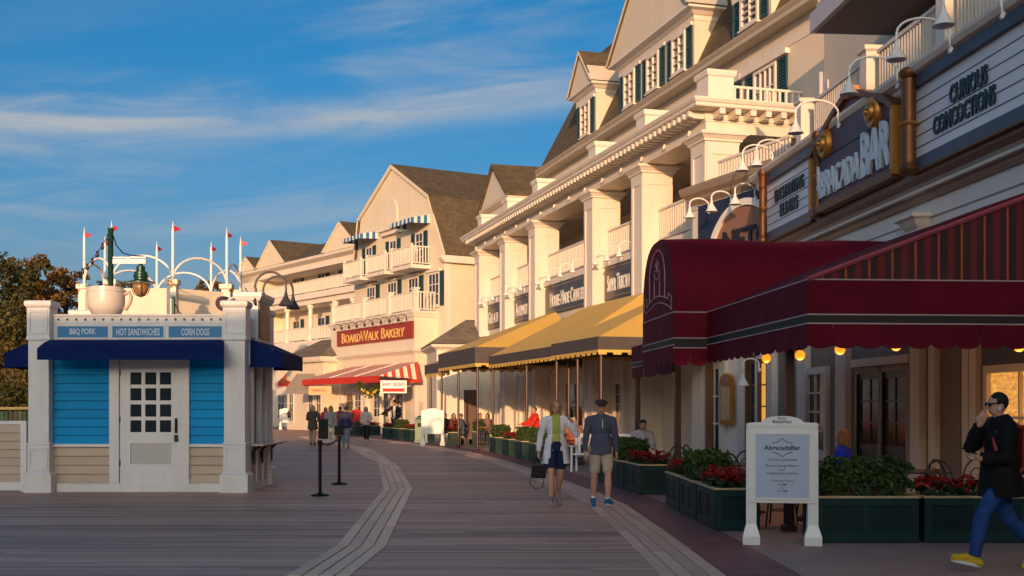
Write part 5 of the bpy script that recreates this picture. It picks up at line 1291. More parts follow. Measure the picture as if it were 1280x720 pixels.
# ================================================================== yellow awnings of the hotel restaurant
M['yellow'] = PM('yellow_canvas', (.70,.44,.10), .75, .07, 1.2, bmp=.2, bscale=6)
M['charcoal'] = PM('charcoal_canvas', (.075,.062,.060), .75, .12, 2)
M['tan'] = PM('shaded_yellow_canvas', (.42,.29,.15), .75, .07, 1.2)  # the yellow cloth on an unlit slope, shade put into its colour
def yellow_awning(s0, s1, D, zv0, zv1, ztop, label, hipn=1.6, hipf=.8):
    """s0 near, s1 far; valance zv0..zv1 at depth D; rises to ztop at the wall"""
    t = thing('restaurant_awning', label, 'awning', (H.o.x, H.o.y, 0), H.rot, 'yellow and charcoal restaurant awnings')
    w0 = .06
    f = MB(); slope_slab(f, (s0,D,zv1), (s1,D,zv1), (s1-hipf,w0,ztop), (s0+hipn,w0,ztop), .03); f.build('front_slope', M['yellow'], t)
    e = MB()
    for s, h_ in ((s0,hipn),(s1,-hipf)):
        a, b, c = Vector((s,D,zv1)), Vector((s+h_,w0,ztop)), Vector((s,w0,zv1)); n = (b-a).cross(c-a).normalized()*.02; n = n if n.z > 0 else -n
        e.solid([a,b,c],[a-n,b-n,c-n])
        x = e.build('hip_end', M['yellow'], t); e = MB()
    def strip_(p, q):
        p, q = Vector(p), Vector(q); Ld = (q-p).length; a = math.atan2(q.y-p.y, q.x-p.x)
        o = MB().box(0, Ld, -.012, .012, zv0+.13, zv1+.01).build('valance', M['charcoal'], t, (p.x,p.y,0), a)
        n = max(3, int(Ld/.42)); k = Ld/n; v = MB(); v.box(0, Ld, -.010, .010, zv0+.06, zv0+.129)
        for i in range(n): v.box(i*k, i*k+k*.55, -.010, .010, zv0, zv0+.0599)
        x = v.build('valance_fringe', M['yellow'], o); x['kind'] = 'stuff'
    strip_((s1,D), (s0,D)); strip_((s0,D), (s0,w0+.02)); strip_((s1,w0+.02), (s1,D))
    for s in (s0+.12, (s0+s1)/2, s1-.12): MB().lathe([(.10,0),(.10,.03),(.045,.05),(.045,zv1-.05)], 10, (s, D-.12, 0)).build('post', M['brownpost'], t)
    r_ = MB()
    for s in (s0+.12, s1-.12): r_.tube([(s, D-.14, zv1-.12), (s, w0+.05, zv1-.10)], .03, 6)
    r_.tube([(s0+.12, D-.12, zv1-.10), (s1-.12, D-.12, zv1-.10)], .03, 6); x = r_.build('frame_rail', M['iron'], t); x['kind'] = 'stuff'
    return t
D1 = 4.3
u0, u1 = H.s(594, D1), H.s(548, D1)
yellow_awning(u0, u1, D1, 3.15, 3.88, 5.55, 'farthest and largest yellow awning with a deep charcoal valance', 3.2, 1.5)
v0, v1 = H.s(688, D1), u0-.15
yellow_awning(v0, v1, D1-.5, 3.08, 3.52, 5.45, 'middle yellow awning between its two neighbours', 3.0, .4)
x0_, x1_ = H.s(748, D1), v0-.12
yellow_awning(x0_, x1_, D1, 3.03, 3.50, 5.35, 'nearest yellow awning ending beside the burgundy canopy', 3.0, .4)
# small lower piece at the far end
t = thing('restaurant_awning', 'small low end piece of charcoal valance left of the largest yellow awning', 'awning', (H.o.x, H.o.y, 0), H.rot, 'yellow and charcoal restaurant awnings')
q0, q1 = u1+.05, H.s(531, D1-.5)
f = MB(); slope_slab(f, (q0,D1-.5,3.6), (q1,D1-.5,3.6), (q1-.4,1.0,4.6), (q0,1.0,4.6), .03); f.build('front_slope', M['tan'], t)
MB().box(q0, q1, D1-.512, D1-.488, 3.17, 3.61).build('valance', M['charcoal'], t)
v = MB(); n = 6; k = (q1-q0)/n; v.box(q0,q1,D1-.51,D1-.49,3.08,3.169)
for i in range(n): v.box(q0+i*k, q0+i*k+k*.55, D1-.51, D1-.49, 3.0, 3.0799)
x = v.build('valance_fringe', M['yellow'], t); x['kind'] = 'stuff'
MB().lathe([(.10,0),(.05,.05),(.05,3.55)], 10, (q1-.8, D1-.62, 0)).build('post', M['iron'], t)

# ================================================================== planters, hedges, poinsettias
M['planter'] = PM('dark_teal_paint', (.004,.020,.022), .55, .15, 3, rnd=.12, spec=.25)
M['planterpanel'] = PM('teal_panel', (.006,.034,.034), .55, .12, 3, spec=.25)
M['rim'] = PM('tan_rim', (.50,.37,.19), .5, .1, 4)
PL = 1.25; PW = .60; PH = .56
def planter_meshes():
    b = MB().box(-PL/2+.02, PL/2-.02, -PW/2+.02, PW/2-.02, .04, PH-.03).mesh('body', M['planter'])
    f = MB(); t = .10
    for y in (-PW/2, PW/2-.022):
        f.box(-PL/2, -PL/2+t, y, y+.022, .0, PH-.03); f.box(PL/2-t, PL/2, y, y+.022, 0, PH-.03); f.box(-PL/2+t, PL/2-t, y, y+.022, PH-.12, PH-.03); f.box(-PL/2+t, PL/2-t, y, y+.022, .0, .13)
        f.box(-.05, .05, y, y+.02, .13, PH-.12)
    for x in (-PL/2, PL/2-.022):
        f.box(x, x+.022, -PW/2+.0225, -PW/2+t, 0, PH-.03); f.box(x, x+.022, PW/2-t, PW/2-.0225, 0, PH-.03); f.box(x, x+.022, -PW/2+t, PW/2-t, PH-.12, PH-.03); f.box(x, x+.022, -PW/2+t, PW/2-t, 0, .13)
    r_ = MB(); r_.box(-PL/2-.02, PL/2+.02, -PW/2-.02, -PW/2+.05, PH-.029, PH); r_.box(-PL/2-.02, PL/2+.02, PW/2-.05, PW/2+.02, PH-.029, PH); r_.box(-PL/2-.02, -PL/2+.05, -PW/2+.0505, PW/2-.0505, PH-.029, PH); r_.box(PL/2-.05, PL/2+.02, -PW/2+.0505, PW/2-.0505, PH-.029, PH)
    return b, f.mesh('frame', M['planterpanel'], bev=.004), r_.mesh('rim', M['rim'], bev=.006), MB().box(-PL/2+.03, PL/2-.03, -PW/2+.03, PW/2-.03, PH-.08, PH-.06).mesh('soil', PM('soil', (.03,.02,.015), .95, .2, 9))
PM4 = planter_meshes()
def planter(x, y, rot, label, group, sx=1.0):
    t = thing('planter', label, 'planter', (x, y, .012), rot, group); t.scale = (sx,1,1)
    for me, n in zip(PM4, ('body','frame','rim','soil')): put(me, n, t)
    return t
def leaf_mat(name, c1, c2, rough=.5, trans=.15):
    m, nt, b = new_mat(name)
    geo = nt.nodes.new('ShaderNodeNewGeometry')
    ri = geo.outputs['Random Per Island']; n = NNoise(nt, geo.outputs['Position'], 2.2, 3)
    f = NM(nt, 'ADD', NM(nt,'MULTIPLY',ri,.7), NM(nt,'MULTIPLY',n,.4))
    nt.links.new(NMix(nt, f, c1, c2), b.inputs['Base Color']); b.inputs['Roughness'].default_value = rough
    b.inputs['Specular IOR Level'].default_value = .35
    if trans:
        tr = nt.nodes.new('ShaderNodeBsdfTranslucent'); nt.links.new(NMix(nt, f, c1, c2), tr.inputs['Color']); mx = nt.nodes.new('ShaderNodeMixShader'); mx.inputs[0].default_value = trans
        nt.links.new(b.outputs[0], mx.inputs[1]); nt.links.new(tr.outputs[0], mx.inputs[2]); nt.links.new(mx.outputs[0], nt.nodes['Material Output'].inputs['Surface'])
    return m
M['hedge'] = leaf_mat('hedge_leaves', (.014,.034,.008), (.070,.125,.026))
M['poin'] = leaf_mat('red_bracts', (.16,.004,.006), (.34,.012,.012), .55, .1)
M['poinleaf'] = leaf_mat('poinsettia_leaves', (.015,.04,.012), (.04,.09,.02))
M['stem'] = PM('stem_wood', (.05,.035,.02), .9, .2, 8)
rng = np.random.default_rng(5)
def leaves(centres, size, dirs=None, aspect=.5, jitter=.35, fold=.25):
    """one folded leaf (two quads) per centre -> verts, faces as arrays"""
    n = len(centres); d = rng.normal(size=(n,3)) if dirs is None else dirs + rng.normal(size=(n,3))*jitter
    d /= np.linalg.norm(d, axis=1)[:,None]+1e-9
    a = rng.normal(size=(n,3)); t = np.cross(d, a); t /= np.linalg.norm(t, axis=1)[:,None]+1e-9; b = np.cross(d, t)
    L = (size*(.7+.6*rng.random(n)))[:,None]; W = L*aspect
    v = np.empty((n,6,3))
    v[:,0] = centres - t*L*.5; v[:,1] = centres + t*L*.5
    v[:,2] = centres - t*L*.12 + b*W*.5 + d*L*fold; v[:,3] = centres + t*L*.22 + b*W*.42 + d*L*fold
    v[:,4] = centres - t*L*.12 - b*W*.5 + d*L*fold; v[:,5] = centres + t*L*.22 - b*W*.42 + d*L*fold
    base = np.arange(n)[:,None]*6
    f = np.concatenate([base+np.array([[0,1,3,2]]), base+np.array([[0,4,5,1]])], 0)
    return v.reshape(-1,3), f
def leafmesh(name, v, f, mat):
    me = bpy.data.meshes.new(name); me.from_pydata(v.tolist(), [], f.tolist()); me.materials.append(mat); me.update(); return me
def hedge_mesh(lx, ly, lz, n, size, seed):
    global rng; rng = np.random.default_rng(seed)
    p = rng.random((n*3,3))*2-1
    r = (np.abs(p)**4).sum(1)**.25
    bump_ = .94+.13*np.sin(p[:,0]*6+seed)*np.sin(p[:,1]*5+1)+.11*np.sin(p[:,0]*11+p[:,2]*8)
    keep = (r < bump_) & (r > .45); p = p[keep][:n]
    dirs = p.copy(); dirs[:,2] += .4
    v, f = leaves(p*np.array([lx/2,ly/2,lz/2])+np.array([0,0,lz/2]), size, dirs, .55, .5)
    return leafmesh('foliage', v, f, M['hedge'])
HM = [hedge_mesh(1.24, .62, .47, 2300, .070, s) for s in (1,2)]
HC = [MB().sq(-.44, .44, -.17, .17, [(-.1,-.08),(0,.05),(0,.30),(-.08,.36)]).mesh('branches', M['stem'])]
def hedge(x, y, rot, z, label, k=0, sc=(1,1,1)):
    t = thing('hedge_shrub', label, 'hedge', (x, y, z), rot, 'clipped hedges in the planters'); t.scale = sc
    put(HM[k%2], 'foliage', t); put(HC[0], 'branches', t); return t
def poin_mesh(seed, lx=1.15, ly=.5, h=.27, heads=24):
    global rng; rng = np.random.default_rng(seed)
    cs = []; ds = []
    hx = np.linspace(-lx/2, lx/2, heads//2)
    for i in range(heads):
        c = np.array([hx[i//2]+rng.normal()*.03, (ly*.27)*(1 if i%2 else -1)+rng.normal()*.05, h*(.62+.35*rng.random())])
        for k in range(11):
            a = rng.random()*6.28; rr = .03+.07*rng.random(); cs.append(c+np.array([rr*math.cos(a), rr*math.sin(a), -.25*rr+.02*rng.normal()])); ds.append(np.array([math.cos(a)*.5, math.sin(a)*.5, 1]))
    v, f = leaves(np.array(cs), .10, np.array(ds), .5, .25)
    a = leafmesh('bracts', v, f, M['poin'])
    p = rng.random((260,3))*2-1; p = p*np.array([lx/2*1.05, ly/2*1.1, h*.36])+np.array([0,0,h*.34])
    v, f = leaves(p, .11, None, .5); return a, leafmesh('leaves', v, f, M['poinleaf'])
PMH = [poin_mesh(3), poin_mesh(8)]
def poinsettia(x, y, rot, z, label, k=0, sc=(1,1,1)):
    t = thing('poinsettia', label, 'flowers', (x, y, z), rot, 'red poinsettias in the planters'); t.scale = sc
    put(PMH[k%2][0], 'bracts', t); put(PMH[k%2][1], 'leaves', t); return t
ZP = .012+PH-.07
def kerb_x(y):
    for (xa, ya), (xb, yb) in zip(KC, KC[1:]):
        if ya <= y <= yb: return xa+(xb-xa)*(y-ya)/(yb-ya), math.atan2(yb-ya, xb-xa)
GP = 'teal planters along the terrace edge'
def along(y, label, pl, sx=1.0, dx=.32):
    x, a = kerb_x(y); nx, ny = math.sin(a), -math.cos(a); X, Y = x+nx*dx, y+ny*dx
    planter(X, Y, a, label, GP, sx)
    kind = pl[0]
    if kind == 'h': hedge(X, Y, a, ZP, pl[1], int(y)%2, (sx,1,1.05))
    elif kind == 'p': poinsettia(X, Y, a, ZP, pl[1], int(y)%2, (sx,1,1))
    return X, Y
along(18.75, 'teal planter nearest the brown post, left of three by the white menu board', ('p','red poinsettias left of the green hedge near the menu board'))
along(17.35, 'teal planter in the middle of three left of the menu board', ('h','bright green hedge just left of the white menu board'))
along(15.95, 'teal planter partly behind the white menu board', ('p','red poinsettias directly left of the white menu board'))
along(22.2, 'teal planter right beside the man in shorts', ('p','dark red poinsettias right of the man in the flat cap'))
along(23.6, 'teal planter behind the man in shorts', ('h','dark clipped hedge right of the man in the flat cap'))
along(24.9, 'second teal planter behind the man in shorts', ('h','hedge behind the shoulder of the man in the flat cap'))
far5 = ['left end of five by the thin black post','second of five by the thin black post','middle of five between the black post and the woman','fourth of five toward the woman','right end of five behind the white cardigan']
for i, y in enumerate((41.3, 38.9, 36.7, 34.6, 32.6)):
    along(y, 'teal planter, '+far5[i], ('h' if i%2 == 0 or i == 3 else 'p', ('green hedge, ' if i%2 == 0 or i == 3 else 'red poinsettias, ')+far5[i]))
# pair facing the camera beyond, and the row near the bakery
for px0, px1, py, kind, lab in ((590,612,556,'h','sunlit planter with hedge just left of the thin black post'),(559,573,557,'p','sunlit small planter with red flowers right of the far white board')):
    Xa, Ya = G((px0+px1)/2, py); wd = (px1-px0)/FPX*Ya; planter(Xa, Ya+.3, R(4), lab, GP, wd/PL)
    (hedge if kind == 'h' else poinsettia)(Xa, Ya+.3, R(4), ZP+.0, 'sunlit hedge left of the thin black post' if kind == 'h' else 'sunlit red poinsettias right of the far white board', 0, (wd/PL,1,1.15))
for i, (y, kd, lab) in enumerate(((53.6,'h','nearest the green bin'),(55.6,'p','second from the green bin'),(57.6,'h','third from the green bin'),(59.6,'p','farthest from the green bin'))):
    along(y, 'sunlit teal planter %s in the bakery row' % lab, (kd, ('sunlit hedge ' if kd == 'h' else 'sunlit red flowers ')+lab+' in the bakery row'))
for i, (px, lab) in enumerate(((447,'behind the far walkers'),(463,'between the walkers and the bakery door'))):
    Xa, Ya = (px-CX)/FPX*66, 66; planter(Xa, Ya, K.rot, 'teal planter against the bakery front '+lab, GP, 1.2); poinsettia(Xa, Ya, K.rot, ZP, 'red poinsettias at the bakery front '+lab, i)
# right foreground pair facing the camera
planter(4.27, 14.25, 0, 'dark teal planter right of the white menu board', GP); hedge(4.27, 14.25, 0, ZP, 'dark leafy hedge right of the white menu board', 0, (1.02,1,1.12))
planter(5.60, 14.27, 0, 'dark teal planter behind the man in the black coat', GP); poinsettia(5.60, 14.27, 0, ZP, 'dark red poinsettias beside the man in the black coat', 1)
planter(6.95, 14.3, 0, 'dark teal planter at the right edge of the terrace', GP); hedge(6.95, 14.3, 0, ZP, 'dark hedge at the right edge of the terrace', 1)

# ================================================================== boards, bench, chairs, bin, tub
def menu_board(x, y, rot, label, H_=1.62, W_=.86, text=True):
    t = thing('menu_board', label, 'sign board', (x, y, .012), rot, 'white standing menu boards'); a = W_/2
    for s_ in (-1, 1):
        MB().sq(s_*a*.90-.06, s_*a*.90+.06, -.05, .05, [(.04,0),(.04,.10),(.01,.20),(0,.24),(0,H_*.92)]).build('leg', M['lampwhite'], t)
    for s_ in (-1, 1): MB().tube([(s_*a*.82,.06,H_*.55),(s_*a*.82,.34,.02)], .028, 6).build('rear_leg', M['lampwhite'], t)
    p = MB(); p.prism([(-a,.50),(a,.50),(a,H_*.95),(a*.62,H_*.955)]+[(a*.60*math.cos(math.pi*i/10), H_*.955+.075*math.sin(math.pi*i/10)) for i in range(1,10)]+[(-a*.62,H_*.955),(-a,H_*.95)], -.075, -.051, 'y')
    p.box(-a-.02, a+.02, -.085, -.045, H_*.92, H_*.945); p.build('board', M['lampwhite'], t)
    f = MB(); z0, z1, xx = .56, H_*.86, a*.78
    f.box(-xx, xx, -.082, -.076, z0, z1); f.build('panel', PM('pale_blue_menu_panel', (.45,.52,.66), .35, .05, 2) if text else M['lampwhite'], t)
    fr = MB(); e = .02
    fr.box(-xx-e, -xx, -.092, -.076, z0-e, z1+e); fr.box(xx, xx+e, -.092, -.076, z0-e, z1+e); fr.box(-xx, xx, -.092, -.076, z1, z1+e); fr.box(-xx, xx, -.092, -.076, z0-e, z0); fr.build('panel_frame', M['lampwhite'], t)
    if text:
        rows = [('AbracadaBar', .42, .055, z1-.155), ('Curious Concoctions', .34, .030, z1-.295), ('Enchanting Elixirs', .38, .032, z1-.37), ('and', .065, .024, z1-.415), ('Tempting Small Bites', .36, .032, z1-.46), ('Opening Hours', .26, .030, z1-.545), ('4 PM', .09, .026, z1-.59), ('to', .032, .022, z1-.627), ('12 AM', .11, .026, z1-.665)]
        for i, (s_, w_, h_, z) in enumerate(rows): put(text_mesh('lettering', s_, M['inkletter'], w_, h_, .002, bold=.02 if i == 0 else .004), 'lettering', t, (0,-.0825,z), rot=(R(90),0,0))
        put(text_mesh('lettering', 'Disney', M['inkletter'], .10, .035, .002, bold=.01), 'lettering', t, (0,-.0765,H_*.955+.045), rot=(R(90),0,0)); put(text_mesh('lettering', 'BOARDWALK', M['inkletter'], .22, .035, .002, bold=.02), 'lettering', t, (0,-.0765,H_*.955+.005), rot=(R(90),0,0))
        fl = MB()
        for sg in (-1,1):
            zc_ = z1-.155+sg*.05; fl.tube([(-.12,-.083,zc_),(-.05,-.083,zc_+sg*.02),(0,-.083,zc_+sg*.06),(.05,-.083,zc_+sg*.02),(.12,-.083,zc_)], .004, 4)
        x = fl.build('flourish', M['inkletter'], t); x['kind'] = 'stuff'
    return t
xa, ya = G(941, 681.5); xb, yb = G(1014, 683)
menu_board((xa+xb)/2, (ya+yb)/2, math.atan2(yb-ya, xb-xa), 'white menu board with a pale blue panel reading ABRACADABAR on the near paving', 1.52, .79)
xa, ya = G(541, 557.5); menu_board(xa, ya, R(-4), 'blank white menu board in sun near the thin black posts', 1.55, .92, False)
xa, ya = G(357, 537); menu_board(xa, ya, R(8), 'small white board far off beside the red flower tub', 1.5, .8, False)
tb = thing('flower_tub', 'round cream tub of red flowers beyond the kiosk corner', 'flower tub', (*G(371, 537), 0))
MB().lathe([(.42,0),(.5,.1),(.55,.75),(.60,.78),(.60,.88),(.5,.88),(.45,.8)], 20).build('tub', M['cream'], tb, smooth=R(40))
put(PMH[0][0], 'bracts', tb, (0,0,.8), scale=(1,2,1.6)); put(PMH[0][1], 'leaves', tb, (0,0,.8), scale=(.9,1.8,1))
# bench
be = thing('bench', 'white slatted bench behind the couple', 'bench', (2.35, 29.2, .012), R(-18))
for i in range(9): MB().box(-.68+i*.17-.035, -.68+i*.17+.035, .0, .03, .46, .86).build('back_slat', M['lampwhite'], be)
b_ = MB(); b_.box(-.78, .78, -.01, .04, .86, .95); b_.build('top_rail', M['lampwhite'], be); MB().box(-.78, .78, -.01, .04, .36, .459).build('lower_rail', M['lampwhite'], be)
for i in range(4): MB().box(-.76, .76, -.50+i*.125, -.40+i*.125, .43, .455).build('seat_slat', M['lampwhite'], be)
for sx in (-.78, .74):
    for y in (-.48, 0): MB().box(sx, sx+.05, y, y+.05, 0, .62 if y < 0 else .95).build('leg', M['lampwhite'], be)
    MB().box(sx-.01, sx+.06, -.5, -.005, .621, .66).build('armrest', M['lampwhite'], be)
# bentwood chairs and small tables
def chair_proto():
    t = thing('bistro_chair', 'x', 'chair', (0,0,0), 0, 'black bentwood chairs on the terrace')
    MB().lathe([(.20,.44),(.21,.45),(.21,.47),(.19,.48)], 18).build('seat', M['iron'], t)
    pts = [(-.19,.17,.46)]+[(-.19*math.cos(math.pi*i/12), .17+.06*math.sin(math.pi*i/12), .62+.30*math.sin(math.pi*i/12)) for i in range(13)]+[(.19,.17,.46)]
    MB().tube(pts, .014, 7).build('backrest', M['iron'], t, smooth=True)
    pts = [(-.11,.18,.46)]+[(-.11*math.cos(math.pi*i/10), .19+.05*math.sin(math.pi*i/10), .56+.24*math.sin(math.pi*i/10)) for i in range(11)]+[(.11,.18,.46)]
    MB().tube(pts, .010, 6).build('back_hoop', M['iron'], t, smooth=True)
    for a in (-1, 1):
        for b in (-1, 1): MB().tube([(a*.15,b*.15,.45),(a*.19,b*.19,0)], [.016,.012], 7).build('leg', M['iron'], t)
    MB().tube([(.16*math.cos(2*math.pi*i/14), .16*math.sin(2*math.pi*i/14), .22) for i in range(14)], .008, 5, closed=True).build('stretcher', M['iron'], t)
    return t
cp = chair_proto()
spots = [(5.15,15.4,20,'black bentwood chair behind the hedge end right of the blue-shirted diner'),(5.55,15.2,-30,'black bentwood chair over the dark poinsettias'),(5.85,15.5,35,'second black bentwood chair over the dark poinsettias'),(6.30,15.6,-10,'black bentwood chair behind the black coat'),(3.70,15.9,160,'black bentwood chair at the right edge of the menu board'),(3.45,17.4,40,'black bentwood chair left of the menu board'),(3.55,18.6,-60,'black bentwood chair behind the bright hedge'),(3.05,20.9,10,'black bentwood chair right of the brown post'),(3.45,21.6,60,'black bentwood chair in the gap between planters'),(4.6,17.6,120,'black bentwood chair deep inside the terrace')]
for i, (x, y, r_, lab) in enumerate(spots):
    if i == 0: cp.location = (x,y,.012); cp.rotation_euler.z = R(r_); cp['label'] = lab
    else: dup(cp, (x,y,.012), R(r_), lab)
def table_proto(x, y, lab):
    t = thing('cafe_table', lab, 'table', (x, y, .012), 0, 'small cafe tables on the terrace')
    MB().lathe([(.36,.715),(.37,.725),(.37,.74),(.35,.745)], 24).build('tabletop', M['charcoal'], t)
    MB().lathe([(.24,0),(.22,.02),(.05,.05),(.035,.1),(.035,.68),(.12,.715)], 14).build('pedestal', M['iron'], t, smooth=R(40)); return t
for x, y, lab in ((4.35,15.7,'small table in front of the woman in blue'),(5.75,16.1,'small table among the chairs over the dark poinsettias'),(3.7,18.0,'small table behind the bright hedge'),(3.6,22.4,'small table under the vaulted entrance')): table_proto(x, y, lab)
# green bin and bakery post
bn = thing('litter_bin', 'dark green litter bin left of the far white board', 'bin', (*G(527, 553), 0))
MB().sq(-.28, .28, -.28, .28, [(.02,0),(.02,.1),(0,.12),(0,.95),(.03,.97),(.03,1.02)]).build('body', M['green'], bn); MB().sq(-.24, .24, -.24, .24, [(0,1.021),(-.04,1.18),(-.10,1.22)]).build('lid', M['green'], bn); MB().box(-.17,.17,-.285,-.281,.72,.9).build('slot', M['dark'], bn)
bp = thing('porch_post', 'cream post holding up the corner of the bakery awning', 'post', (*G(477, 541.5), 0))
MB().sq(-.13, .13, -.13, .13, [(.05,0),(.05,.35),(0,.38),(0,3.3),(.05,3.33),(.05,3.5)]).build('shaft', M['cream'], bp)
# hanging bakery sign and fruit garland
hsx, hsy = (492-CX)/FPX*66, 66.0
hs_ = thing('hanging_sign', 'white hanging sign with a red ribbon under the striped awning end', 'sign', (hsx, hsy, EYE+(HY-483.5)/FPX*66), R(6))
MB().box(-.74, .74, -.05, .05, -.36, .36).build('board', M['lampwhite'], hs_)
put(text_mesh('lettering', 'BAKERY', M['charcoal'], .52, .17, .01, bold=.02), 'lettering', hs_, (-.38,-.052,.14), rot=(R(90),0,0)); put(text_mesh('lettering', 'DELIGHTS', M['red'], .66, .21, .01, bold=.02), 'lettering', hs_, (.30,-.052,.14), rot=(R(90),0,0))
MB().prism([(-.66,-.28),(.66,-.28),(.60,-.19),(.66,-.09),(-.66,-.09),(-.60,-.19)], -.06, -.051, 'y').build('ribbon', M['red'], hs_)
MB().tube([(-.85,0,.46),(.80,0,.46)], .05, 8).build('hanger', M['iron'], hs_)
for x in (-.5,.5): MB().box(x-.015, x+.015, -.015, .015, .36, .45).build('link', M['iron'], hs_)
cs_ = thing('hanging_sign', 'small orange hanging sign at the left end of the bakery awning', 'sign', ((400-CX)/FPX*70, 70, EYE+(HY-488)/FPX*70), R(10))
MB().box(-.68, .68, -.04, .04, -.28, .26).build('board', PM('peach_sign_paint', (.62,.36,.16), .5, .06, 2), cs_)
put(text_mesh('lettering', 'Candy Co', M['red'], .8, .22, .01, bold=.02), 'lettering', cs_, (-.1,-.042,.0), rot=(R(90),0,0))
global_rng = rng
gd = thing('garland', 'hanging green garland with yellow fruit on the bakery front', 'garland', ((463-CX)/FPX*67, 67, EYE+(HY-490)/FPX*67), 0)
c = []
for i in range(500):
    t = rng.random(); x = (t-.5)*1.5; c.append((x+rng.normal()*.07, rng.normal()*.09, .30*(2*abs(t-.5))**1.2*2+rng.normal()*.12-.1))
v, f = leaves(np.array(c), .16, None, .5); put(leafmesh('foliage', v, f, M['hedge']), 'foliage', gd)
fm = MB()
for i in range(26): t = rng.random(); fm.ball(((t-.5)*1.3, -.10, .3*(2*abs(t-.5))**1.2*1.2-.12+rng.normal()*.06), .06, 7)
x = fm.build('fruit', PM('yellow_fruit', (.65,.42,.06), .5, .2, 9), gd, smooth=True); x['kind'] = 'stuff'

# ================================================================== trees and green fence at the left
M['bark'] = PM('bark', (.085,.06,.045), .9, .25, 6, bmp=.4)
tleaf = [leaf_mat('autumn_leaves', (.05,.03,.008), (.26,.14,.03), .6, .25), leaf_mat('olive_leaves', (.04,.04,.010), (.17,.13,.03), .6, .25), leaf_mat('green_leaves', (.02,.034,.009), (.10,.095,.02), .6, .25)]
def tree(x, y, h, r, seed, mi, label, nl=5200, ls=.17, low=.18):
    global rng; rng = np.random.default_rng(seed); rd = random.Random(seed)
    t = thing('tree', label, 'tree', (x, y, 0), 0, 'trees beyond the kiosk')
    tk = MB(); top = Vector((rd.uniform(-.5,.5), rd.uniform(-.5,.5), h*.86))
    tp = [Vector((0,0,-.1)), Vector((top.x*.2,top.y*.3,h*.22)), Vector((top.x*.7,top.y*.5,h*.5)), top]
    tk.tube(tp, [h*.022, h*.018, h*.012, .02], 8)
    cl = []
    for k in range(17):
        u = low+.78*(k+.5)/17; z0 = h*u*.9; a = k*2.4+rd.uniform(-.4,.4); spread = r*(1.0-abs(u-.42)*.95)*rd.uniform(.55,1.1)
        i = min(2, int(u*3)); base = tp[0].lerp(top, u*.9); e = Vector((base.x+spread*math.cos(a), base.y+spread*math.sin(a), z0+h*.10*rd.uniform(.4,1.3)))
        m_ = base.lerp(e, .5)+Vector((0,0,h*.02)); tk.tube([base, m_, e], [h*.008, h*.005, .012], 5)
        cl.append((e, r*rd.uniform(.15,.28))); cl.append((m_, r*rd.uniform(.10,.18)))
        for q in range(2):
            cl.append((e+Vector((rd.uniform(-1,1),rd.uniform(-1,1),rd.uniform(-.5,.9)))*r*.33, r*rd.uniform(.09,.16)))
    cl.append((top+Vector((0,0,h*.05)), r*.22))
    tk.build('trunk', M['bark'], t, smooth=R(60))
    wts = np.array([c[1]**2 for c in cl]); wts /= wts.sum(); ix = rng.choice(len(cl), nl, p=wts)
    C_ = np.array([c[0] for c in cl])[ix]; Rr = np.array([c[1] for c in cl])[ix]
    d = rng.normal(size=(nl,3)); d /= np.linalg.norm(d,axis=1)[:,None]; P_ = C_+d*(Rr*rng.random(nl)**.45)[:,None]*np.array([1.15,1.15,.8])
    v, f = leaves(P_, ls, d, .6, .8); put(leafmesh('crown', v, f, tleaf[mi]), 'crown', t)
    return t
def tx(px, Y): return (px-CX)/FPX*Y
def th(py, Y): return EYE+(HY-py)/FPX*Y
for i, (px, py, Y, r_, mi, lab) in enumerate(((-14,318,52,3.0,2,'dense dark green tree cut off at the left edge'),(8,308,57,1.9,0,'tall thin autumn tree at the left edge'),(40,320,60,1.7,1,'olive tree second from the left edge'),(62,340,54,1.5,0,'rusty autumn tree left of the kiosk post'),(84,334,62,1.9,0,'bushy bronze tree right behind the kiosk'),(22,400,48,2.3,1,'low olive tree over the side awning'),(255,349,70,1.5,0,'small dark autumn tree seen under the right arch'),(284,354,72,1.3,1,'small olive tree right of the arches'),(150,343,66,2.0,1,'olive tree top behind the lantern'))):
    h = th(py, Y); tree(tx(px, Y), Y, h*1.0, r_, 20+i*7, mi, lab, 3000 if px < 100 else 2400, .20)
for i, (px, Y, lab) in enumerate(((-5,46,'low dark bush at the left edge'),(25,44,'low dark bush beside the kiosk'),(48,46,'low dark bush behind the kiosk'))):
    tree(tx(px, Y), Y, 2.6, 1.6, 90+i, 2, lab, 2600, .16, .05)
gf = thing('fence', 'low green slatted fence with a golden top rail behind the clapboard wall', 'fence', (-17.0, 36.0, 0))
MB().box(-4, 6, -.05, .05, 1.55, 1.63).build('top_rail', PM('golden_rail', (.50,.34,.10), .5, .1, 4), gf)
fm = [PM('green_slat', (.10,.17,.06), .6, .2, 3, rnd=.3), PM('rust_slat', (.22,.12,.06), .6, .2, 3, rnd=.3)]
sme = [MB().box(-.055,.055,-.012,.012,.0,1.5).mesh('slat', m) for m in fm]
for i in range(70): put(sme[1 if i%5 in (0,3) else 0], 'slat', gf, (-3.95+i*.142, random.uniform(-.01,.01), 0))
MB().box(-4, 6, .02, .05, .2, .28).build('bottom_rail', M['brown'], gf)
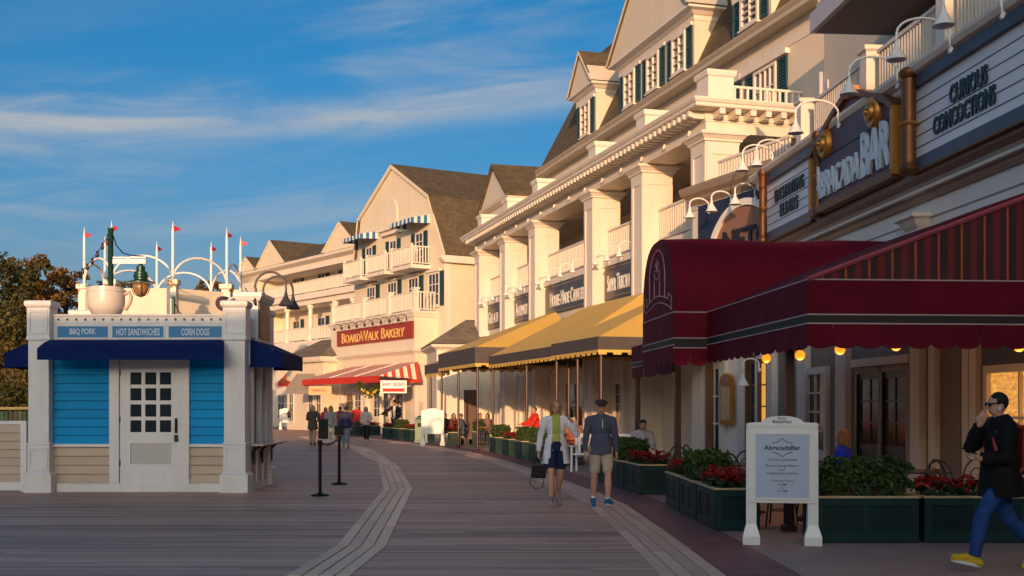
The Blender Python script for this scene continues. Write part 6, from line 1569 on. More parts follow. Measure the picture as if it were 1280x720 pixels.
# ================================================================== people
from mathutils import noise as mnoise
def union_mesh(mb, name, voxel, it=3):
    me = mb.mesh('tmp', []) if False else None
    me = bpy.data.meshes.new('tmp'); me.from_pydata(mb.v, [], mb.f); me.update()
    bm = bmesh.new(); bm.from_mesh(me); bmesh.ops.recalc_face_normals(bm, faces=bm.faces); bm.to_mesh(me); bm.free()
    ob = bpy.data.objects.new('tmp', me); C.objects.link(ob)
    r = ob.modifiers.new('r', 'REMESH'); r.mode = 'VOXEL'; r.voxel_size = voxel; r.use_smooth_shade = True
    s = ob.modifiers.new('s', 'SMOOTH'); s.factor = .5; s.iterations = it
    bpy.context.view_layer.update()
    out = bpy.data.meshes.new_from_object(ob.evaluated_get(bpy.context.evaluated_depsgraph_get()))
    bpy.data.objects.remove(ob); bpy.data.meshes.remove(me); out.name = name; out.materials.clear(); return out
def caps(mb, p, q, r0, r1, n=12):
    p, q = Vector(p), Vector(q); L_ = (q-p).length
    if L_ < 1e-5: mb.ball(p, r0, n); return
    prof = [(0,-r0)]+[(r0*math.cos(a), r0*math.sin(a)) for a in (R(-60), R(-30))]+[(r0,0),(r1,L_)]+[(r1*math.cos(a), L_+r1*math.sin(a)) for a in (R(30), R(60))]+[(0,L_+r1)]
    prof[0] = (r0*.05,-r0); prof[-1] = (r1*.05, L_+r1)
    mb.lathe(prof, n, p, ax=q-p)
_pm = {}
def cm_(name, col, **kw):
    k = (name, col)
    if k not in _pm: _pm[k] = PM(name, col, kw.get('rough', .75), kw.get('var', .12), kw.get('scale', 9), bmp=kw.get('bmp', .15), bscale=kw.get('bscale', 60), sheen=kw.get('sheen', 0), spec=.2)
    return _pm[k]
def skin_mat(col): return cm_('skin', col, rough=.5, var=.06, scale=14, bmp=.03, sheen=0)
def V3(*a): return Vector(a)
def person(label, x, y, heading, h, pose, clothes, skin=(.42,.24,.16), hair=None, voxel=.011, z0=0, group=None, fingers=True, head_turn=0, head_pitch=0, lean=0, bulk=1.0):
    """facing -y; +x is the person's left. pose: leg_l/leg_r = (thigh, shin, foot) directions, arm_l/arm_r = (upper, fore, hand) directions"""
    t = thing('person', label, 'person', (x, y, z0), heading, group)
    u = h; mb = MB(); bones = []
    def bone(nm, p, q, r0, r1): bones.append((nm, Vector(p), Vector(q), r0, r1))
    B_ = bulk
    hipz = 0
    P = {}
    up = V3(0, -math.sin(lean), math.cos(lean))
    pel = V3(0,0,0)
    neck = pel+up*.300*u; chest = pel+up*.205*u; waist = pel+up*.10*u
    for sgn, s_ in ((1,'l'),(-1,'r')):
        th_, sh_, ft_ = [Vector(d).normalized() for d in pose['leg_'+s_]]
        hip = pel+V3(sgn*.052*u,0,-.005*u); kn = hip+th_*.245*u; an = kn+sh_*.235*u; toe = an+ft_*.115*u+V3(0,0,-.022*u); heel = an-ft_*.03*u+V3(0,0,-.022*u)
        caps(mb, hip, kn, .052*u*B_, .033*u); caps(mb, kn, kn+sh_*.09*u, .033*u, .034*u); caps(mb, kn+sh_*.09*u, an, .034*u, .021*u)
        caps(mb, an, heel, .022*u, .02*u); caps(mb, heel, toe, .021*u, .017*u); caps(mb, an, an.lerp(toe,.7), .022*u, .018*u)
        bone('thigh_'+s_, hip, kn, .052*u*B_, .033*u); bone('shin_'+s_, kn, an, .034*u, .021*u); bone('foot_'+s_, heel, toe, .022*u, .018*u)
        P['foot_'+s_] = (heel, toe); P['kn_'+s_] = kn; P['hip_'+s_] = hip; P['an_'+s_] = an
    zmin = min(min(P['foot_l'][0].z, P['foot_l'][1].z), min(P['foot_r'][0].z, P['foot_r'][1].z))-.019*u
    mb.ball(pel+up*.012*u, (.088*u*B_, .064*u*B_, .068*u), 14); mb.ball(waist, (.078*u*B_, .060*u*B_, .09*u), 14); mb.ball(chest-up*.01*u, (.090*u*B_, .066*u*B_, .095*u), 14)
    sh_c = pel+up*.288*u
    caps(mb, sh_c+V3(.080*u,0,-.010*u), sh_c+V3(0,0,.004*u), .036*u, .040*u); caps(mb, sh_c+V3(-.080*u,0,-.010*u), sh_c+V3(0,0,.004*u), .036*u, .040*u); caps(mb, chest, sh_c, .075*u*B_, .05*u)
    bone('torso', pel, sh_c, .085*u, .06*u)
    hd = neck+V3(0, -.012*u, .105*u) if not head_pitch else neck+V3(0,-.012*u-.05*u*math.sin(head_pitch), .10*u)
    caps(mb, neck-up*.02*u, hd-V3(0,0,.03*u), .032*u, .028*u); bone('neck', neck, hd-V3(0,-.005*u,.045*u), .032*u, .03*u)
    HR = Matrix.Rotation(head_turn, 3, 'Z') @ Matrix.Rotation(head_pitch, 3, 'X')
    def hp(a, b, c): return hd + HR@V3(a*u, b*u, c*u)
    hb = MB(); hb.ball((0,0,0), (.044*u,.053*u,.060*u), 16); hb.ball((0,-.012*u,-.030*u), (.034*u,.038*u,.036*u), 12); hb.ball((0,-.030*u,-.048*u), (.016*u,.014*u,.012*u), 8)
    hb.ball((0,-.055*u,-.012*u), (.0085*u,.012*u,.014*u), 8); 
    for sg in (-1,1): hb.ball((sg*.045*u,.004*u,-.010*u), (.006*u,.011*u,.017*u), 8); hb.ball((sg*.018*u,-.046*u,.006*u), (.014*u,.008*u,.006*u), 8)
    hb.xf(Matrix.Translation(hd) @ HR.to_4x4()); mb.add(hb.v, hb.f)
    bone('head', hp(0,0,-.035), hp(0,0,.02), .045*u, .05*u)
    for sgn, s_ in ((1,'l'),(-1,'r')):
        ua, fa, ha = [Vector(d).normalized() for d in pose['arm_'+s_]]
        so = sh_c+V3(sgn*.106*u,0,-.018*u); el = so+ua*.165*u; wr = el+fa*.145*u
        caps(mb, so, el, .033*u*min(1.1,B_), .024*u); caps(mb, el, wr, .024*u, .0155*u)
        bone('uarm_'+s_, so, el, .033*u, .024*u); bone('farm_'+s_, el, wr, .024*u, .016*u)
        pe = wr+ha*.048*u; side = ha.cross(V3(0,0,1) if abs(ha.z) < .8 else V3(0,-1,0)).normalized()
        if abs(ha.z) > .8: side = V3(0,1,0) - ha*ha.y; side.normalize()
        nrm = ha.cross(side).normalized()*(-sgn)
        if fingers:
            for k in range(3): a = side*((k-1)*.013*u); caps(mb, wr+a*.6, pe+a, .0125*u, .012*u, 8)
            for k, ln_ in enumerate((.034,.040,.037,.029)):
                a = side*((k-1.5)*.0105*u); b0 = pe+a; d1 = (ha*.9+nrm*.35).normalized(); d2 = (ha*.45+nrm*.9).normalized()
                m1 = b0+d1*ln_*.55*u; m2 = m1+d2*ln_*.5*u; caps(mb, b0, m1, .0062*u, .0058*u, 7); caps(mb, m1, m2, .0058*u, .0052*u, 7)
            tb_ = wr+ha*.016*u-side*.014*u; caps(mb, tb_, tb_+(ha*.6-side*.6+nrm*.4).normalized()*.032*u, .0075*u, .006*u, 7)
        else:
            caps(mb, wr, pe+ha*.025*u, .015*u, .016*u)
        bone('hand_'+s_, wr, pe+ha*.04*u, .018*u, .012*u)
        P['hand_'+s_] = pe; P['el_'+s_] = el; P['so_'+s_] = so; P['wr_'+s_] = wr; P['nrm_'+s_] = nrm
    off_ = V3(0,0,-zmin) if 'seat' not in pose else V3(0,0,pose['seat'])
    mb.v = [tuple(Vector(p)+off_) for p in mb.v]
    for k in P: P[k] = tuple(q+off_ for q in P[k]) if isinstance(P[k], tuple) else P[k]+off_
    P['pel'] = pel+off_; P['neck'] = neck+off_; P['hd'] = hd+off_; P['chest'] = chest+off_
    bones = [(n_, a+off_, b+off_, r0, r1) for n_, a, b, r0, r1 in bones]
    body = union_mesh(mb, 'body', voxel, 3)
    body.materials.append(skin_mat(skin)); put(body, 'body', t)
    nv = len(body.vertices); co = np.empty(nv*3); body.vertices.foreach_get('co', co); co = co.reshape(-1,3)
    no = np.empty(nv*3); body.vertices.foreach_get('normal', no); no = no.reshape(-1,3)
    best = np.full(nv, 1e9); who = np.zeros(nv, int); tt = np.zeros(nv)
    for i, (n_, a, b, r0, r1) in enumerate(bones):
        a = np.array(a); b = np.array(b); d = b-a; q = np.clip(((co-a)@d)/(d@d), 0, 1); dist = np.linalg.norm(co-a-q[:,None]*d, axis=1)-(r0+(r1-r0)*q)
        k = dist < best; best[k] = dist[k]; who[k] = i; tt[k] = q[k]
    nm = np.array([b[0] for b in bones])[who]
    faces = [tuple(p.vertices) for p in body.polygons]
    def shell(pred, offs, name, mat, fold=.4, seed=0.0, down=0):
        ok = np.array([bool(pred(nm[i], tt[i], co[i])) for i in range(nv)])
        fs = [f for f in faces if all(ok[j] for j in f)]
        used = sorted({j for f in fs for j in f}); mp = {j: i for i, j in enumerate(used)}
        vs_ = []
        for j in used:
            k = offs*(1+fold*2*(mnoise.noise(Vector(co[j])*9/ (h/1.7)+Vector((seed,0,0)))))
            vs_.append(tuple(co[j]+no[j]*max(k, offs*.45)+np.array([0,0,-down])))
        if not fs: return None
        m_ = MB(); m_.v = vs_; m_.f = [tuple(mp[j] for j in f) for f in fs]; m_.m = [0]*len(m_.f)
        # close the hems: pull the open edge in towards the body
        from collections import Counter
        ec = Counter(); 
        for f in m_.f:
            for a_, b_ in zip(f, f[1:]+f[:1]): ec[(min(a_,b_), max(a_,b_))] += 1
        inv = {}
        for f in list(m_.f):
            for a_, b_ in zip(f, f[1:]+f[:1]):
                if ec[(min(a_,b_), max(a_,b_))] == 1:
                    for q in (a_, b_):
                        if q not in inv:
                            j = used[q]; inv[q] = len(m_.v); m_.v.append(tuple(co[j]-no[j]*.003))
                    m_.f.append((b_, a_, inv[a_], inv[b_])); m_.m.append(0)
        return m_.build(name, mat, t, smooth=True, recalc=False)
    def loft(rings, name, mat, open0=None, th=.01, seg=30, seed=0.0):
        """rings: (centre, rx, ry); open0 = half-angle left open at the front (-y)"""
        m_ = MB(); n = seg; full = open0 is None
        def rows(k):
            out = []
            for (c, rx, ry) in rings:
                for i in range(n if full else n+1):
                    a = (2*math.pi*i/n) if full else (open0+(2*math.pi-2*open0)*i/n)
                    w_ = 1+.05*math.sin(a*7+seed+c[2]*9)
                    out.append((c[0]+(rx-k)*w_*math.sin(a), c[1]-(ry-k)*w_*math.cos(a), c[2]))
            return out
        o_, i_ = rows(0), rows(th); W = n if full else n+1; m_.v = o_+i_; K = len(o_)
        for r in range(len(rings)-1):
            for i in range(n):
                a, b = r*W+i, r*W+((i+1)%W); m_.f.append((a,b,b+W,a+W)); m_.f.append((K+a+W,K+b+W,K+b,K+a))
        l0 = (len(rings)-1)*W
        for i in range(n):
            j = (i+1)%W; m_.f.append((l0+i,l0+j,K+l0+j,K+l0+i)); m_.f.append((j,i,K+i,K+j))
        if not full:
            for r in range(len(rings)-1):
                a = r*W; m_.f.append((a,a+W,K+a+W,K+a)); a = r*W+n; m_.f.append((a+W,a,K+a,K+a+W))
        m_.m = [0]*len(m_.f); return m_.build(name, mat, t, smooth=R(60))
    # face
    if fingers:
        ey = MB()
        for sg in (-1,1): ey.ball(hp(sg*.0175,-.0475,.0)+off_, (.0055*u,.004*u,.0035*u), 8)
        x = ey.build('eyes', cm_('eye', (.03,.02,.015), rough=.2), t, smooth=True); x['kind'] = 'stuff'
        mo = MB(); mo.tube([hp(-.013,-.046,-.037)+off_, hp(0,-.0505,-.038)+off_, hp(.013,-.046,-.037)+off_], .0028*u, 6); mo.build('mouth', cm_('lips', (.30,.10,.08)), t)
    if hair:
        kind, col = hair; hm = MB()
        def HB(a, b, c, r): hm.ball(hp(a,b,c)+off_, tuple(q*u for q in r), 12)
        HB(0,.010,.014,(.050,.055,.056))
        cut = None
        if kind in ('long','bob'):
            low = -.13 if kind == 'long' else -.085
            for k in range(7):
                a = R(-105+35*k); px_, py_ = .043*math.sin(a), .043*math.cos(a)+.008
                caps(hm, hp(px_,py_,.01)+off_, hp(px_*1.15,py_*1.1,low)+off_, .019*u, .013*u, 8)
        elif kind == 'pony': caps(hm, hp(0,.05,.02)+off_, hp(0,.075,-.10)+off_, .018*u, .010*u)
        hmesh = union_mesh(hm, 'hair', max(.006, voxel*.8), 2)
        # keep the face clear
        bm = bmesh.new(); bm.from_mesh(hmesh); inv_ = HR.inverted()
        kill = []
        for f in bm.faces:
            q = inv_@(f.calc_center_median()-off_-hd)/u
            if q.y < -.018 and q.z < .033 and abs(q.x) < .040: kill.append(f)
            elif q.y < -.030 and q.z < .028: kill.append(f)
        bmesh.ops.delete(bm, geom=kill, context='FACES'); bm.to_mesh(hmesh); bm.free()
        hmesh.materials.append(cm_('hair', col, rough=.45, var=.35, scale=30, bmp=.5, bscale=90)); hmesh.polygons.foreach_set('use_smooth', [True]*len(hmesh.polygons)); put(hmesh, 'hair', t)
    ctx = dict(t=t, P=P, shell=shell, loft=loft, u=u, hp=lambda a,b,c: hp(a,b,c)+off_, off=off_, HR=HR)
    clothes(ctx); return ctx
TORSO = ('torso','neck')
def top(ctx, mat, offs=.012, hem=-.02, sleeve=1.0, neck=False, name='shirt', fore=1.0, front_open=None, thighs=0):
    P, u = ctx['P'], ctx['u']; pz = P['pel'].z
    def pred(n, t, c):
        if n == 'torso': ok = c[2] > pz+hem*u
        elif n == 'neck': ok = t < (.35 if neck else .12)
        elif n.startswith('uarm'): ok = t <= min(1, sleeve*2) or sleeve > .5
        elif n.startswith('farm'): ok = fore > 0 and t < fore
        elif n.startswith('thigh'): ok = (c[2] > pz+hem*u) and t < .35
        else: ok = False
        if ok and front_open and n in ('torso','neck') and abs(c[0]) < front_open*u and c[1] < -.01: ok = False
        return ok
    return ctx['shell'](pred, offs*u/1.7, name, mat)
def bottoms(ctx, mat, offs=.012, length=2.0, name='trousers', waist=.075):
    P, u = ctx['P'], ctx['u']; pz = P['pel'].z
    def pred(n, t, c):
        if n == 'torso': return c[2] < pz+waist*u
        if n.startswith('thigh'): return t <= length
        if n.startswith('shin'): return length > 1 and t < length-1
        return False
    return ctx['shell'](pred, offs*u/1.7, name, mat, seed=5)
def shoes(ctx, mat, sole=None, offs=.010, socks=None):
    P, u = ctx['P'], ctx['u']
    for s_ in 'lr':
        ctx['shell'](lambda n, t, c, s_=s_: n == 'foot_'+s_ or (n == 'shin_'+s_ and t > .965), offs*u/1.7, 'shoe', mat, fold=.05)
        if socks: ctx['shell'](lambda n, t, c, s_=s_: n == 'shin_'+s_ and .86 < t <= .97, .005, 'sock', socks, fold=.1)
        if sole:
            he, to = ctx['P']['foot_'+s_]; d = (to-he).normalized(); a = he-d*.02*u; b = to+d*.016*u
            sd_ = d.cross(V3(0,0,1)).normalized(); m_ = MB(); pr = []
            for k in range(12):
                q = 2*math.pi*k/12; L2 = (b-a).length/2; pr.append(((a+b)/2+d*L2*math.cos(q)+sd_*.026*u*math.sin(q)))
            zz = -.016*u; nrm_ = d.cross(sd_); nrm_ = nrm_ if nrm_.z > 0 else -nrm_
            m_.solid([p+nrm_*(zz+.008*u) for p in pr], [p+nrm_*(zz-.008*u) for p in pr]); m_.build('sole', sole, ctx['t'])
ST = dict(leg_l=((0.03,0,-1),(0,.03,-1),(0.1,-1,0)), leg_r=((-.03,0,-1),(0,.03,-1),(-.1,-1,0)), arm_l=((.12,.02,-1),(.04,-.15,-1),(0,-.15,-1)), arm_r=((-.12,.02,-1),(-.04,-.15,-1),(0,-.15,-1)))
def pose(**kw): d = dict(ST); d.update(kw); return d
def tint(c, k): return tuple(q*k for q in c)

# --- woman in the white cardigan
wx, wy = G(694, 633)
def cl_woman(c):
    u, P = c['u'], c['P']; pz = P['pel'].z; card = cm_('white_cardigan_knit', (.74,.71,.74), bmp=.3)
    top(c, cm_('lime_top', (.40,.42,.09)), .008, -.055, 0, name='top', fore=0)
    bottoms(c, cm_('navy_denim', (.012,.022,.07)), .014, .80, 'shorts')
    top(c, card, .014, -.02, 1, name='cardigan', front_open=.034, neck=True)
    c['loft']([((0,.004,pz+.10*u),.098*u,.082*u),((0,.006,pz+.03*u),.112*u,.092*u),((0,.01,pz-.03*u),.122*u,.098*u),((.004,.015,pz-.10*u),.134*u,.104*u),((.006,.02,pz-.145*u),.140*u,.108*u)], 'cardigan_skirt', card, open0=R(30), th=.008, seed=1)
    shoes(c, cm_('grey_sneaker', (.26,.22,.22)), cm_('pale_sole', (.6,.57,.55)))
    g = MB()
    for sg in (-1,1): g.tube([c['hp'](sg*.020+.0155*math.cos(2*math.pi*k/12), -.0535+.004*abs(math.cos(2*math.pi*k/12)), .001+.012*math.sin(2*math.pi*k/12)) for k in range(12)], .0022*u, 5, closed=True); g.tube([c['hp'](sg*.036,-.050,.004), c['hp'](sg*.047,.0,.004)], .002*u, 5)
    x = g.build('glasses', M['iron'], c['t']); x['kind'] = 'stuff'
cw = person('woman walking in a long white cardigan, lime top and navy shorts', wx+.01, wy, R(4), 1.70,
  pose(leg_r=((-.01,-.30,-1),(.0,.02,-1),(-.1,-1,.05)), leg_l=((-.02,.08,-1),(-.10,.62,-1),(.15,-.75,-.62)),
       arm_r=((-.30,.06,-1),(-.10,-.06,-1),(0,-.1,-1)), arm_l=((.62,.05,-.80),(-.35,-.42,.85),(-.6,-.1,.7))),
  cl_woman, (.52,.29,.19), ('bob', (.30,.155,.06)), .010, head_turn=R(2))
hx_, hy_ = (cw['t'].matrix_basis @ cw['P']['hand_r']).xy; hz = cw['P']['hand_r'].z
bg_ = thing('handbag', "small black handbag hanging from the woman's right hand", 'handbag', (hx_, hy_, hz-.02))
MB().sq(-.11, .11, -.045, .045, [(0,-.33),(.012,-.30),(.008,-.16),(-.02,-.13)]).build('bag', M['black'], bg_, bev=.01)
MB().tube(arc_pts((0,0,-.16), .10, 0, math.pi, 10, (1,0,0), (0,0,1.6)), .007, 6).build('handle', M['black'], bg_); MB().tube([(-.10,0,-.16),(-.15,.01,-.42),(-.05,.01,-.52),(.07,0,-.48),(.11,0,-.18)], .007, 6).build('strap', M['black'], bg_)
# --- man in the flat cap
mx_, my_ = G(751, 634)
def cl_man(c):
    u, P = c['u'], c['P']
    sw_m = cm_('slate_blue_knit', (.072,.082,.130), bmp=.3)
    bottoms(c, cm_('beige_chino', (.44,.36,.29)), .020, .90, 'shorts')
    top(c, sw_m, .015, -.045, 1, neck=True, name='sweater')
    c['loft']([((0,-.004,P['neck'].z+.012*u),.036*u,.038*u),((0,-.004,P['neck'].z+.032*u),.034*u,.036*u)], 'collar', cm_('dark_collar', (.02,.022,.035)), open0=R(24), th=.008)
    c['loft']([((0,0,P['pel'].z+.15*u),.090*u,.070*u),((0,0,P['pel'].z+.075*u),.100*u,.082*u),((0,0,P['pel'].z+.02*u),.112*u,.094*u),((0,0,P['pel'].z-.045*u),.112*u,.095*u)], 'sweater_hem', sw_m, th=.01)
    MB().box(-.004,.004,-.004,.004,-.09,.05).build('zip', M['lampwhite'], c['t'], (0, -.088*u-.012, P['chest'].z+.045*u))
    shoes(c, cm_('blue_sneaker', (.02,.14,.26)), cm_('white_sole', (.66,.66,.66)), socks=cm_('white_sock', (.7,.68,.66)))
    cp_ = MB(); cp_.lathe([(.050*u,.022*u),(.060*u,.030*u),(.062*u,.042*u),(.050*u,.058*u),(.025*u,.066*u),(.001,.068*u)], 20, (0,.004*u,0)); 
    cp_.solid([(-.042*u,-.045*u,.030*u),(.042*u,-.045*u,.030*u),(.030*u,-.082*u,.022*u),(-.030*u,-.082*u,.022*u)], [(-.042*u,-.045*u,.023*u),(.042*u,-.045*u,.023*u),(.030*u,-.082*u,.016*u),(-.030*u,-.082*u,.016*u)])
    cp_.xf(Matrix.Translation(c['P']['hd']) @ c['HR'].to_4x4()); cp_.build('flat_cap', cm_('brown_tweed', (.055,.036,.030), bmp=.4), c['t'], smooth=R(50))
person('man walking in a brown flat cap, slate blue quarter-zip sweater and beige shorts', mx_, my_, R(6), 1.74,
  pose(leg_r=((-.03,.04,-1),(.02,.40,-1),(-.15,-1,-.35)), leg_l=((.02,-.28,-1),(.0,.04,-1),(.12,-1,.06)), arm_r=((-.24,-.02,-1),(-.10,-.34,-1),(.05,-.3,-1)), arm_l=((.22,.12,-1),(.08,.0,-1),(0,-.1,-1))),
  cl_man, (.56,.30,.22), ('short', (.22,.19,.17)), .010, bulk=1.10, head_turn=R(-6), head_pitch=R(10))
# --- man in the black coat, walking left
def cl_coat(c):
    u, P = c['u'], c['P']; pz = P['pel'].z; ck = cm_('black_wool', (.006,.0055,.006), bmp=.4)
    bottoms(c, cm_('blue_jeans', (.018,.060,.20), bmp=.4, var=.3, scale=14), .014, 1.97, 'jeans')
    top(c, ck, .030, -.03, 1, neck=True, name='coat')
    c['loft']([((0,0,pz+.13*u),.108*u,.090*u),((0,0,pz+.05*u),.116*u,.100*u),((0,0,pz-.03*u),.122*u,.112*u),((0,0,pz-.11*u),.126*u,.124*u)], 'coat_skirt', ck, th=.01)
    c['loft']([((0,.01,P['neck'].z-.01*u),.054*u,.052*u),((0,.006,P['neck'].z+.035*u),.046*u,.046*u)], 'collar', ck, open0=R(35), th=.01)
    shoes(c, cm_('yellow_canvas_shoe', (.66,.43,.03), bmp=.2), cm_('white_rubber', (.72,.70,.66)))
    g = MB()
    for sg in (-1,1): g.ball(c['hp'](sg*.020,-.052,.003), (.018*u,.007*u,.013*u), 10); g.tube([c['hp'](sg*.036,-.050,.008), c['hp'](sg*.048,.004,.008)], .0035*u, 6)
    x = g.build('sunglasses', cm_('black_lens', (.008,.008,.009), rough=.1, bmp=0), c['t'], smooth=True); x['kind'] = 'stuff'
    MB().tube([c['hp'](.047,-.006,-.012), c['hp'](.050,-.012,-.032)], .0045*u, 7).build('earbud', M['lampwhite'], c['t'])
cx_, cy_ = 4.86, 11.55
cc = person('man in a black coat, blue jeans and yellow sneakers walking left with a phone', cx_, cy_, R(-88), 1.79,
  pose(leg_l=((.02,-.60,-1),(.0,-.20,-1),(.05,-1,.22)), leg_r=((-.02,.30,-1),(0,1.05,-1),(-.05,-.62,-.80)),
       arm_l=((.10,-.12,-1),(-.12,-1,-.04),(-.1,-1,.10)), arm_r=((.05,-.72,-.60),(.50,.16,.84),(.25,.30,.9))),
  cl_coat, (.55,.30,.21), ('short', (.016,.012,.011)), .009, head_pitch=R(5))
def wpt(c, v): return c['t'].matrix_basis @ v
p = wpt(cc, cc['P']['hand_l']+cc['P']['nrm_l']*.03)
ph = thing('phone', "dark phone held in the coated man's left hand", 'phone', (p.x-.015, p.y, p.z+.010), R(-88)); MB().box(-.035,.035,-.075,.075,-.004,.004).xf(Matrix.Rotation(R(-24),4,'X')).build('case', M['black'], ph, bev=.002)
bp_ = thing('backpack', 'red and black backpack worn over the black coat', 'backpack', (*wpt(cc, V3(0,.16,0)).xy, cc['P']['pel'].z+.10), R(-88))
m_ = MB(); m_.sq(-.15, .15, .0, .13, [(-.03,-.08),(.0,.0),(.01,.22),(-.01,.36),(-.06,.41)]); m_.build('pack', cm_('red_nylon', (.34,.02,.02), bmp=.3), bp_, bev=.015)
MB().sq(-.12,.12,.13,.17,[(0,.02),(0,.17),(-.02,.2)]).build('pocket', M['black'], bp_, bev=.01)
for sg in (-1,1): MB().tube([(sg*.09,.01,.38),(sg*.105,-.10,.455),(sg*.11,-.20,.42),(sg*.105,-.275,.28),(sg*.13,-.235,.05),(sg*.15,-.10,-.12),(sg*.13,.02,.0)], .020, 7).build('strap', cm_('red_webbing', (.40,.05,.05), bmp=.3), bp_, smooth=True)

# --- the far walkers, seen from behind
FW = 'walkers near the bakery'
def outfit(topc, botc, shoec=(.1,.07,.05), skirt=None, topn='jacket', botn='trousers', sole=None):
    def f(c):
        u, P = c['u'], c['P']; pz = P['pel'].z; tm = cm_(topn, topc)
        bottoms(c, cm_(botn, botc), .016, 1.95, botn if False else 'trousers'); top(c, tm, .028, -.05, 1, neck=True, name='jacket')
        if skirt: c['loft']([((0,0,pz+.10*u),.105*u,.085*u),((0,0,pz),.118*u,.10*u),((0,0,pz-skirt*u),.13*u,.115*u)], 'coat_skirt', tm)
        shoes(c, cm_('shoe', shoec))
    return f
def stride(k, a=.24):
    return dict(leg_l=((.03,-a*k,-1),(0,.12 if k > 0 else .35,-1),(.05,-1,0 if k > 0 else -.3)), leg_r=((-.03,a*k,-1),(0,.35 if k > 0 else .12,-1),(-.05,-1,-.3 if k > 0 else 0)))
def far(px, py, hd_, h, lab, of, hair, k=1, arms=None, **kw):
    x, y = G(px, py); d = stride(k, kw.pop('a', .2)); d.update(arms or {})
    return person(lab, x, y, R(hd_), h, pose(**d), of, hair=hair, voxel=.018, fingers=False, group=FW, **kw)
far(391, 557, 176, 1.68, 'blonde woman in a long olive coat walking away', outfit((.075,.06,.045), (.42,.27,.2), (.30,.13,.04), .14), ('long', (.42,.30,.16)), 1, dict(arm_l=((.25,-.2,-1),(-.35,-.9,.5),(-.3,-.5,.6)), arm_r=((-.3,.05,-1),(-.1,-.7,-.6),(0,-1,0))))
far(413.5, 559, 178, 1.66, 'woman with long brown hair in a grey jacket and white trousers', outfit((.30,.27,.26), (.62,.58,.52), (.5,.45,.4)), ('long', (.34,.17,.06)), -1)
far(432.5, 561, 182, 1.64, 'dark haired walker in a navy jacket with turquoise shoulders', outfit((.035,.035,.085), (.16,.20,.27), (.35,.2,.15), .02), ('short', (.02,.015,.015)), 1)
far(407, 550, 170, 1.60, 'walker in a crimson jacket behind the grey jacket', outfit((.38,.03,.05), (.05,.05,.07)), ('bob', (.25,.12,.06)), 1)
far(446, 546, 10, 1.70, 'man in a bright red jacket facing the camera beyond the walkers', outfit((.50,.03,.025), (.04,.04,.06)), ('short', (.03,.02,.02)), -1)
far(457.5, 553, -8, 1.62, 'woman in a pale grey sweater and black leggings walking this way', outfit((.46,.40,.38), (.015,.014,.016), (.5,.5,.5)), ('bob', (.09,.05,.03)), 1, dict(arm_l=((.2,0,-1),(-.3,-.8,-.4),(-.5,-.7,0)), arm_r=((-.2,0,-1),(.2,-.6,-.7),(.3,-.8,0))))
far(425, 548, 178, 1.62, 'partly hidden walker in a maroon top between the navy and red jackets', outfit((.20,.03,.04), (.05,.045,.05)), ('short', (.04,.025,.02)), -1)
# turquoise yoke for the navy jacket
# waiter by the bakery door
def cl_wait(c):
    top(c, cm_('white_shirt', (.6,.58,.55)), .012, -.03, 1, name='shirt'); bottoms(c, cm_('black_trousers', (.015,.014,.014)), .014, 1.95); top(c, cm_('black_jacket', (.018,.015,.014)), .028, -.04, 1, name='jacket', front_open=.03); shoes(c, cm_('black_shoe', (.02,.02,.02)))
    m_ = MB(); u = c['u']; m_.lathe([(.075*u,.03*u),(.076*u,.036*u),(.05*u,.04*u),(.047*u,.085*u),(.04*u,.092*u),(.001,.094*u)], 16, tuple(c['P']['hd'])); m_.build('hat', cm_('black_hat', (.02,.018,.018)), c['t'], smooth=R(40))
wx2, wy2 = (490-CX)/FPX*60.5, 60.5
person('black-jacketed waiter figure with one arm held out beside the bakery post', wx2+.15, wy2, R(-12), 1.95, pose(arm_r=((-.85,-.1,-.62),(-.8,-.3,-.45),(-.8,-.3,0)), arm_l=((.25,0,-1),(-.2,-.5,-.8),(0,-.6,-.6))), cl_wait, hair=('short', (.05,.03,.02)), voxel=.018, fingers=False)
# --- red shirt standing at the tables
rx, ry = (665-CX)/FPX*38.0, 38.0
person('person in a bright red jacket standing among the terrace tables', rx+.15, ry, R(-70), 1.66, pose(arm_l=((.05,-.6,-.9),(-.1,-.9,-.3),(0,-1,0)), arm_r=((-.05,-.7,-.8),(.1,-.9,-.2),(0,-1,0))), outfit((.55,.03,.02), (.10,.075,.04)), hair=('short', (.10,.07,.04)), voxel=.016, fingers=False, lean=R(8))
# --- seated guests
SEAT = dict(leg_l=((.10,-1,-.08),(.0,.05,-1),(.05,-1,0)), leg_r=((-.10,-1,-.08),(0,.05,-1),(-.05,-1,0)))
def seated(px, Y, hd_, lab, topc, hair, skin=(.42,.24,.16), sz=.50, voxel=.016, arms=None, h=1.70, group='guests seated on the terrace', **kw):
    d = dict(SEAT); d['seat'] = sz+.06; d.update(arms or dict(arm_l=((.15,-.35,-1),(-.25,-.95,-.05),(-.2,-1,0)), arm_r=((-.15,-.35,-1),(.25,-.95,-.05),(.2,-1,0))))
    c = person(lab, (px-CX)/FPX*Y, Y, R(hd_), h, pose(**d), outfit(topc, (.04,.04,.06)), skin, hair, voxel, 0.0, group, False, **kw)
    return c
seated(1054, 15.95, -115, 'woman with auburn hair in a cobalt blue top seated behind the hedge', (.012,.03,.42), ('bob', (.22,.09,.035)), voxel=.011, h=1.66, head_turn=R(-5))
seated(803, 25.5, 6, 'man with dark hair in a pale shirt seated at the vaulted entrance', (.42,.40,.44), ('short', (.03,.02,.017)), h=1.72, head_pitch=R(24))
seated(716, 32.5, 15, 'guest in a white sun hat seated behind the white bench', (.30,.10,.06), ('bob', (.60,.55,.48)), h=1.66)
seated(580, 49.5, -80, 'guest in a slate blue jacket seated in the sun beside the black pushchair', (.07,.08,.12), ('short', (.10,.06,.04)), lean=R(14))
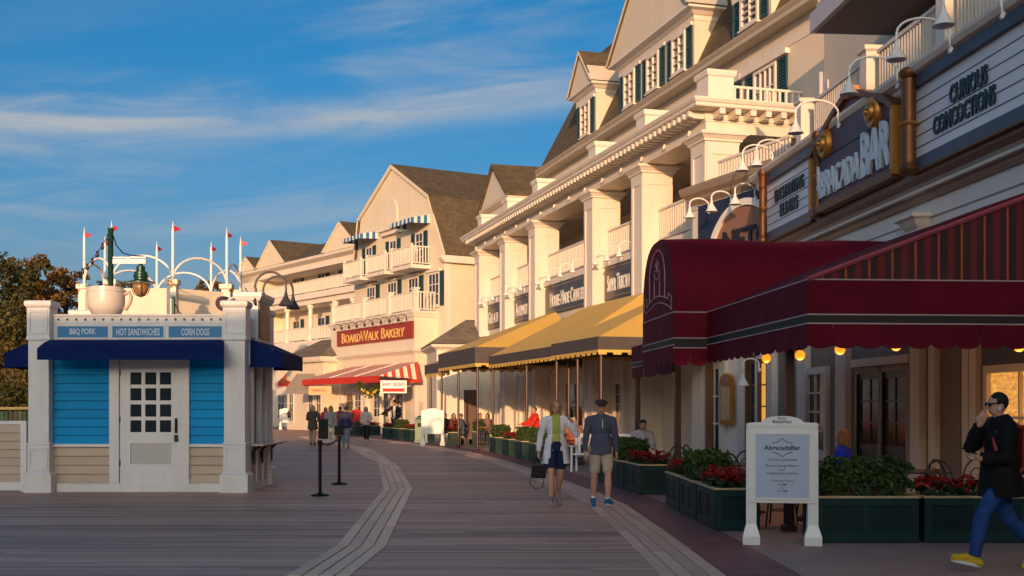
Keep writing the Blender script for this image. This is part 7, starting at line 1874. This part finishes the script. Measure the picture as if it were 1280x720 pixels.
seated(567, 50.5, 30, 'guest in a rust top seated left of the slate blue jacket', (.20,.06,.04), ('bob', (.09,.045,.03)))
seated(556, 51.5, 60, 'guest in a dark top seated nearest the far white board', (.05,.04,.04), ('short', (.05,.03,.02)))
seated(600, 50.5, 20, 'dark haired guest seated behind the sunlit hedge', (.10,.08,.07), ('short', (.03,.02,.02)))
seated(609.5, 50.0, -40, 'second dark haired guest at the right end of the sunlit hedge', (.22,.12,.10), ('bob', (.05,.03,.02)))
# chairs under the guests and a pushchair
for (px, Y, hd_, lab) in ((1054,15.95,-115,'black bentwood chair under the woman in blue'),(803,25.5,6,'black bentwood chair under the man in the pale shirt'),(716,32.5,15,'black bentwood chair under the guest in the sun hat'),(580,49.5,-80,'black bentwood chair under the slate blue jacket'),(567,50.5,30,'black bentwood chair under the rust top'),(556,51.5,60,'black bentwood chair under the dark top'),(600,50.5,20,'black bentwood chair under the guest behind the sunlit hedge'),(609.5,50.0,-40,'black bentwood chair under the second dark haired guest')):
    dup(cp, ((px-CX)/FPX*Y, Y, .012), R(hd_), lab)
ps = thing('pushchair', 'black folded-hood pushchair between the two sunlit planters', 'pushchair', (*G(577, 556), .012), R(40))
for sx in (-.22,.22):
    for y in (-.32,.30):
        MB().lathe([(.06,-.02),(.12,-.02),(.12,.02),(.06,.02)], 14, (sx,y,.12), ax=(1,0,0)).build('wheel', M['black'], ps)
    MB().tube([(sx,-.32,.12),(sx,.05,.52),(sx,.38,1.0)], .014, 6).build('frame', M['black'], ps); MB().tube([(sx,.30,.12),(sx,-.02,.55)], .014, 6).build('frame', M['black'], ps)
MB().tube([(-.22,.38,1.0),(.22,.38,1.0)], .018, 6).build('handlebar', M['black'], ps)
m_ = MB(); sag(m_, (-.20,-.30,.38),(.20,-.30,.38),(.20,.05,.36),(-.20,.05,.36), 4, 3, .0); sag(m_, (-.20,.05,.36),(.20,.05,.36),(.20,.26,.85),(-.20,.26,.85), 4, 3, .03); m_.build('seat', M['black'], ps)
hd_ = MB(); 
for k in range(6):
    a0, a1 = R(20+22*k), R(42+22*k); pts = [(s, .10+.30*math.cos(a), .58+.32*math.sin(a)) for a in (a0,a1) for s in (-.21,.21)]; hd_.quad(pts[0],pts[1],pts[3],pts[2])
hd_.build('hood', M['black'], ps, recalc=False)
# ================================================================== unseen halls added behind the camera, sized to throw evening shade over the foreground
def hall(x0, x1, h, label):
    t = thing('shade_hall', label, 'building', ((x0+x1)/2, -32.0, 0)); a = (x1-x0)/2
    MB().box(-a, a, -8, 0, 0, h-1.0).build('wall', M['cream'], t)
    MB().prism([(-8.4,h-1.0),(.4,h-1.0),(-4,h+.0)], -a, a, 'x').build('roof', M['roof'], t)
    for i in range(int(2*a/4)): window(t, -a+1.2+i*4, -a+2.6+i*4, 1.0, 3.0, 0, 2, 3, .12)
    return t

hall(-110, -7.1, 11.1, 'long low shade hall added behind the viewer')
hall(-7.0, -1.6, 9.5, 'lowest shade hall added between its taller neighbours behind the viewer')
hall(-1.5, 1.9, 11.8, 'narrow shade hall added beside the tall one behind the viewer')
hall(2.0, 40, 15.5, 'tall shade hall added at the right behind the viewer')
